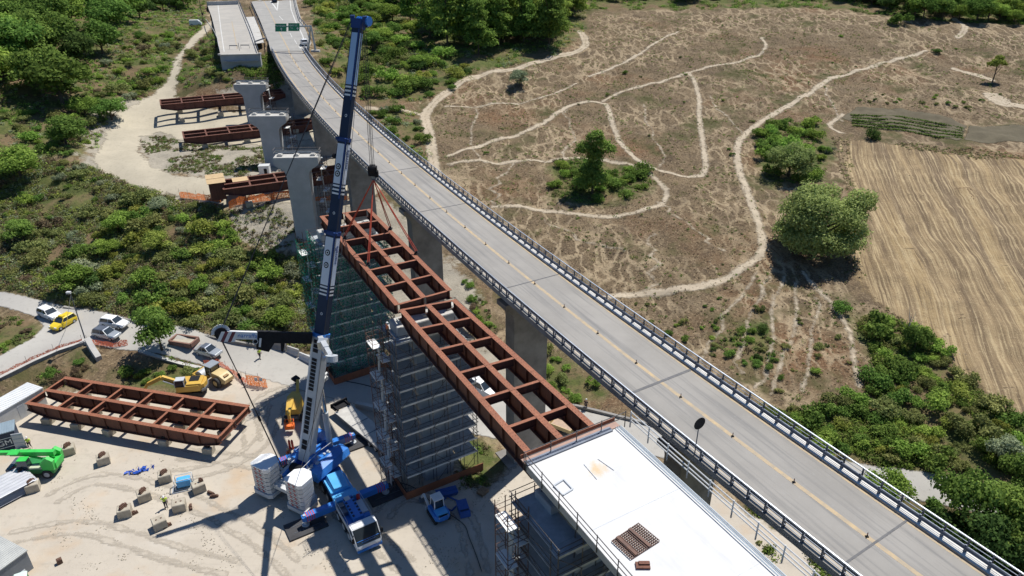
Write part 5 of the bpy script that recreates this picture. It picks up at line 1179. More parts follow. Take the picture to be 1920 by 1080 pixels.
mb.build('cab_frame', m_blackp, t)
mb = MB(); mb.box((2.3,1.2,.8), (2.4,.2,.35)); mb.box((2.3,-1.2,.8), (2.4,.2,.35)); mb.box((3.5,0,.8), (.2,2.5,.35)); mb.box((1.2,0,.9), (.3,2.3,.5)); mb.build('drum_yoke', m_yel, t)
mb = MB(); mb.tube((2.35,-1.05,.78),(2.35,1.05,.78),.78,24); mb.build('drum', m_lgrey, t)
# ---- green telehandler
c, rz = head((100,884),(48,886))
t = thing('telehandler', 'bright green telehandler with its long boom reaching to the left edge', 'telehandler', c, rz)
mb = MB(); mb.extr([(-2.6,-1.15,.7),(-2.6,1.15,.7),(2.1,1.15,.7),(2.4,.8,.7),(2.4,-.8,.7),(2.1,-1.15,.7)], (0,0,.65)); mb.build('chassis', mat('dark_machine_green', (.03,.26,.06), (.02,.18,.05), .9, .5), t, bevel=.05)
for x in (-1.7,1.7):
    for s in (-1,1): wheel(t, (x,s*1.1,.62), (0,1,0), .62, .45, None, m_lgrey, .55)
mb = MB(); mb.extr([(-2.7,-1.2,1.2),(-1.4,-1.2,1.2),(-1.2,-1.2,2.2),(-2.1,-1.2,3.0),(-2.8,-1.2,2.5)], (0,.5,0)); mb.extr([(-2.7,.7,1.2),(-1.4,.7,1.2),(-1.2,.7,2.2),(-2.1,.7,3.0),(-2.8,.7,2.5)], (0,.5,0)); mb.box((-2.2,0,1.6), (1.3,1.6,.8)); mb.build('rear_frame', m_green, t)
mb = MB(); mb.bar((-2.5,-.2,2.75),(2.6,-.2,2.95),.55,.62); mb.build('boom', m_green, t)
mb = MB(); mb.bar((2.4,-.2,2.95),(6.6,-.2,3.1),.42,.46); mb.build('boom_extension', m_green, t)
mb = MB(); mb.tube((-.8,-.2,1.9),(1.6,-.2,2.7),.14,8); mb.build('lift_ram', m_green, t)
mb = MB(); mb.loft([[(.2,.3,1.3),(1.7,.3,1.3),(1.7,1.15,1.3),(.2,1.15,1.3)],[(.3,.35,2.65),(1.3,.35,2.65),(1.3,1.1,2.65),(.3,1.1,2.65)]]); mb.build('cab', m_glass, t)
mb = MB(); mb.box((.8,.72,2.7), (1.1,.85,.08)); mb.box((1.9,.3,3.3), (1.2,.7,.1)); mb.build('cab_roof', m_green, t)
mb = MB(); mb.box((-.6,.75,1.45), (1.7,.7,.25)); mb.build('engine_cover', mat('pale_cover', (.50,.55,.40), (.38,.45,.28), 1, .6), t)
mb = MB(); mb.box((2.2,.75,1.15), (.55,.55,.5)); mb.build('red_tank', m_red, t)
mb = MB(); mb.box((2.7,0,1.0), (.5,2.3,.9)); mb.build('front_frame', m_rail_dark, t)
# ---- small blue and white excavator
c, rz = head((829,978),(816,958)); 
t = thing('mini_excavator', 'small blue and white excavator in the frame shadow right of the crane', 'excavator', c, rz)
for s in (-1,1):
    mb = MB(); mb.box((0,s*.8,.3), (2.3,.42,.55)); mb.build('track', m_black, t, bevel=.12)
mb = MB(); mb.extr([(.9,-.9,.65),(.9,.9,.65),(-1.2,.9,.65),(-1.55,.45,.65),(-1.55,-.45,.65),(-1.2,-.9,.65)], (0,0,.65)); mb.build('upper_body', m_blue, t, bevel=.06)
mb = MB(); mb.box((-.75,0,1.38), (1.0,1.3,.16)); mb.build('engine_hood', m_blue_l, t)
mb = MB(); mb.box((-1.35,0,1.15), (.3,1.1,.3)); mb.build('counterweight', m_offw, t)
mb = MB(); mb.loft([[(-.2,-.7,1.3),(1.0,-.7,1.3),(1.0,.5,1.3),(-.2,.5,1.3)],[(-.1,-.62,2.5),(.85,-.62,2.5),(.85,.42,2.5),(-.1,.42,2.5)]]); mb.build('cab', m_glass, t)
mb = MB(); mb.box((.38,-.1,2.56), (1.2,1.2,.12)); 
for x, y in ((-.15,-.66),(-.15,.46),(.95,-.66),(.95,.46)): mb.bar((x,y,1.3),(x*.9,y*.95,2.52),.1,.1)
mb.build('cab_frame', m_white, t)
mb = MB(); mb.bar((.9,.75,1.1),(2.0,.8,2.0),.22,.3); mb.bar((2.0,.8,2.0),(2.8,.8,.9),.2,.25); mb.build('arm', m_offw, t)
mb = MB(); mb.extr([(2.6,.5,.9),(3.0,.5,.8),(3.0,.5,.3),(2.6,.5,.3)], (0,.6,0)); mb.build('bucket', m_rail_dark, t)
mb = MB(); mb.box((1.5,0,.35), (.12,1.9,.5)); mb.box((1.2,.4,.3), (.7,.1,.12)); mb.box((1.2,-.4,.3), (.7,.1,.12)); mb.build('dozer_blade', m_lgrey, t)
m_bluedk = mat('skip_blue', (.03,.10,.36), (.025,.08,.28), 1, .5)
q = at(838,928); t = thing('steel_tray', 'blue steel tray in the shade behind the small excavator', 'tray', q, .35); mb = MB(); mb.loft([[(-1.1,-.4,0),(1.1,-.4,0),(1.1,.4,0),(-1.1,.4,0)],[(-1.25,-.6,.6),(1.25,-.6,.6),(1.25,.6,.6),(-1.25,.6,.6)]], cap=True); mb.box((0,0,.62),(2.5,.08,.06)); mb.build('tray', m_bluedk, t)
q = at(843,945); t = thing('steel_square', 'blue square steel frame lying in the shade beside the small excavator', 'frame', q, -.55); mb = MB()
for a, b_ in (((-.9,-.8),(.9,-.8)),((.9,-.8),(.9,.8)),((.9,.8),(-.9,.8)),((-.9,.8),(-.9,-.8))): mb.bar((*a,.08),(*b_,.08),.16,.14)
mb.build('frame', m_bluedk, t)
q = at(869,960); t = thing('skip', 'small blue skip with sloping front right of the small excavator', 'skip', q, 1.9); mb = MB(); mb.extr([(-1.0,-.6,.1),(.5,-.6,.1),(1.0,-.6,1.0),(-.8,-.6,.75)], (0,1.2,0)); mb.build('skip', m_bluedk, t); mb = MB(); mb.box((0,0,.78),(1.3,1.0,.05)); mb.build('opening', m_navy, t)
# ---- little tipper truck under the frame
c, rz = head((1043,803),(1098,826)); t = thing('tipper_truck', 'small tan tipper truck with a pale green cab below the steel frame', 'truck', c, rz)
mb = MB(); mb.box((0,0,.6), (5.4,1.0,.25)); mb.build('chassis', m_rail_dark, t)
mb = MB(); mb.box((-1.1,0,.95), (3.3,2.1,.1)); 
for s in (-1,1): mb.box((-1.1,s*1.05,1.2), (3.3,.07,.55))
mb.box((-2.75,0,1.2),(.07,2.1,.55)); mb.box((.55,0,1.3),(.07,2.1,.75)); mb.build('tipper_bed', m_tan, t)
mb = MB(); mb.box((-1.1,0,1.02), (3.1,1.95,.05)); mb.build('load', mat('rubble', (.45,.33,.25), (.35,.27,.2), 3, .95), t)
mb = MB(); mb.loft([[(.9,-.95,.6),(.9,.95,.6),(.9,.9,2.1),(.9,-.9,2.1)],[(2.3,-.95,.6),(2.3,.95,.6),(2.1,.85,2.1),(2.1,-.85,2.1)],[(2.7,-.9,.6),(2.7,.9,.6),(2.6,.85,1.2),(2.6,-.85,1.2)]]); mb.build('cab', mat('pale_green_paint', (.45,.55,.42), (.36,.45,.34), 1, .5), t)
mb = MB(); mb.extr([(2.12,-.8,2.05),(2.12,.8,2.05),(2.62,.8,1.22),(2.62,-.8,1.22)], (.02,0,.02)); mb.build('windscreen', m_glass, t)
for x in (-1.7,1.7):
    for s in (-1,1): wheel(t, (x,s*.9,.4), (0,1,0), .4, .28, None)
# ---- containers and huts
def hut(name, label, cat, corner, d, L, Wd, Hh, mw, mr, ribs=True, side=1):
    """corner: the ground corner; d: direction of the long side"""
    d = Vector((*d, 0)).normalized(); n = Vector((-d.y, d.x, 0))*side; c = Vector(corner)+d*L/2+n*Wd/2; c.z = H(c.x, c.y)
    rz = math.atan2(d.y, d.x); t = thing(name, label, cat, c, rz)
    mb = MB(); mb.box((0,0,Hh/2), (L,Wd,Hh)); mb.build('walls', mw, t)
    mb = MB(); mb.box((0,0,Hh+.05), (L+.15,Wd+.15,.12))
    if ribs:
        for i in range(int(L/.28)): mb.box((-L/2+.14+i*.28,0,Hh+.125), (.09,Wd+.1,.04))
    mb.build('roof', mr, t); return t
m_roof = mat('white_sheet_roof', (.70,.71,.71), (.60,.62,.63), .5, .5); m_roofg = mat('grey_sheet_roof', (.48,.49,.47), (.38,.39,.38), .5, .55)
a = P(79,727,2.7); b_ = P(8,768,2.7); t = hut('site_cabin', 'white site cabin with ribbed roof at the left edge beside the yard frame', 'site cabin', (a.x,a.y,0), (b_-a).xy, 8.6, 3.0, 2.6, m_offw, m_roof, side=-1)
for x in (-3.3,): 
    mb = MB(); mb.box((x,1.505,1.5), (1.1,.03,1.0)); mb.build('window', m_glass, t); mb = MB(); mb.box((x+2.4,1.505,1.05), (.9,.03,2.0)); mb.build('door', m_lgrey, t)
a = P(38,838,0); t = hut('shipping_container', 'dark blue shipping container with white letters at the left edge', 'container', (a.x,a.y,0), (-.86,-.51), 6.1, 2.44, 2.6, m_cont, mat('container_top', (.24,.31,.36), (.19,.25,.30), .6, .6), side=-1)
mb = MB()
for i in range(20): mb.box((-3.0+i*.31,1.225,1.3), (.12,.05,2.3))
mb.build('ribs', m_cont, t)
R4 = t.matrix_basis
lettering('CGM', 1.05, (-1.35,1.29,1.2), (-1,0,0), (0,0,1), m_signw, t)
mb = MB()
for a_, b__ in (((-.1,.55),(-2.6,.55)),((-2.6,.55),(-2.6,1.85)),((-2.6,1.85),(-.1,1.85)),((-.1,1.85),(-.1,.55))): mb.bar((a_[0],1.27,a_[1]),(b__[0],1.27,b__[1]),.03,.07)
mb.build('letter_frame', m_signw, t)
for z in (1.9,): mb = MB(); mb.box((-2.85,1.27,1.4),(.05,.03,1.4)); mb.build('mark', m_signw, t)
# its open door leaf
mb = MB(); mb.box((0,0,1.3), (1.25,.08,2.5))
for z in (.5,1.1,1.7,2.3): mb.box((0,-.05,z),(1.1,.06,.08))
o = mb.build('metal_hoarding', m_lgrey); q = at(42,843); o.location = q; o.rotation_euler = (0,0,.25); tag(o, 'grey steel panel standing upright beside the dark blue container', 'panel')
mb = MB(); mb.box((0,0,.1),(1.6,.8,.2)); mb.box((.1,.1,.28),(1.2,.5,.16)); mb.box((-.3,0,.42),(.5,.4,.14)); o = mb.build('rubble_bags', m_block); o.location = at(47,846); o.rotation_euler = (0,0,.4); tag(o, 'pale bags piled on the ground by the dark blue container', 'bags')
# stack of corrugated sheets
sa, sb = at(54,926), at(0,955); d = (sa-sb); d.z = 0; d.normalize(); n = Vector((-d.y, d.x, 0))
t = thing('sheet_stack', 'stack of long silver corrugated sheets lying at the left edge of the yard', 'metal sheets', (sa+sb)/2+n*2.0-d*1.5, math.atan2(d.y, d.x))
m_sheet = mat('galvanised_sheet', (.62,.63,.65), (.50,.51,.54), .7, .4, .3)
rr_ = random.Random(2)
for k in range(13):
    mb = MB(); z = .18+k*.12; ox, oy = rr_.uniform(-.15,.15)*1.4, rr_.uniform(-.06,.06)
    if k > 10: oy += 0; ox -= 2.2
    prof = []
    for i in range(15): 
        y = -2.0+i*4.0/14; prof.append((y, .07 if i % 2 else 0)); 
    top_ = [(y+.06, z_+.035) for y, z_ in prof]; ring0 = [(-4.2+ox, y+oy, z+z_) for y, z_ in prof]+[(-4.2+ox, y+oy, z+z_) for y, z_ in top_[::-1]]
    mb.extr(ring0, (8.4 if k <= 10 else 6, 0, 0)); mb.build('sheet', m_sheet, t)
for x in (-3,0,3): mb = MB(); mb.box((x,0,.08),(.2,3.9,.16)); mb.build('bearer', m_rustwood, t)
# bottom left hut and portable toilet
a = P(49,1032,2.6); b_ = P(0,1006,2.6); t = hut('storage_hut', 'grey metal hut with ribbed roof at the bottom left corner', 'hut', (a.x,a.y,0), (b_-a).xy, 6.0, 3.4, 2.5, mat('hut_grey', (.22,.24,.27), (.18,.20,.23), .7, .6), m_roofg, side=1)
c_ = at(50,1112); t = thing('portable_toilet', 'green portable toilet with a pale roof beside the grey hut', 'portable toilet', c_, .5)
mb = MB(); mb.box((0,0,1.1),(1.15,1.15,2.2)); mb.build('walls', m_green_d, t); mb = MB(); mb.loft([[(-.62,-.62,2.2),(.62,-.62,2.2),(.62,.62,2.2),(-.62,.62,2.2)],[(-.45,-.5,2.4),(.45,-.5,2.4),(.45,.5,2.4),(-.45,.5,2.4)]]); mb.build('roof', mat('translucent_roof', (.62,.72,.66), (.54,.64,.58), 1, .4), t)
mb = MB(); mb.box((.585,0,1.05),(.03,.75,1.9)); mb.build('door', mat('door_green', (.03,.2,.05), (.03,.16,.04), 1, .5), t)
o = MB(); o.box((0,0,.3),(.5,.45,.6)); o.box((0,0,.63),(.3,.3,.06)); o = o.build('scrap_box', m_rustwood); o.location = at(113,1056); o.rotation_euler = (0,0,.7); tag(o, 'small dark brown box standing alone in the yard near the bottom left', 'box')
o = MB(); o.box((0,0,.2),(1.1,.5,.4)); o.box((.5,.4,.4),(.5,.5,.6)); o = o.build('rubbish_pile', m_lgrey); o.location = at(30,1085); tag(o, 'grey clutter piled between the hut and the toilet', 'clutter')
# ---- loose blocks in the yard
u_ = (at(272,932)-at(374,918)); 
for i, (px, py, lab, wd_) in enumerate([(131,850,'pale concrete block nearest the telehandler boom, right of the container',1),(196,868,'pale concrete block with timber on it, right of the telehandler',1),(64,919,'pale concrete block at the end of the corrugated sheet stack',1),(47,899,'pale concrete block half hidden behind the telehandler and sheets',1),(311,901,'pale concrete block with timber, left of the blue generator',1),(272,936,'pale concrete block with upright timber, left of the worker with raised arm',1),(236,966,'pale concrete block with timber, leftmost of the loose row in the yard',1),(374,920,'pale concrete block right of the blue generator',2),(338,955,'bare pale concrete block right of the worker with raised arm',0),(301,988,'bare pale concrete block nearest the camera in the yard',0)]):
    p = at(px, py); rz = .50+.15*math.sin(i*3); block(p, rz, lab, None, 1.12)
    if wd_ == 1: wood_on(p, rz+.8, 'rusty timber lying on the block '+['nearest the telehandler boom','right of the telehandler','at the sheet stack end','behind the sheet stack','left of the generator','left of the raised-arm worker','leftmost in the loose row'][i], 1.17)
    if wd_ == 2: wood_on(p+Vector((.3,.3,0)), rz, 'short rusty timber on the block right of the generator', 1.17, None, .5, .3)
for px, py, lab in ((396,926,'rusty timber on the ground right of the generator, upper of two'),(402,932,'rusty timber on the ground right of the generator, lower of two'),(358,953,'rusty timber bundle on the ground right of the bare block'),(314,988,'rusty timber heap beside the nearest bare block'),(251,965,'thin rusty timber beside the leftmost block')):
    wood_on(at(px,py), .8+px*.1, lab, 0)
# generator
t = thing('generator', 'blue generator in a white tube frame among the concrete blocks', 'generator', at(347,912), .35)
mb = MB(); mb.box((0,0,.75),(1.5,.9,.9)); mb.box((0,0,1.25),(1.2,.7,.14)); mb.build('engine_box', m_blue_l, t, bevel=.05)
mb = MB()
for s in (-.55,.55): mb.path([(-.95,s,.1),(-.95,s,1.45),(.95,s,1.45),(.95,s,.1),(-.95,s,.1)], .045, 6)
for x in (-.95,.95): 
    for z in (.1,1.45): mb.tube((x,-.55,z),(x,.55,z),.045,6)
mb.build('tube_frame', m_offw, t)
mb = MB(); mb.bar((-1.3,-.9,.06),(1.0,-.9,.06),.1,.08); mb.bar((-1.3,-.9,.06),(-1.3,.6,.06),.1,.08); mb.build('skid', m_lgrey, t)
# crumpled tarp
mb = MB(); q = at(263,883); r_ = random.Random(9)
for i in range(26):
    a = r_.uniform(0, 6.3); r = r_.uniform(0, 1)**.6; c_ = Vector((math.cos(a)*1.35*r+.5*math.sin(a)*r, math.sin(a)*.8*r+.45*math.cos(a)*r, .03)); 
    pts = [c_+Vector((r_.uniform(-.4,.4), r_.uniform(-.4,.4), r_.uniform(.0,.32))) for _ in range(4)]; mb.quad(pts[0], pts[1], pts[2]); mb.quad(pts[0], pts[2], pts[3])
o = mb.build('tarp', m_bluetarp); o.location = q; tag(o, 'crumpled bright blue tarpaulin lying on the bare yard', 'tarpaulin')
# ---- wear and litter of the yard
m_rut = dirt('rutted_dust', (.46,.41,.34), (.43,.385,.32), (.40,.355,.295), 2.0, .4, .25, .5, 2.5)
TR_ = [[(560,1075),(470,1000),(330,930),(180,900),(60,960)],[(760,1060),(640,960),(520,880),(420,860),(300,850)],[(900,1075),(860,960),(760,930),(700,990)],[(20,1010),(160,990),(330,1040),(480,1075)],[(520,760),(490,830),(400,880),(240,900)],[(600,720),(520,735),(470,780),(480,860)]]
for l in TR_:
    p = pix(l); q = []
    for i in range(len(p)-1):
        a0 = p[max(i-1, 0)]; a1, a2 = p[i], p[i+1]; a3 = p[min(i+2, len(p)-1)]
        for t_ in (0, .2, .4, .6, .8): q.append(.5*((2*a1)+(a2-a0)*t_+(2*a0-5*a1+4*a2-a3)*t_*t_+(3*a1-a0-3*a2+a3)*t_**3))
    for sgn in (-1, 1):
        qq = []
        for i in range(len(q)-1): d = (q[i+1]-q[i]); d.z = 0; d.normalize(); qq.append(q[i]+Vector((-d.y, d.x, 0))*.95*sgn)
        sheet('tyre_track', lambda x, y, qq=qq: sdline(x, y, qq)-.22, bb(qq), .32, .075 if sgn > 0 else .078, m_rut, .5)
def cable(label, px, r=.045):
    p = pix(px); q = []
    for i in range(len(p)-1):
        a0 = p[max(i-1, 0)]; a1, a2 = p[i], p[i+1]; a3 = p[min(i+2, len(p)-1)]
        for t_ in (0, .2, .4, .6, .8): v_ = .5*((2*a1)+(a2-a0)*t_+(2*a0-5*a1+4*a2-a3)*t_*t_+(3*a1-a0-3*a2+a3)*t_**3); v_.z = H(v_.x, v_.y)+.12; q.append(v_)
    mb = MB(); mb.path(q, r, 5); tag(mb.build('cable', m_black), label, 'cable')
cable('black cable lying across the shaded road behind the crane boom', [(625,712),(680,722),(735,738)], .07)
cable('thin black cable running down the yard from the small excavator', [(842,965),(870,985),(880,1010),(892,1040),(905,1078)])
cable('thin black hose on the ground between the outrigger mat and small excavator', [(745,905),(775,915),(800,935),(815,950)])
def pallet(px, rz, label, n=4, m=None):
    p = at(*px); t = thing('pallet_stack', label, 'pallets', p, rz)
    for k in range(n):
        mb = MB(); z = k*.16
        for i in range(5): mb.box((0,-.42+i*.21,z+.13),(1.2,.12,.03))
        for i in (-.5,0,.5): mb.box((i,0,z+.06),(.1,.95,.1))
        mb.build('pallet', m or m_wood, t)
pallet((92,792), .3, 'timber pallets stacked behind the yard frame shadow, near the left edge', 5)
pallet((905,925), .9, 'timber pallets on bare ground left of the white slab scaffold', 3); pallet((640,905), .2, 'few timber pallets lying beside the crane carrier', 2, m_rustwood) if False else None
for i, (px, py) in enumerate(((700,925),(694,931))): 
    o = MB(); o.tube((0,0,0),(0,0,.5),.22,10); o = o.build('drum', m_rail_dark); o.location = at(px+72, py+3); tag(o, ['dark drum beside the right outrigger mat, upper one','dark drum beside the right outrigger mat, lower one'][i], 'drum')
r_ = np.random.default_rng(31); qs = pix([(0,1075),(0,970),(120,850),(300,840),(520,900),(740,930),(960,900),(955,1075)]); a_ = np.array([(p[0], p[1]) for p in qs])
x = r_.uniform(a_[:,0].min(), a_[:,0].max(), 9000); y = r_.uniform(a_[:,1].min(), a_[:,1].max(), 9000); cl = fbm(x, y, [(9,1,4),(3,.6,4)], 66); ok = (sdpoly(x, y, qs) < 0) & (cl > .75); x, y = x[ok][:900], y[ok][:900]
mb = MB()
for u_, v_ in zip(x, y): s_ = float(r_.uniform(.05,.13)); mb.box((u_, v_, H(u_, v_)+.05+s_*.2), (s_, s_*.8, s_*.6), Matrix.Rotation(float(r_.uniform(0,3)), 3, 'Z'))
stuff(mb.build('rubble', m_block), 'small stones and rubble strewn over the yard', 'rubble')
# ------------------------------------------------------------------ walls, barriers, fences
def wall(name, label, pts, h, th, m, cat='wall', base=1.5, cap=None):
    t = thing(name, label, cat, pts[0])
    mb = MB()
    for a, b_ in zip(pts[:-1], pts[1:]):
        a, b_ = Vector(a), Vector(b_); d = (b_-a); d.z = 0; d.normalize(); n = Vector((-d.y, d.x, 0))*th/2
        mb.loft([[a-n-up*base, a+n-up*base, a+n+up*h, a-n+up*h], [b_-n-up*base, b_+n-up*base, b_+n+up*h, b_-n+up*h]])
    mb.build('masonry', m, t, t.location)
    if cap:
        mb = MB()
        for a, b_ in zip(pts[:-1], pts[1:]): mb.bar(Vector(a)+up*(h+.03), Vector(b_)+up*(h+.03), th+.12, .08)
        mb.build('coping', cap, t, t.location)
    return t
wall('retaining_wall', 'pale retaining wall curving along the lower branch of the road at left', pix([(-40,725),(0,712),(60,682),(110,660),(156,645)]), .35, .5, m_conc_old, base=2.2, cap=m_conc_pale)
wall('retaining_wall', 'low retaining wall on the roadside below the tree and silver car', pix([(262,660),(300,672),(340,684),(384,694)]), .25, .5, m_conc_old, base=1.6, cap=m_conc_pale)
wall('ramp_wall', 'sloping concrete wall end beside the lamp post', [at(168,648,.9), at(178,664,.5), at(187,676,.2)], .5, .8, m_conc_pale, base=1.2)
wall('low_wall', 'brownish low concrete wall in shade behind the crane boom base', pix([(608,694),(660,696),(730,702)]), .9, .6, m_conc_old)
wall('low_wall', 'pale low concrete wall behind the flatbed trailer', pix([(668,764),(690,768),(733,780)]), .8, .5, m_conc_pale, cap=m_conc_pale)
wall('kerb_wall', 'dark road edge wall beneath the viaduct at right', pix([(1000,747),(1090,766),(1150,781),(1250,806)]), .4, .4, m_conc_old)
wall('kerb_wall', 'long low wall between the thicket and the valley road', pix([(120,577),(262,606),(400,634),(505,654)]), .3, .4, m_conc_old)
for i, (a, b_, m) in enumerate((((505,648),(538,658),m_conc_old),((540,658),(562,668),m_conc_pale),((563,670),(590,684),m_offw))):
    p0, p1 = at(*a), at(*b_); d = (p1-p0); d.z = 0; Ld = d.length; d.normalize(); n = Vector((-d.y, d.x, 0)); c = (p0+p1)/2; 
    t = thing('jersey_barrier', ['long grey concrete barrier on the road behind the guy arm','pale concrete barrier, middle one of three on the road','white concrete barrier nearest the crane boom'][i], 'barrier', c, math.atan2(d.y, d.x))
    mb = MB(); mb.extr([(-Ld/2,-.4,0),(-Ld/2,.4,0),(-Ld/2,.32,.3),(-Ld/2,.13,.6),(-Ld/2,.1,1.1),(-Ld/2,-.1,1.1),(-Ld/2,-.13,.6),(-Ld/2,-.32,.3)], (Ld,0,0)); mb.build('barrier', m, t)
def mesh_fence(label, pts, h, m, sp=1.8, cat='safety fence', sag=.12, feet=False):
    pts = [Vector(p) for p in pts]; t = thing('safety_fence', label, cat, pts[0]); off_ = t.location; mb = MB(); r_ = random.Random(len(label))
    fine = []
    for a, b_ in zip(pts[:-1], pts[1:]):
        n_ = max(1, int((b_-a).length/.6)); fine += [a.lerp(b_, i/n_) for i in range(n_)]
    fine.append(pts[-1]); tops = [p+up*(h*r_.uniform(.8,1.05)-sag*abs(math.sin(i*.9)))+Vector((r_.uniform(-.1,.1), r_.uniform(-.1,.1), 0)) for i, p in enumerate(fine)]
    for i in range(len(fine)-1): mb.quad(fine[i]+up*.05, fine[i+1]+up*.05, tops[i+1], tops[i])
    mb.build('mesh', m, t, off_)
    for i in range(0, len(fine), max(1, int(sp/.6))): mb = MB(); mb.tube(fine[i]-up*.2, fine[i]+up*(h+.5), .025, 5); mb.build('post', m_tube, t, off_)
    return t
mesh_fence('faded orange safety mesh in front of the silver car with dark roof', pix([(166,645),(185,648),(215,652),(240,648)]), 1.1, m_rnet)
mesh_fence('faded orange safety mesh running from the silver car to the information board', pix([(384,688),(410,684),(440,705),(465,722)]), 1.2, m_rnet)
mesh_fence('orange mesh panel with notice boards at the end of the roadside fence', pix([(465,722),(480,724),(502,728)]), 1.9, m_onet, 2.0)
mesh_fence('faint orange mesh fence along the lower branch of the road', pix([(0,708),(60,678),(110,656),(155,642)]), .8, m_rnet, 4.0)
mesh_fence('bright orange mesh left of the plywood topped frame', pix([(338,371),(365,374),(400,378),(415,380)]), 1.4, m_onet)
mesh_fence('bright orange mesh in front of the plywood topped frame', pix([(430,392),(445,385),(470,381),(510,376),(548,372)]), 1.7, m_onet)
mesh_fence('orange mesh behind the tallest bare pier, under the viaduct', pix([(585,377),(620,376),(690,374)]), 1.0, m_onet)
q = at(497,727); mb = MB(); 
for i, w2 in ((-.35,.4),(.35,.4)): mb.box((i,0,1.5),(.45,.03,.55))
o = mb.build('notice_board', m_lgrey); o.location = q+Vector((-.7,-.1,0)); o.rotation_euler = (0,0,-.05); tag(o, 'pair of grey notice boards hung on the orange mesh panel', 'notice board')
# planter box by the tree
c, rz = head((330,637),(362,647)); t = thing('planter', 'brown brick planter with sandy fill beside the tree and silver car', 'planter', c, rz)
mb = MB()
for a, b_ in (((-1.9,-1.0),(1.9,-1.0)),((1.9,-1.0),(1.9,1.0)),((1.9,1.0),(-1.9,1.0)),((-1.9,1.0),(-1.9,-1.0))): mb.bar((*a,.3),(*b_,.3),.28,.7)
mb.build('rim', mat('brick_brown', (.24,.13,.10), (.18,.10,.08), 1.5, .85), t); mb = MB(); mb.box((0,0,.28),(3.5,1.7,.1)); mb.build('fill', m_block, t)
# lamp post
q = at(162,643); t = thing('lamp_post', 'tall thin grey lamp post at the bend of the valley road', 'lamp post', q)
mb = MB(); mb.tube((0,0,0),(0,0,8.6),.10,8,.06); mb.build('pole', m_rail_dark, t); mb = MB(); mb.box((0,0,.2),(1.6,.8,.5)); mb.build('plinth', m_conc_pale, t); mb = MB(); mb.box((-.15,-.1,8.7),(.6,.4,.3)); mb.build('lamp_head', m_offw, t)
mb = MB(); mb.tube((0,0,8.3),(-4.6,2.6,.3),.03,5); mb.build('stay_wire', m_offw, t)
# gantry sign over the highway
q = D(592,97,22.5); t = thing('gantry_sign', 'green overhead direction sign on a grey cantilever mast above the highway', 'road sign', q)
base = q; Ht = 8.4
pxr = lambda px, py: Vector(tuple(ray(px, py))).normalized()
depth = base.y
def gp(px, py):          # point of the sign plane seen at a photo pixel; the plane stands across the road through the mast
    r = ray(px, py); n_ = Vector((.12,1,0)); cc = Vector((0,0,CAM_H)); s_ = (Vector(base)-cc).dot(n_)/Vector(tuple(r)).dot(n_); return cc+Vector(tuple(r))*s_
m0, m1 = gp(583,49), gp(592,97)
mb = MB(); mb.tube(gp(578,97), gp(582,50), .22, 8); mb.tube(base, m0, .28, 8, .2); mb.build('mast', m_galv, t, base)
mb = MB(); mb.bar(gp(516,50), gp(584,49), .3, .35); mb.build('arm', m_galv, t, base)
mb = MB(); mb.box(base+up*.2, (2.2,1.2,.5)); mb.build('plinth', m_conc_pale, t, base)
for (x0, x1, y0, y1, l1, l2) in ((516.5,537.5,44,59,'POTENZA',''),(541,562,43.2,58,'BARI S.P.','')):
    a, b_, c_, d_ = gp(x0,y1), gp(x1,y1), gp(x1,y0), gp(x0,y0); f_ = Vector((0,-1,0))*.22
    mb = MB(); mb.extr([a+f_,b_+f_,c_+f_,d_+f_], (0,.08,0)); mb.build('sign_panel', m_sign, t, base)
    ex = (b_-a).normalized(); ey = up; mid = (a+b_+c_+d_)/4+f_-Vector((0,.02,0)); hh = (d_-a).length; ww = (b_-a).length
    lettering(l1, ww*.19, mid+up*hh*.2, ex, ey, m_signw, t, base)
    lettering('S.S.' if l1[0] == 'B' else '', ww*.17, mid-up*hh*.12-ex*ww*.2, ex, ey, m_signw, t, base) if l1[0] == 'B' else None
    mb = MB(); o_ = mid-up*hh*.25+ex*(ww*.32 if l1[0] == 'B' else .1); mb.bar(o_-up*.28, o_+up*.28, .04, .14, ex); mb.extr([o_+up*.5-Vector((0,.02,0)), o_+up*.1-ex*.35-Vector((0,.02,0)), o_+up*.1+ex*.35-Vector((0,.02,0))], (0,.03,0)); mb.build('arrow', m_signw, t, base)
# ------------------------------------------------------------------ highway beyond the bridge, on the hillside
def plate(name, px, z0, m, sub=24, structure=True):
    l, r = px; n_ = len(l)-1; mb = MB()
    for i in range(n_):
        for k in range(sub):
            f0, f1 = k/sub, (k+1)/sub; q = [D(l[i][0]+(l[i+1][0]-l[i][0])*f, l[i][1]+(l[i+1][1]-l[i][1])*f, z0) for f in (f0, f1)]+[D(r[i][0]+(r[i+1][0]-r[i][0])*f, r[i][1]+(r[i+1][1]-r[i][1])*f, z0) for f in (f1, f0)]
            mb.quad(*q)
    o = mb.build(name, m); return struct(o) if structure else o
m_asph2 = mat('pale_asphalt', (.335,.325,.305), (.27,.265,.25), .3, .9)
HL = [(508,95.5),(502,75),(487,37),(470,0),(452,-40)]; HR = [(577,95.5),(584,80),(566,40),(556,4),(553,-40)]
plate('highway', (HL, HR), 22.62, m_asph2)
plate('lane_marking', ([(561.5,92),(569,76),(566,66),(553,40),(545,18),(543,0),(542,-30)], [(563.5,92),(571.2,76),(568.2,66),(555,40),(546.6,18),(544.6,0),(543.6,-30)]), 22.64, m_line, 6)
plate('lane_marking', ([(506,2),(512,10),(519,20),(520,0)], [(507.4,2),(516,11),(520.6,20),(523,0)]), 22.64, m_line, 6)
for a, b_ in (((523,30),(530,38)),((543,62),(547,70)),((551,74),(556,82)),((559,86),(563,92))): plate('lane_marking', ([a,b_],[(a[0]+1.3,a[1]),(b_[0]+1.4,b_[1])]), 22.64, m_line, 2)
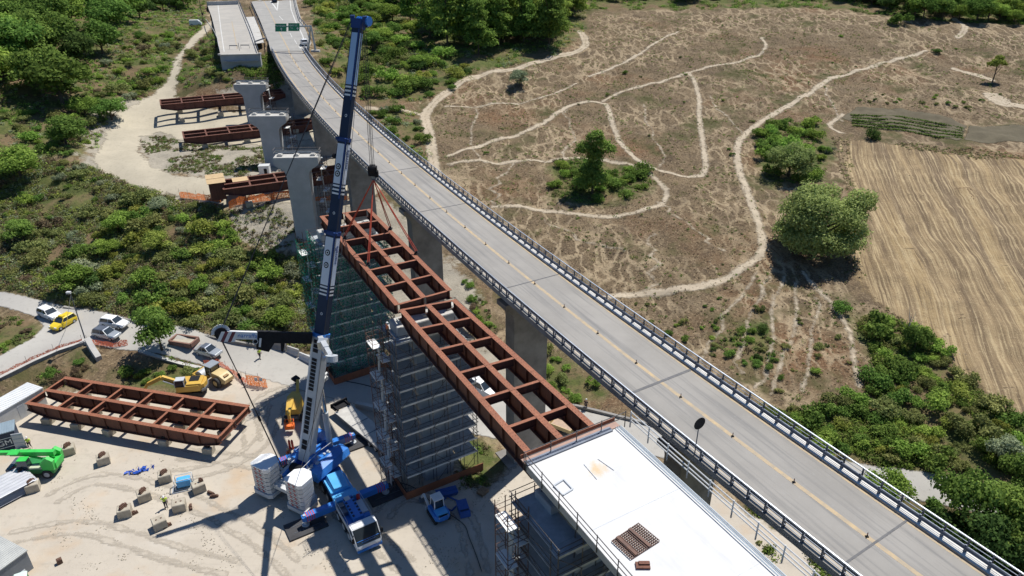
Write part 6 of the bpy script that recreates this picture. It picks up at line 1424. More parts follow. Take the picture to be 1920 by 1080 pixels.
plate('lane_marking', ([(493,0),(505,22),(524,62),(541,95)],[(494.4,0),(506.6,22),(526,62),(543.4,95)]), 22.64, m_tanline, 6)
OL = [(413.5,103),(407,72),(397,32),(386,2),(372,-40)]; OR = [(484.5,101.5),(470,60),(456,25),(446,2),(432,-40)]
plate('old_carriageway', (OL, OR), 22.6, mat('worn_asphalt', (.40,.375,.335), (.33,.315,.29), .25, .9))
plate('lane_marking', ([(419.5,97),(414,60),(408,10)],[(421.2,97),(415.6,60),(409.4,10)]), 22.62, m_line, 6)
plate('lane_marking', ([(444,92),(438,60),(434,40)],[(445.2,92),(439.6,60),(435,40)]), 22.62, m_tanline, 6)
plate('paved_island', ([(475,82),(463,50),(460,32)],[(495,80),(484,48),(478,31)]), 22.61, m_conc_pale)
t = thing('abutment', 'pale concrete bridge abutment wall at the broken end of the old carriageway', 'abutment', D(448,103,22.5)); off = t.location
a, b_ = D(412,103,22.55), D(487,101.5,22.55); d = (b_-a).normalized(); n = Vector((-d.y, d.x, 0))
mb = MB(); mb.extr([a, b_, b_-up*3.9, a-up*3.9], n*1.2); mb.build('wall', m_conc, t, off)
mb = MB(); mb.bar(a+d*.6-n*.35-up*1.75, b_-d*.6-n*.35-up*1.55, .9, .14)
for f in (.12,.5,.86): mb.box(a.lerp(b_, f)-n*.4-up*1.6, (.9,.7,.3))
mb.build('bearing_ledge', m_conc_pale, t, off)
mb = MB(); mb.bar(a+up*.05+n*.3, b_+up*.05+n*.3, .7, .16); mb.box(a+up*.1,(.7,.9,.4)); mb.box(b_+up*.1,(.7,.9,.4)); mb.build('parapet', m_conc_pale, t, off)
def guard(label, pts, m=m_galv, h=.8):
    t = thing('crash_barrier', label, 'crash barrier', pts[0]); off_ = t.location; mb = MB()
    for a, b_ in zip(pts[:-1], pts[1:]): mb.bar(a+up*h*.8, b_+up*h*.8, .08, .36)
    mb.build('rail', m, t, off_)
    for a, b_ in zip(pts[:-1], pts[1:]):
        n_ = max(1, int((b_-a).length/4))
        for i in range(n_): q = a.lerp(b_, i/n_); mb = MB(); mb.box(q+up*h*.45,(.12,.12,h*.95)); mb.build('post', m, t, off_)
    return t
guard('steel crash barrier along the right side of the old carriageway', [D(x,y,22.6) for x, y in [(485,100),(476,75),(470,58),(456,25),(447,2)]], m_rail_dark, 1.3)
guard('steel crash barrier between the paved island and the highway', [D(x,y,22.6) for x, y in [(504,84),(496,68),(484,42),(470,8)]], m_rail_dark, 1.1)
guard('steel crash barrier on the outer side of the highway slip lane', [D(x,y,22.6) for x, y in [(577,95),(583,75),(577,55),(562,38),(556,18),(552,0)]], m_rail_dark, 1.1)
guard('short barrier across the paved island at the bridge end', [D(x,y,22.6) for x, y in [(478,85),(498,78)]], m_rail_dark, 1.2)
guard('pale curved barrier along the left side of the old carriageway', [D(x,y,22.6) for x, y in [(411,92),(408,75),(401,60),(395,52),(387,40)]], m_offw, .7)
t = thing('jersey_barrier', 'grey barrier wall across the old carriageway at the top edge', 'barrier', D(415,6,22.6)); mb = MB(); mb.bar(D(388,7,23.2), D(447,5,23.2), .5, 1.4); mb.build('barrier', m_conc, t, t.location)
t = thing('work_barrier', 'thin red and white work barriers at the broken end of the old carriageway', 'barrier', D(450,94,22.6)); q0 = t.location
for a, b_ in (((431,92),(446,92)),((452,91),(468,91))):
    a, b_ = D(*a,22.6), D(*b_,22.6); mb = MB(); mb.bar(a+up*.9, b_+up*.9, .05, .22); mb.tube(a, a+up*1, .04, 5); mb.tube(b_, b_+up*1, .04, 5); mb.build('board', m_rail_dark, t, q0)
mb = MB(); q = D(449,95,22.6); mb.tube(q, q+up*2.0, .06, 6); mb.build('post', m_blackp, t, q0)
q = D(381,40,22.3); q.z = H(q.x, q.y); t = thing('utility_pole', 'thin dark pole left of the old carriageway at the top edge', 'pole', q); mb = MB(); mb.tube((0,0,0),(0,0,9),.1,6); mb.build('pole', m_bark, t); mb = MB(); mb.box((.2,0,3.2),(.5,.4,.7)); mb.build('box', m_blackp, t)
q = at(368,48); t = thing('parked_van', 'tiny white van at the top of the gravel track', 'van', q, .2); mb = MB(); mb.loft([[(-1.9,-.85,.3),(-1.9,.85,.3),(-1.9,.75,1.8),(-1.9,-.75,1.8)],[(1.0,-.85,.3),(1.0,.85,.3),(.8,.75,1.8),(.8,-.75,1.8)],[(1.9,-.8,.3),(1.9,.8,.3),(1.8,.75,.95),(1.8,-.75,.95)]]); mb.build('body', m_white, t)
for x in (-1.2,1.2): 
    for s in (-1,1): wheel(t, (x,s*.8,.32),(0,1,0),.32,.2,None)
# white hut by the second pier
q = at(498,328); t = thing('toilet_cabin', 'small white cabin with a dark opening beside the stored frames', 'cabin', q, .1); mb = MB(); mb.box((0,0,1.0),(2.0,1.6,2.0)); mb.build('walls', m_white, t); mb = MB(); mb.box((.3,-.81,.9),(.6,.04,1.3)); mb.build('opening', m_blackp, t); mb = MB(); mb.box((0,0,2.05),(2.1,1.7,.1)); mb.build('roof', m_offw, t)
# ------------------------------------------------------------------ people
def skin(name, pts, edges, m, parent):
    me = bpy.data.meshes.new(name); me.from_pydata([p[0] for p in pts], edges, []); me.materials.append(m)
    o = bpy.data.objects.new(name, me); COL.objects.link(o); o.parent = parent
    md = o.modifiers.new('skin', 'SKIN'); md.use_smooth_shade = True
    sv = me.skin_vertices[0] if me.skin_vertices else None
    if sv is None:
        bm = bmesh.new(); bm.from_mesh(me); bm.verts.layers.skin.verify(); bm.to_mesh(me); bm.free(); sv = me.skin_vertices[0]
    for i, p in enumerate(pts): sv.data[i].radius = (p[1], p[1]*(p[2] if len(p) > 2 else 1)); sv.data[i].use_root = i == 0
    s = o.modifiers.new('smooth', 'SUBSURF'); s.levels = 1; s.render_levels = 1; return o
def person(label, q, rz, vest, raised=False, stride=.12, helmet=m_white):
    t = thing('person', label, 'person', q, rz); s = stride
    hip = .92; sh = 1.42
    rh = ((.05,-.38,1.62),(.10,-.22,1.86)) if raised else ((.02,-.30,1.14),(.14,-.27,.90))
    lh = ((.02,.30,1.14),(.12,.27,.90))
    B_ = [((0,0,hip),.14,1),((0,0,1.15),.13,1),((0,0,sh-.05),.15,1),((0,0,1.54),.055,1),((.02,0,1.64),.095,1),((.02,0,1.74),.075,1),
         ((0,-.19,sh),.06,1),(rh[0],.048,1),(rh[1],.036,1),((0,.19,sh),.06,1),(lh[0],.048,1),(lh[1],.036,1),
         ((0,-.10,.86),.09,1),((s*.7+.03,-.10,.48),.062,1),((s,-.11,.08),.045,1),((s+.16,-.12,.05),.04,1),((0,.10,.86),.09,1),((-s*.5+.03,.10,.48),.062,1),((-s,.11,.08),.045,1),((-s+.16,.12,.05),.04,1)]
    E_ = [(0,1),(1,2),(2,3),(3,4),(4,5),(2,6),(6,7),(7,8),(2,9),(9,10),(10,11),(0,12),(12,13),(13,14),(14,15),(0,16),(16,17),(17,18),(18,19)]
    body = skin('body', B_, E_, m_skin, t)
    J = [((0,0,.95),.165),((0,0,1.15),.155),((0,0,sh-.03),.165),((0,-.19,sh),.085),(rh[0],.07),((0,.19,sh),.085),(lh[0],.07)]
    skin('jacket', J, [(0,1),(1,2),(2,3),(3,4),(2,5),(5,6)], vest, t)
    Tt = [((0,0,.94),.16)]+[(B_[i][0], r) for i, r in ((12,.105),(13,.08),(14,.065),(16,.105),(17,.08),(18,.065))]
    skin('trousers', Tt, [(0,1),(1,2),(2,3),(0,4),(4,5),(5,6)], m_trouser, t)
    mb = MB(); mb.ball((.02,0,1.72),.125,12,8,(1.1,.95,.9)); mb.box((.15,0,1.70),(.12,.18,.02)); mb.build('helmet', helmet, t, smooth=True)
    mb = MB(); mb.box((.115,0,1.635),(.03,.03,.045)); mb.build('nose', m_skin, t)
    mb = MB()
    for y in (-.035,.035): mb.ball((.11,y,1.66),.013,6,4)
    mb.build('eyes', m_blackp, t)
    for h_, e_ in ((rh[1], rh[0]), (lh[1], lh[0])):
        h_, e_ = Vector(h_), Vector(e_); d = (h_-e_).normalized(); sd = d.cross(Vector((0,1,.3))).normalized(); mb = MB(); mb.bar(h_, h_+d*.09, .08, .03, sd)
        ys = sd.cross(d)
        for i, L in enumerate((.07,.08,.075,.055)): a = h_+d*.09+ys*(.027-.018*i); m_ = a+d*L*.55+sd*.01; mb.tube(a, m_, .009, 5); mb.tube(m_, m_+d*L*.4+sd*.02, .008, 5)
        mb.tube(h_+d*.03+ys*.035, h_+d*.08+ys*.065, .010, 5); mb.build('hand', m_skin, t)
    for i in (15, 19):
        p = B_[i][0]; mb = MB(); mb.box((p[0]-.06, p[1], .05),(.27,.10,.10)); mb.build('boot', m_blackp, t)
    return t
person('worker in a yellow vest and dark trousers standing by the dark blue container', at(57,840), -1.4, m_hivis)
person('worker in a yellow vest raising one arm among the concrete blocks', at(312,952), -1.0, m_hivis, True)
person('worker in a yellow vest walking on the valley road below the guy arm', at(488,672), -.8, m_hivis, False, .2)
person('worker in orange standing beside the crane, behind the left counterweight', at(543,862), -.5, m_hivo, False, .05, m_tan)
person('worker in orange standing on the scaffold where the two steel frames meet', Vector((-13.1,64.4,20.65)), .6, m_hivo, False, .1, m_white)
person('worker in dark clothes on the road edge beneath the viaduct', at(1098,768), 1.0, m_trouser, False, .1, m_offw)
t = thing('gas_bottles', 'red gas bottles standing beside the crane near the boom foot', 'gas bottles', at(547,842))
for dx in (-.18,.18): mb = MB(); mb.tube((dx,0,0),(dx,0,1.3),.15,10); mb.tube((dx,0,1.3),(dx,0,1.5),.15,10,.05); mb.build('bottle', m_red, t)
# ------------------------------------------------------------------ vegetation
def foliage(name, dark, light, trans=.38):
    m = bpy.data.materials.new(name); m.use_nodes = True; nt = m.node_tree; nt.nodes.remove(nt.nodes['Principled BSDF'])
    oi = N(nt, 'ShaderNodeObjectInfo'); t = attr(nt, 'tint')
    c = mixc(nt, t, (*dark, 1), (*light, 1))
    hs = N(nt, 'ShaderNodeHueSaturation'); nt.links.new(c, hs.inputs['Color'])
    mr = N(nt, 'ShaderNodeMapRange'); nt.links.new(oi.outputs['Random'], mr.inputs[0]); mr.inputs[3].default_value = 1.0; mr.inputs[4].default_value = 1.6; hs.inputs['Saturation'].default_value = .94; nt.links.new(mr.outputs[0], hs.inputs['Value'])
    m2 = N(nt, 'ShaderNodeMapRange'); nt.links.new(math_(nt, 'FRACT', math_(nt, 'MULTIPLY', oi.outputs['Random'], 7.31)), m2.inputs[0]); m2.inputs[3].default_value = .482; m2.inputs[4].default_value = .514; nt.links.new(m2.outputs[0], hs.inputs['Hue'])
    d = N(nt, 'ShaderNodeBsdfDiffuse'); tl = N(nt, 'ShaderNodeBsdfTranslucent'); mx = N(nt, 'ShaderNodeMixShader'); mx.inputs[0].default_value = trans
    nt.links.new(hs.outputs[0], d.inputs[0]); nt.links.new(hs.outputs[0], tl.inputs[0]); nt.links.new(d.outputs[0], mx.inputs[1]); nt.links.new(tl.outputs[0], mx.inputs[2]); nt.links.new(mx.outputs[0], nt.nodes['Material Output'].inputs[0]); return m
LV = {k: foliage('leaf_'+k, a, b_) for k, a, b_ in (
 ('bright', (.085,.150,.020), (.270,.400,.065)), ('mid', (.052,.105,.018), (.175,.275,.050)), ('dark', (.030,.062,.016), (.105,.170,.040)),
 ('olive', (.090,.115,.032), (.255,.275,.090)), ('grey', (.12,.15,.08), (.31,.345,.21)), ('yellow', (.120,.150,.022), (.33,.36,.070)),
 ('dry', (.095,.072,.042), (.210,.162,.096)), ('straw', (.125,.097,.056), (.265,.208,.124)), ('pine', (.045,.095,.018), (.250,.360,.060)), ('willow', (.110,.155,.045), (.310,.380,.125)))}
def leaves(centres, normals, size, r, aspect=.62, jitter=.55):
    n = len(centres); nr_ = normals + r.normal(0, jitter, (n, 3)); nr_ /= np.linalg.norm(nr_, axis=1)[:, None]+1e-9
    a = np.cross(nr_, r.normal(0, 1, (n, 3))); a /= np.linalg.norm(a, axis=1)[:, None]+1e-9; b_ = np.cross(nr_, a)
    s = (size*r.uniform(.6, 1.35, n))[:, None]; a = a*s*.5; b_ = b_*s*.5*aspect
    v = np.stack([centres-a, centres-b_*1.1+a*.1, centres+a, centres+b_*1.1-a*.1], 1).reshape(-1, 3)
    return v, np.arange(4*n).reshape(-1, 4)
def crown_pts(lobes, n, r, squash=1.0):
    L = np.array(lobes, float); wgt = L[:, 3]*L[:, 4]; wgt = wgt/wgt.sum(); k = r.choice(len(L), n, p=wgt)
    d = r.normal(0, 1, (n, 3)); d /= np.linalg.norm(d, axis=1)[:, None]; d[:, 2] = np.where(d[:, 2] < -.35, -d[:, 2]*.6, d[:, 2])
    lump = 1+.16*np.sin(d[:, 0]*7+k)*np.sin(d[:, 1]*6+2*k)*np.cos(d[:, 2]*5); rad = np.where(r.random(n) < .72, r.uniform(.74, 1.10, n), r.uniform(.35, .8, n))*lump; rad = np.where(r.random(n) < .07, rad*r.uniform(1.05, 1.32, n), rad)
    p = L[k, :3]+d*L[k, 3:6]*rad[:, None]; nn = d/L[k, 3:6]; nn /= np.linalg.norm(nn, axis=1)[:, None]; nn[:, 2] += .25
    return p, nn, k
def leaf_mesh(name, lobes, n, size, seed, flat=.5, **kw):
    r = np.random.default_rng(seed); p, nn, k = crown_pts(lobes, n, r); v, f = leaves(p, nn, size, r, **kw)
    lt = r.uniform(0, .45, len(lobes))[k]; tint = np.clip(lt+r.normal(.3, .2, n), 0, 1)
    me = np_mesh(bpy.data.meshes.new(name), v, f, {'tint': tint}, False); me.materials.append(LV['mid']); return me
def rlobes(r, n, R, h, zc, lr=(.35,.6), cone=0.):
    o = []
    for i in range(n):
        a = r.uniform(0, 2*PI); q = R*math.sqrt(r.uniform(0, 1))*(1-.0); z = zc+r.uniform(-.5, .5)*h*(1-.6*(q/R)**2); rr = R*r.uniform(*lr)
        q *= 1-cone*(z-(zc-h/2))/h; o.append((q*math.cos(a)*.8, q*math.sin(a)*.8, z, rr, rr, rr*.8))
    return o
BUSH = []
for s_ in range(6):
    r = np.random.default_rng(40+s_); nl = 4+s_ % 4; BUSH.append(leaf_mesh('shrub', rlobes(r, nl+3, 1.05, .7, .5, (.34,.58)), 1150, .165, 60+s_, jitter=.75))
CROWN = []
for s_ in range(5):
    r = np.random.default_rng(80+s_); CROWN.append(leaf_mesh('crown', rlobes(r, 18, 1.12, 1.05, 1.05, (.30,.48)), 4200, .125, 90+s_, jitter=.55))
def trunk_mesh(h, r0, R, seed, nb=6, lean=.1):
    r = random.Random(seed); mb = MB(); pts = [Vector((0,0,-.3))]; 
    for i in range(1, 6): pts.append(Vector((lean*h*.1*i*r.uniform(-.5,.5), lean*h*.1*i*r.uniform(-.5,.5), h*i/5)))
    for i in range(5): mb.tube(pts[i], pts[i+1], r0*(1-.14*i), 7, r0*(1-.14*(i+1)))
    for i in range(nb):
        a = 2*PI*i/nb+r.uniform(-.4,.4); b0 = pts[2+i % 3]; q = b0+Vector((math.cos(a)*R*.35, math.sin(a)*R*.35, h*.22)); e = q+Vector((math.cos(a)*R*.3, math.sin(a)*R*.3, h*.22)); mb.tube(b0, q, r0*.42, 5, r0*.28); mb.tube(q, e, r0*.28, 5, r0*.12)
    me = mb.build('trunk', m_bark); d = me.data; bpy.data.objects.remove(me); return d
TRUNK = [trunk_mesh(.95, .07, 1.0, s_) for s_ in range(3)]
PINE = []; 
for s_ in range(4):
    r = np.random.default_rng(120+s_); lob = []
    for k_ in range(26):
        f_ = (k_+.5)/26; z = .35+1.5*f_; R = .50*(1-f_)**.6+.10; a = r.uniform(0, 6.28); q = R*r.uniform(.35, .95); lr = .26*(1-.35*f_)*r.uniform(.8, 1.3); lob.append((q*math.cos(a), q*math.sin(a), z+r.uniform(-.08,.08), lr*1.25, lr*1.25, lr*.72))
    PINE.append(leaf_mesh('crown', lob, 4200, .085, 130+s_, jitter=.6))
PTRUNK = trunk_mesh(1.7, .035, .5, 9, 7, .03)
def oset(o, m):
    if o.material_slots: o.material_slots[0].link = 'OBJECT'; o.material_slots[0].material = m
def shrub(p, R, lf, label, group=None, cat='shrub', name='shrub', i=None, zs=1.0):
    o = bpy.data.objects.new(name, BUSH[random.randrange(len(BUSH)) if i is None else i]); COL.objects.link(o); oset(o, LV[lf]); o.location = (p.x, p.y, p.z-.12*R); o.scale = (R, R*random.uniform(.85,1.15), R*random.uniform(.8,1.15)*zs); o.rotation_euler = (0,0,random.uniform(0,6.28)); tag(o, label, cat, group); return o
def tree(p, R, lf, label, group=None, kind='oak', name='tree', hs=1.0, crown=None, trunk=None):
    t = thing(name, label, 'tree', (p.x, p.y, p.z-.1), random.uniform(0,6.28), group); t.scale = (R, R, R*hs)
    c = bpy.data.objects.new('crown', crown or (random.choice(PINE) if kind == 'pine' else random.choice(CROWN))); COL.objects.link(c); c.parent = t; oset(c, LV[lf])
    k = bpy.data.objects.new('trunk', trunk or (PTRUNK if kind == 'pine' else random.choice(TRUNK))); COL.objects.link(k); k.parent = t; return t
PLACED = []
def avoid(x, y, m): 
    a = np.array([x]); b_ = np.array([y]); return min(sdpoly(a, b_, TRACK)[0], sdpoly(a, b_, ROAD)[0]) > m
def near_deck(x, y, m):
    if y > 203: return abs(x-(vx(200)-.62*(y-200))) < m
    b_ = vx(y); return b_-m < x < b_+W_D*1.1+m
def scatter(poly_px, n, rr, weights, label, group, kind='shrub', gap=.72, deck=1.5, clear=.5, **kw):
    q = pix(poly_px); a = np.array([(p[0], p[1]) for p in q]); keys = list(weights); ws = list(weights.values()); got = 0
    for _ in range(n*40):
        if got >= n: break
        x, y = random.uniform(a[:,0].min(), a[:,0].max()), random.uniform(a[:,1].min(), a[:,1].max())
        if sdpoly(np.array([x]), np.array([y]), q)[0] > 0: continue
        R = rr[0]+(rr[1]-rr[0])*random.random()**1.6
        if near_deck(x, y, deck+R) or not avoid(x, y, clear+R*.6): continue
        if any((x-u)**2+(y-v_)**2 < (gap*(R+w_))**2 for u, v_, w_ in PLACED): continue
        PLACED.append((x, y, R)); got += 1; lf = random.choices(keys, ws)[0]
        if kind == 'shrub': shrub(on(x, y), R, lf, label, group, **kw)
        else: tree(on(x, y), R, lf, label, group, kind=kind, **kw)
    return got
def keep(p, R): PLACED.append((p.x, p.y, R)); return p
# -- single trees that stand out
q = keep(at(304,657), 2.2); tree(q, 3.1, 'mid', 'round green tree on the roadside beside the planter and silver car', name='roadside_tree', hs=1.35)
for (px, py, R, lf, lab) in ((118,196,7.4,'mid','large round tree standing alone below the left forest'), (40,335,4.3,'bright','bright green tree at the left edge beside the gravel loop'), (125,272,4.2,'mid','rounded tree on the left slope, downhill of the large round one'), (210,225,3.6,'mid','dark green tree where the gravel track bends, left of the far frame'), (160,215,3.0,'bright','small light green tree below the large round one'), (300,395,1.8,'grey','small grey green tree standing at the gravel loop'), (228,432,2.4,'bright','bright green young tree in the middle of the thicket'), (200,478,2.0,'bright','light green low tree in the thicket above the white hatchback'), (140,545,2.9,'bright','light green tree just above the bend of the valley road'), (525,610,2.4,'bright','light green tree at the thicket foot, left of the crane boom'), (300,470,2.4,'yellow','yellow green tree in the right half of the thicket'), (45,450,2.7,'mid','green tree at the left edge of the thicket')):
    tree(keep(at(px, py), R*.8), R, lf, lab, hs=.85 if R > 5 else .8)
# willow: broad twin dome with drooping foliage
r = np.random.default_rng(301); lob = []
for i in range(34):
    a = r.uniform(0, 6.28); q = math.sqrt(r.uniform(0, 1))*6.4; z = 6.0+6.5*math.sqrt(max(0, 1-(q/7.6)**2))*r.uniform(.55, 1.0)-1.0*(q > 5); s_ = r.uniform(2.0, 3.0); lob.append((q*math.cos(a), q*math.sin(a), z-.6, s_, s_, s_*.9))
for i in range(34):
    a = 2*PI*i/17; q = 6.4 if i < 17 else 4.6; lob.append((q*math.cos(a), q*math.sin(a), r.uniform(3.2, 5.4) if i < 17 else r.uniform(1.6, 3.2), 2.3, 2.3, 2.2))
for i in range(7): a = r.uniform(0, 6.28); lob.append((6.2+1.2*math.cos(a), -1.0+1.2*math.sin(a), 10+r.uniform(-1.5,1.6), 1.7, 1.7, 1.7))
wl = leaf_mesh('crown', lob, 38000, .55, 302, jitter=.7, aspect=.45); wt = trunk_mesh(8.5, .55, 8, 4, 9)
t = tree(keep(at(1530,472), 6), .92, 'willow', 'very large rounded willow at the edge of the stubble field', name='willow', crown=wl, trunk=wt); t.rotation_euler = (0,0,0)
r = np.random.default_rng(311); wl2 = leaf_mesh('crown', rlobes(r, 24, 4.6, 5.0, 3.6, (.32,.45)), 11000, .45, 303, jitter=.7, aspect=.45)
t = tree(keep(at(1478,330), 4), 1.0, 'willow', 'smaller round willow among bright brambles, above the very large one', name='willow', crown=wl2, trunk=trunk_mesh(4.5,.3,3.5,5))
r = np.random.default_rng(312); lob = [(0,0,11.2,1.9,1.9,1.8),(1.5,.4,9.8,1.9,1.8,1.5),(-1.7,-.3,9.6,1.9,1.8,1.5),(.2,.5,8.2,2.0,2.0,1.5),(3.0,0,9.0,1.4,1.4,1.2),(-2.9,.2,8.7,1.2,1.2,1.1),(.4,-.6,12.3,1.2,1.2,1.1),(.3,0,6.2,1.5,1.5,1.2),(-.6,.3,4.6,2.6,2.4,1.9),(.8,-.3,3,2.8,2.6,2.0),(-1.5,.2,2.2,2.4,2.2,1.9),(.1,.1,7.4,1.7,1.6,1.5)]
t = tree(keep(at(1110,362), 2), 1.0, 'mid', 'tall slender tree rising from the oval green thicket in the dry field', name='poplar', crown=leaf_mesh('crown', lob, 9000, .42, 304), trunk=trunk_mesh(10.5,.28,2.4,6,6)); t.rotation_euler = (0,0,0)
r = np.random.default_rng(313); lob = [(0,0,5.6,1.7,1.7,1.0),(1.4,.2,5.0,1.3,1.2,.8),(-1.5,0,4.9,1.4,1.3,.8),(.3,.4,6.6,1.1,1.1,.8)]
t = tree(keep(at(1861,153), 2), 1.0, 'yellow', 'lone small tree with a bare trunk on the dry slope at right', name='lone_tree', crown=leaf_mesh('crown', lob, 2600, .40, 305), trunk=trunk_mesh(5.0,.22,1.8,7,5)); t.rotation_euler = (0,0,0)
tree(keep(at(975,162), 2), 2.7, 'grey', 'grey green tree standing beside the dirt path below the pines', name='olive_tree', hs=.9)
t = tree(keep(at(1714,655), 1), 1.7, 'mid', 'small tree above the brambles at the corner of the stubble field', name='young_tree', hs=1.25)
q = at(1696,640); dt = thing('dead_tree', 'pale leafless tree trunk beside the small tree at the field corner', 'dead tree', q); o = bpy.data.objects.new('trunk', trunk_mesh(4.2,.13,2.2,11,7)); COL.objects.link(o); o.parent = dt; o.data.materials.clear(); o.data.materials.append(mat('bleached_wood', (.42,.38,.33), (.32,.28,.24), 3, .9))
for px, py, R, hs, lf, lab in ((1795,985,2.9,1.5,'mid','tall thin green tree at the bottom right beside the valley road'), (1655,940,2.3,1.1,'bright','bright green small tree showing over the viaduct rail at bottom right'), (1880,1010,3.0,1.3,'mid','green tree at the right edge below the valley road'), (1915,930,2.6,1.2,'mid','dark green tree at the right edge above the valley road'), (1832,1070,3.0,1.3,'dark','dark tree at the bottom right corner behind the viaduct rail'), (1925,1090,3.2,1.3,'mid','green tree in the bottom right corner'), (1760,1040,2.6,1.1,'dark','dark green tree below the viaduct rail near the right corner'),(1885,870,2.0,1.1,'grey','grey green tree among brambles at the right edge')):
    tree(keep(at(px, py), R*.7), R, lf, lab, hs=hs)
shrub(keep(at(1641,261), 1.5), 1.9, 'dark', 'round dark bush between the vegetable plot and stubble field', name='bush', cat='bush', zs=1.2); shrub(keep(at(1688,46),2), 3.4, 'mid', 'large round bush at the foot of the far woodland', name='bush', cat='bush')
shrub(keep(at(1582,588),1.4), 1.7, 'mid', 'round green bush at the corner of the stubble field', name='bush', cat='bush', zs=1.1); shrub(keep(at(1640,625),2), 2.8, 'mid', 'large dark green bush right of the round one at the field corner', name='bush', cat='bush')
shrub(keep(at(1752,98),1), 1.9, 'dark', 'low dark bush where the long dirt path ends, at right', name='bush', cat='bush', zs=.6)
# -- forests and scrub
scatter([(-120,-22),(250,-22),(232,60),(205,110),(140,165),(60,190),(-120,200)], 85, (4.0,6.6), {'mid':6,'bright':3,'dark':1}, 'leafy green tree in the forest at the upper left', 'trees of the upper left forest', 'oak', .40, name='forest_tree', hs=1.0)
scatter([(250,-22),(372,-22),(366,18),(330,30),(250,40)], 16, (2.6,4.2), {'dark':3,'mid':3}, 'dark tree at the top edge left of the old carriageway', 'trees at the top edge', 'oak', .42, name='forest_tree')
scatter([(752,-24),(1085,-24),(1092,55),(1040,100),(930,118),(820,104),(770,60),(745,5)], 62, (7.2,10.6), {'pine':1}, 'tall dark pine in the wood beyond the viaduct', 'pines of the wood beyond the viaduct', 'pine', .25, name='pine_tree')
scatter([(1095,-22),(1990,-22),(1990,34),(1850,30),(1700,22),(1620,6),(1500,0),(1100,4)], 120, (2.8,5.0), {'mid':4,'bright':3,'dark':2,'olive':1}, 'green tree in the woodland belt along the top right edge', 'trees of the top right belt', 'oak', .36, name='woodland_tree')
scatter([(1590,-14),(1990,-14),(1990,42),(1900,46),(1720,38),(1640,24)], 60, (2.6,4.6), {'mid':4,'dark':3,'bright':3}, 'green tree in the denser wood at the top right corner', 'trees of the top right corner wood', 'oak', .33, name='woodland_tree')
scatter([(580,-20),(745,-20),(750,20),(790,85),(895,122),(830,186),(700,198),(650,165),(598,100)], 150, (1.4,3.4), {'mid':4,'olive':3,'yellow':2,'bright':2,'dark':2}, 'mixed green bush on the bank beyond the viaduct', 'bushes on the bank beyond the viaduct', gap=.46, name='bush', cat='bush')
scatter([(620,-15),(745,-15),(752,25),(790,88),(860,112),(800,150),(720,120),(640,60)], 20, (2.4,4.2), {'mid':3,'bright':2,'olive':2}, 'small round tree on the bank beyond the viaduct', 'small trees on the bank beyond the viaduct', 'oak', .5, name='bank_tree', hs=.8)
scatter([(692,206),(788,218),(797,250),(803,300),(770,290),(720,240)], 12, (1.0,2.2), {'mid':3,'grey':1,'bright':2}, 'green shrub between the viaduct and the dirt path fork', 'shrubs by the path fork')
LB1 = 'mixed green shrub in the thicket above the valley road'; GR1 = 'shrubs of the thicket above the valley road'
scatter([(230,385),(330,385),(425,405),(440,446),(480,476),(560,484),(588,500),(585,535),(540,590),(500,640),(380,620),(262,592),(140,568),(140,480)], 140, (.8,2.7), {'mid':3,'olive':6,'yellow':4,'bright':3,'dark':1,'grey':2}, LB1, GR1, gap=.46, clear=-.3)
scatter([(-60,320),(60,305),(180,318),(240,350),(330,376),(230,400),(150,480),(150,545),(0,522),(-60,510)], 70, (.7,2.3), {'olive':4,'mid':3,'grey':2,'dry':3,'bright':1}, 'dull green shrub in the sparse left half of the thicket', 'shrubs of the sparse left thicket', gap=.6)
scatter([(60,195),(205,118),(240,70),(330,60),(380,42),(335,140),(285,178),(215,205),(190,260),(170,300),(60,300),(-60,300),(-60,210)], 84, (.9,2.5), {'olive':4,'mid':4,'dry':1,'bright':3,'grey':1}, 'shrub on the slope between the left forest and the gravel track', 'shrubs of the left slope', gap=.62)
scatter([(362,96),(398,62),(407,95),(413,125),(438,142),(438,168),(346,168),(337,150),(346,115)], 15, (.9,2.0), {'olive':3,'dark':1,'mid':3,'dry':1}, 'shrub on the bank left of the abutment wall', 'shrubs left of the abutment', gap=.75)
scatter([(1028,308),(1090,302),(1200,314),(1220,345),(1175,372),(1090,380),(1038,368)], 26, (1.2,2.4), {'mid':4,'bright':4}, 'green bush of the oval thicket round the slender tree', 'bushes of the oval thicket', gap=.42, name='bush', cat='bush')
scatter([(1420,248),(1480,232),(1552,240),(1562,300),(1532,340),(1455,348),(1428,320)], 34, (1.3,2.9), {'bright':5,'mid':2,'grey':1}, 'bright green bramble round the smaller willow', 'brambles round the smaller willow', gap=.34, name='bramble', cat='bramble')
scatter([(1610,600),(1680,606),(1755,645),(1800,700),(1858,762),(1960,822),(1960,900),(1740,884),(1562,862),(1460,838),(1505,775),(1625,745),(1645,680)], 95, (.8,2.3), {'mid':4,'bright':4,'olive':4,'yellow':2}, 'dense green bramble on the slope above the lower right road', 'brambles above the lower right road', gap=.52, clear=.2, name='bramble', cat='bramble')
scatter([(1600,925),(1720,955),(1960,1010),(1960,1200),(1750,1180),(1640,1020)], 34, (1.2,2.3), {'dark':3,'mid':3,'olive':1}, 'dark bush below the valley road at the bottom right', 'bushes at the bottom right', gap=.6, clear=.1, name='bush', cat='bush')
scatter([(242,692),(330,668),(378,692),(384,704),(338,730),(225,722)], 7, (.7,1.3), {'dark':2,'mid':2,'olive':2}, 'dark shrub in the gully behind the yard frame', 'shrubs in the gully', gap=.8)
scatter([(62,712),(150,664),(170,690),(150,718),(85,732)], 6, (.6,1.2), {'bright':2,'mid':2,'dry':1}, 'low shrub below the retaining wall beside the site cabin', 'shrubs below the retaining wall', gap=.8)
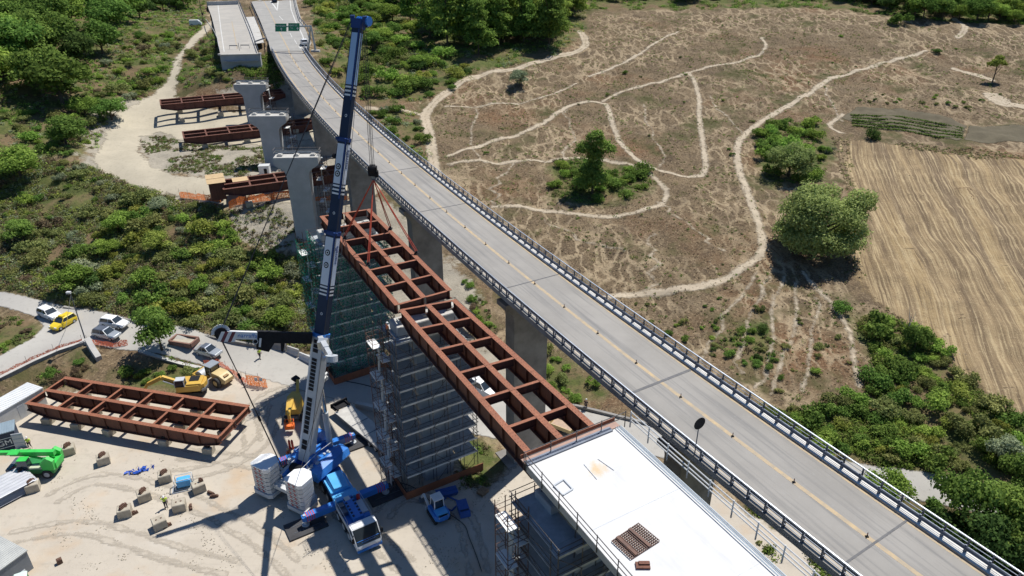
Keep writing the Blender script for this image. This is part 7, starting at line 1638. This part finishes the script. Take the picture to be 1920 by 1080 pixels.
scatter([(-40,595),(55,604),(74,624),(40,650),(-40,680)], 8, (.5,1.1), {'bright':2,'mid':2,'dry':2}, 'low shrub on the dry verge between the two road branches', 'shrubs of the road fork', gap=.8)
scatter([(1012,662),(1088,682),(1132,740),(1080,756),(1012,742)], 11, (.7,1.5), {'bright':2,'mid':2,'olive':2}, 'shrub between the viaduct pier and the lower road', 'shrubs by the viaduct pier', gap=.8, deck=-7)
scatter([(862,505),(898,545),(930,618),(905,640),(862,565)], 7, (.6,1.3), {'bright':2,'mid':2,'dry':1}, 'shrub in the strip between the steel frame and the viaduct', 'shrubs beside the frame', gap=.8, deck=-7)
for lst, lab, grp, rr in (([(1332,645),(1440,605),(1458,680),(1380,690),(1340,672)], 'green tuft in the lower middle of the dry field', 'tufts of the lower dry field', (.5,1.1)), ([(930,210),(1110,130),(1500,60),(1800,90),(1900,180),(1600,190),(1450,260),(1300,420),(1100,460),(900,420),(870,300)], 'small dark bush scattered over the dry field', 'bushes scattered over the dry field', (.35,.85)), ([(1130,570),(1400,560),(1600,640),(1580,740),(1480,780),(1280,650)], 'small green bush on the dry slope above the viaduct rail', 'bushes above the viaduct rail', (.35,.9)), ([(1640,180),(1860,180),(1820,205),(1700,198),(1600,190)], 'small bush in the row above the vegetable plot', 'bushes above the vegetable plot', (.5,.9))):
    scatter(lst, 16 if 'row' in lab or 'lower' in lab else 30, rr, {'mid':3,'olive':3,'dark':2,'bright':1}, lab, grp, gap=1.0, name='bush', cat='bush')
# -- undergrowth that nobody could count: one mass per hillside
def under(name, label, cat, polys, n, rr, mats, seed, per=46, ls=.26, zc=.5, clear=.3, thr=0., gapmask=True, only=None):
    r = np.random.default_rng(seed); qs = [pix(p) for p in polys]; C_ = []
    areas = []
    for q in qs:
        a = np.array([(p[0], p[1]) for p in q]); areas.append(abs(np.sum(a[:,0]*np.roll(a[:,1],-1)-a[:,1]*np.roll(a[:,0],-1)))/2)
    tot = sum(areas)
    for q, A in zip(qs, areas):
        a = np.array([(p[0], p[1]) for p in q]); m = int(n*A/tot)*3; x = r.uniform(a[:,0].min(), a[:,0].max(), m*2); y = r.uniform(a[:,1].min(), a[:,1].max(), m*2)
        ok = sdpoly(x, y, q) < 0; x, y = x[ok], y[ok]
        cl = fbm(x, y, [(16,1,5),(6,.6,5)], 21)
        ok = (cl > thr) & (sdpoly(x, y, TRACK) > clear) & (sdpoly(x, y, ROAD) > clear); x, y = x[ok], y[ok]
        if only is not None: ok = only(x, y); x, y = x[ok], y[ok]
        C_.append(np.c_[x, y][:max(1, int(n*A/tot))])
    c = np.concatenate(C_); z = bil(ZZ, c[:,0], c[:,1]); k = len(c); R = rr[0]+(rr[1]-rr[0])*r.random(k)**1.8
    d = r.normal(0, 1, (k, per, 3)); d /= np.linalg.norm(d, axis=2)[..., None]; d[..., 2] = np.abs(d[..., 2]); rad = r.uniform(.5, 1.05, (k, per, 1))
    p = np.stack([c[:,0], c[:,1], z], -1)[:, None]+d*rad*R[:, None, None]*np.array([1, 1, zc*1.6]); nn = d.copy(); nn[..., 2] += .3
    v, f = leaves(p.reshape(-1, 3), nn.reshape(-1, 3), ls, r); tint = np.clip(np.repeat(r.uniform(0, .5, k), per)+r.normal(.25, .2, k*per), 0, 1)
    me = np_mesh(bpy.data.meshes.new(name), v, f, {'tint': tint}, False)
    for m in mats: me.materials.append(LV[m])
    me.polygons.foreach_set('material_index', np.repeat(r.integers(0, len(mats), k), per).astype(np.int32)); o = bpy.data.objects.new(name, me); COL.objects.link(o); return stuff(o, label, cat)
GREEN_CLIP = [(-120,-20),(380,-20)]+GREEN_PX[1][2:-1]+[(-120,330)]; GREEN_CLIP2 = [(575,-20),(1100,-20)]+GREEN_PX[3][2:]
nodeck = lambda x, y: np.array([not near_deck(a, b_, 0) for a, b_ in zip(x, y)], bool)
under('undergrowth', 'low green and brown undergrowth covering the thicket above the valley road', 'undergrowth', [GREEN_PX[0]], 7000, (.35,1.25), ['olive','yellow','dry','dry','grey','olive','olive'], 501, clear=-.2, thr=-.6)
under('undergrowth', 'low undergrowth on the slope below the upper left forest', 'undergrowth', [GREEN_CLIP, GREEN_PX[2]], 4200, (.45,1.3), ['olive','mid','bright','dry','bright','grey','mid'], 502, 34, .32, thr=-.9)
under('undergrowth', 'green weeds on the bank between the abutment and the viaduct', 'undergrowth', [[(489,108),(503,100),(516,122),(532,152),(518,170),(470,158),(436,132),(486,128)]], 330, (.4,1.2), ['olive','mid','bright','dark'], 512, 34, .3, thr=-1.5)
under('undergrowth', 'low undergrowth on the bank beyond the viaduct', 'undergrowth', [GREEN_CLIP2, GREEN_PX[4]], 2600, (.6,1.5), ['olive','mid','yellow','grey','mid'], 503, 34, .34, only=nodeck)
under('undergrowth', 'low brambles on the slope above the lower right road', 'undergrowth', [GREEN_PX[8], GREEN_PX[9], GREEN_PX[11]], 3000, (.4,1.1), ['mid','bright','olive','mid'], 504)
under('undergrowth', 'low green growth beneath the far woodland at top right', 'undergrowth', [[(1100,-20),(1990,-20),(1990,60),(1900,48),(1700,40),(1600,22),(1500,14),(1100,20)]], 1300, (.7,1.6), ['mid','olive','bright'], 505, 30, .4)
under('undergrowth', 'low weeds round the gully, frames and viaduct piers', 'undergrowth', GREEN_PX[6:8]+GREEN_PX[10:11]+GREEN_PX[12:16]+GREEN_PX[17:], 1000, (.25,.7), ['mid','olive','bright','dry'], 506, 36, .22, clear=.1)
under('weeds', 'dry weeds on the bank inside the gravel loop', 'weeds', [[(262,262),(300,252),(345,268),(420,274),(495,276),(545,300),(540,336),(430,332),(335,326),(285,308)], [(430,392),(575,376),(588,468),(480,468),(442,440)]], 1300, (.3,.85), ['olive','dry','olive','mid','dry'], 507, 30, .22, clear=-.6, thr=-.5)
under('dry_scrub', 'dry brown tufts covering the hillside beyond the viaduct', 'dry scrub', [[(800,160),(900,150),(1090,100),(1110,30),(1500,25),(1700,50),(1930,70),(1930,230),(1800,225),(1600,195),(1560,240),(1430,235),(1400,330),(1440,480),(1590,500),(1690,620),(1640,740),(1500,770),(1300,660),(1100,520),(930,400),(830,320)]], 13000, (.10,.36), ['straw','dry','dry','straw','olive','dry'], 508, 11, .15, thr=-1.6, only=nodeck)
under('dry_scrub', 'dark dry tufts scattered over the hillside beyond the viaduct', 'dry scrub', [[(800,160),(1090,100),(1110,30),(1500,25),(1930,70),(1930,230),(1600,195),(1430,235),(1440,480),(1690,620),(1500,770),(1100,520),(830,320)]], 2600, (.22,.7), ['olive','dark','mid','olive'], 509, 22, .19, thr=.1, only=nodeck)
under('weeds', 'weedy dry margin round the stubble field', 'weeds', [[(1560,258),(1590,258),(1612,380),(1604,465),(1630,540),(1720,620),(1800,690),(1870,750),(1850,760),(1700,630),(1600,560),(1580,470),(1590,380)],[(1650,258),(1760,275),(1930,292),(1930,306),(1760,289),(1650,272)]], 700, (.2,.6), ['dry','straw','olive','olive'], 510, 22, .2, thr=-.8)
rows = []
for k_ in range(6):
    f_ = k_/5; rows.append([(1596+f_*4,212+24*f_),(1690,214+31*f_),(1760,226+32*f_),(1806,238+22*f_)])
r = np.random.default_rng(77); cc = []
for row in rows[1:]:
    p = pix(row)
    for a, b_ in zip(p[:-1], p[1:]):
        n_ = int((b_-a).length/.35)
        for i in range(n_): cc.append(tuple(a.lerp(b_, i/n_)))
cc = np.array(cc); per = 22; pp = cc[:, None]+r.normal(0, 1, (len(cc), per, 3))*np.array([.22,.22,.0])+np.stack([np.zeros((len(cc), per))]*2+[r.uniform(.02,.4,(len(cc), per))], -1)
v, f = leaves(pp.reshape(-1, 3), np.tile([[0,0,1.]], (len(cc)*per, 1)), .3, r); me = np_mesh(bpy.data.meshes.new('crop_rows'), v, f, {'tint': r.uniform(0, .7, len(f))}, False); me.materials.append(LV['mid']); o = bpy.data.objects.new('crop_rows', me); COL.objects.link(o); stuff(o, 'dark green crop rows in the small vegetable plot', 'crops')
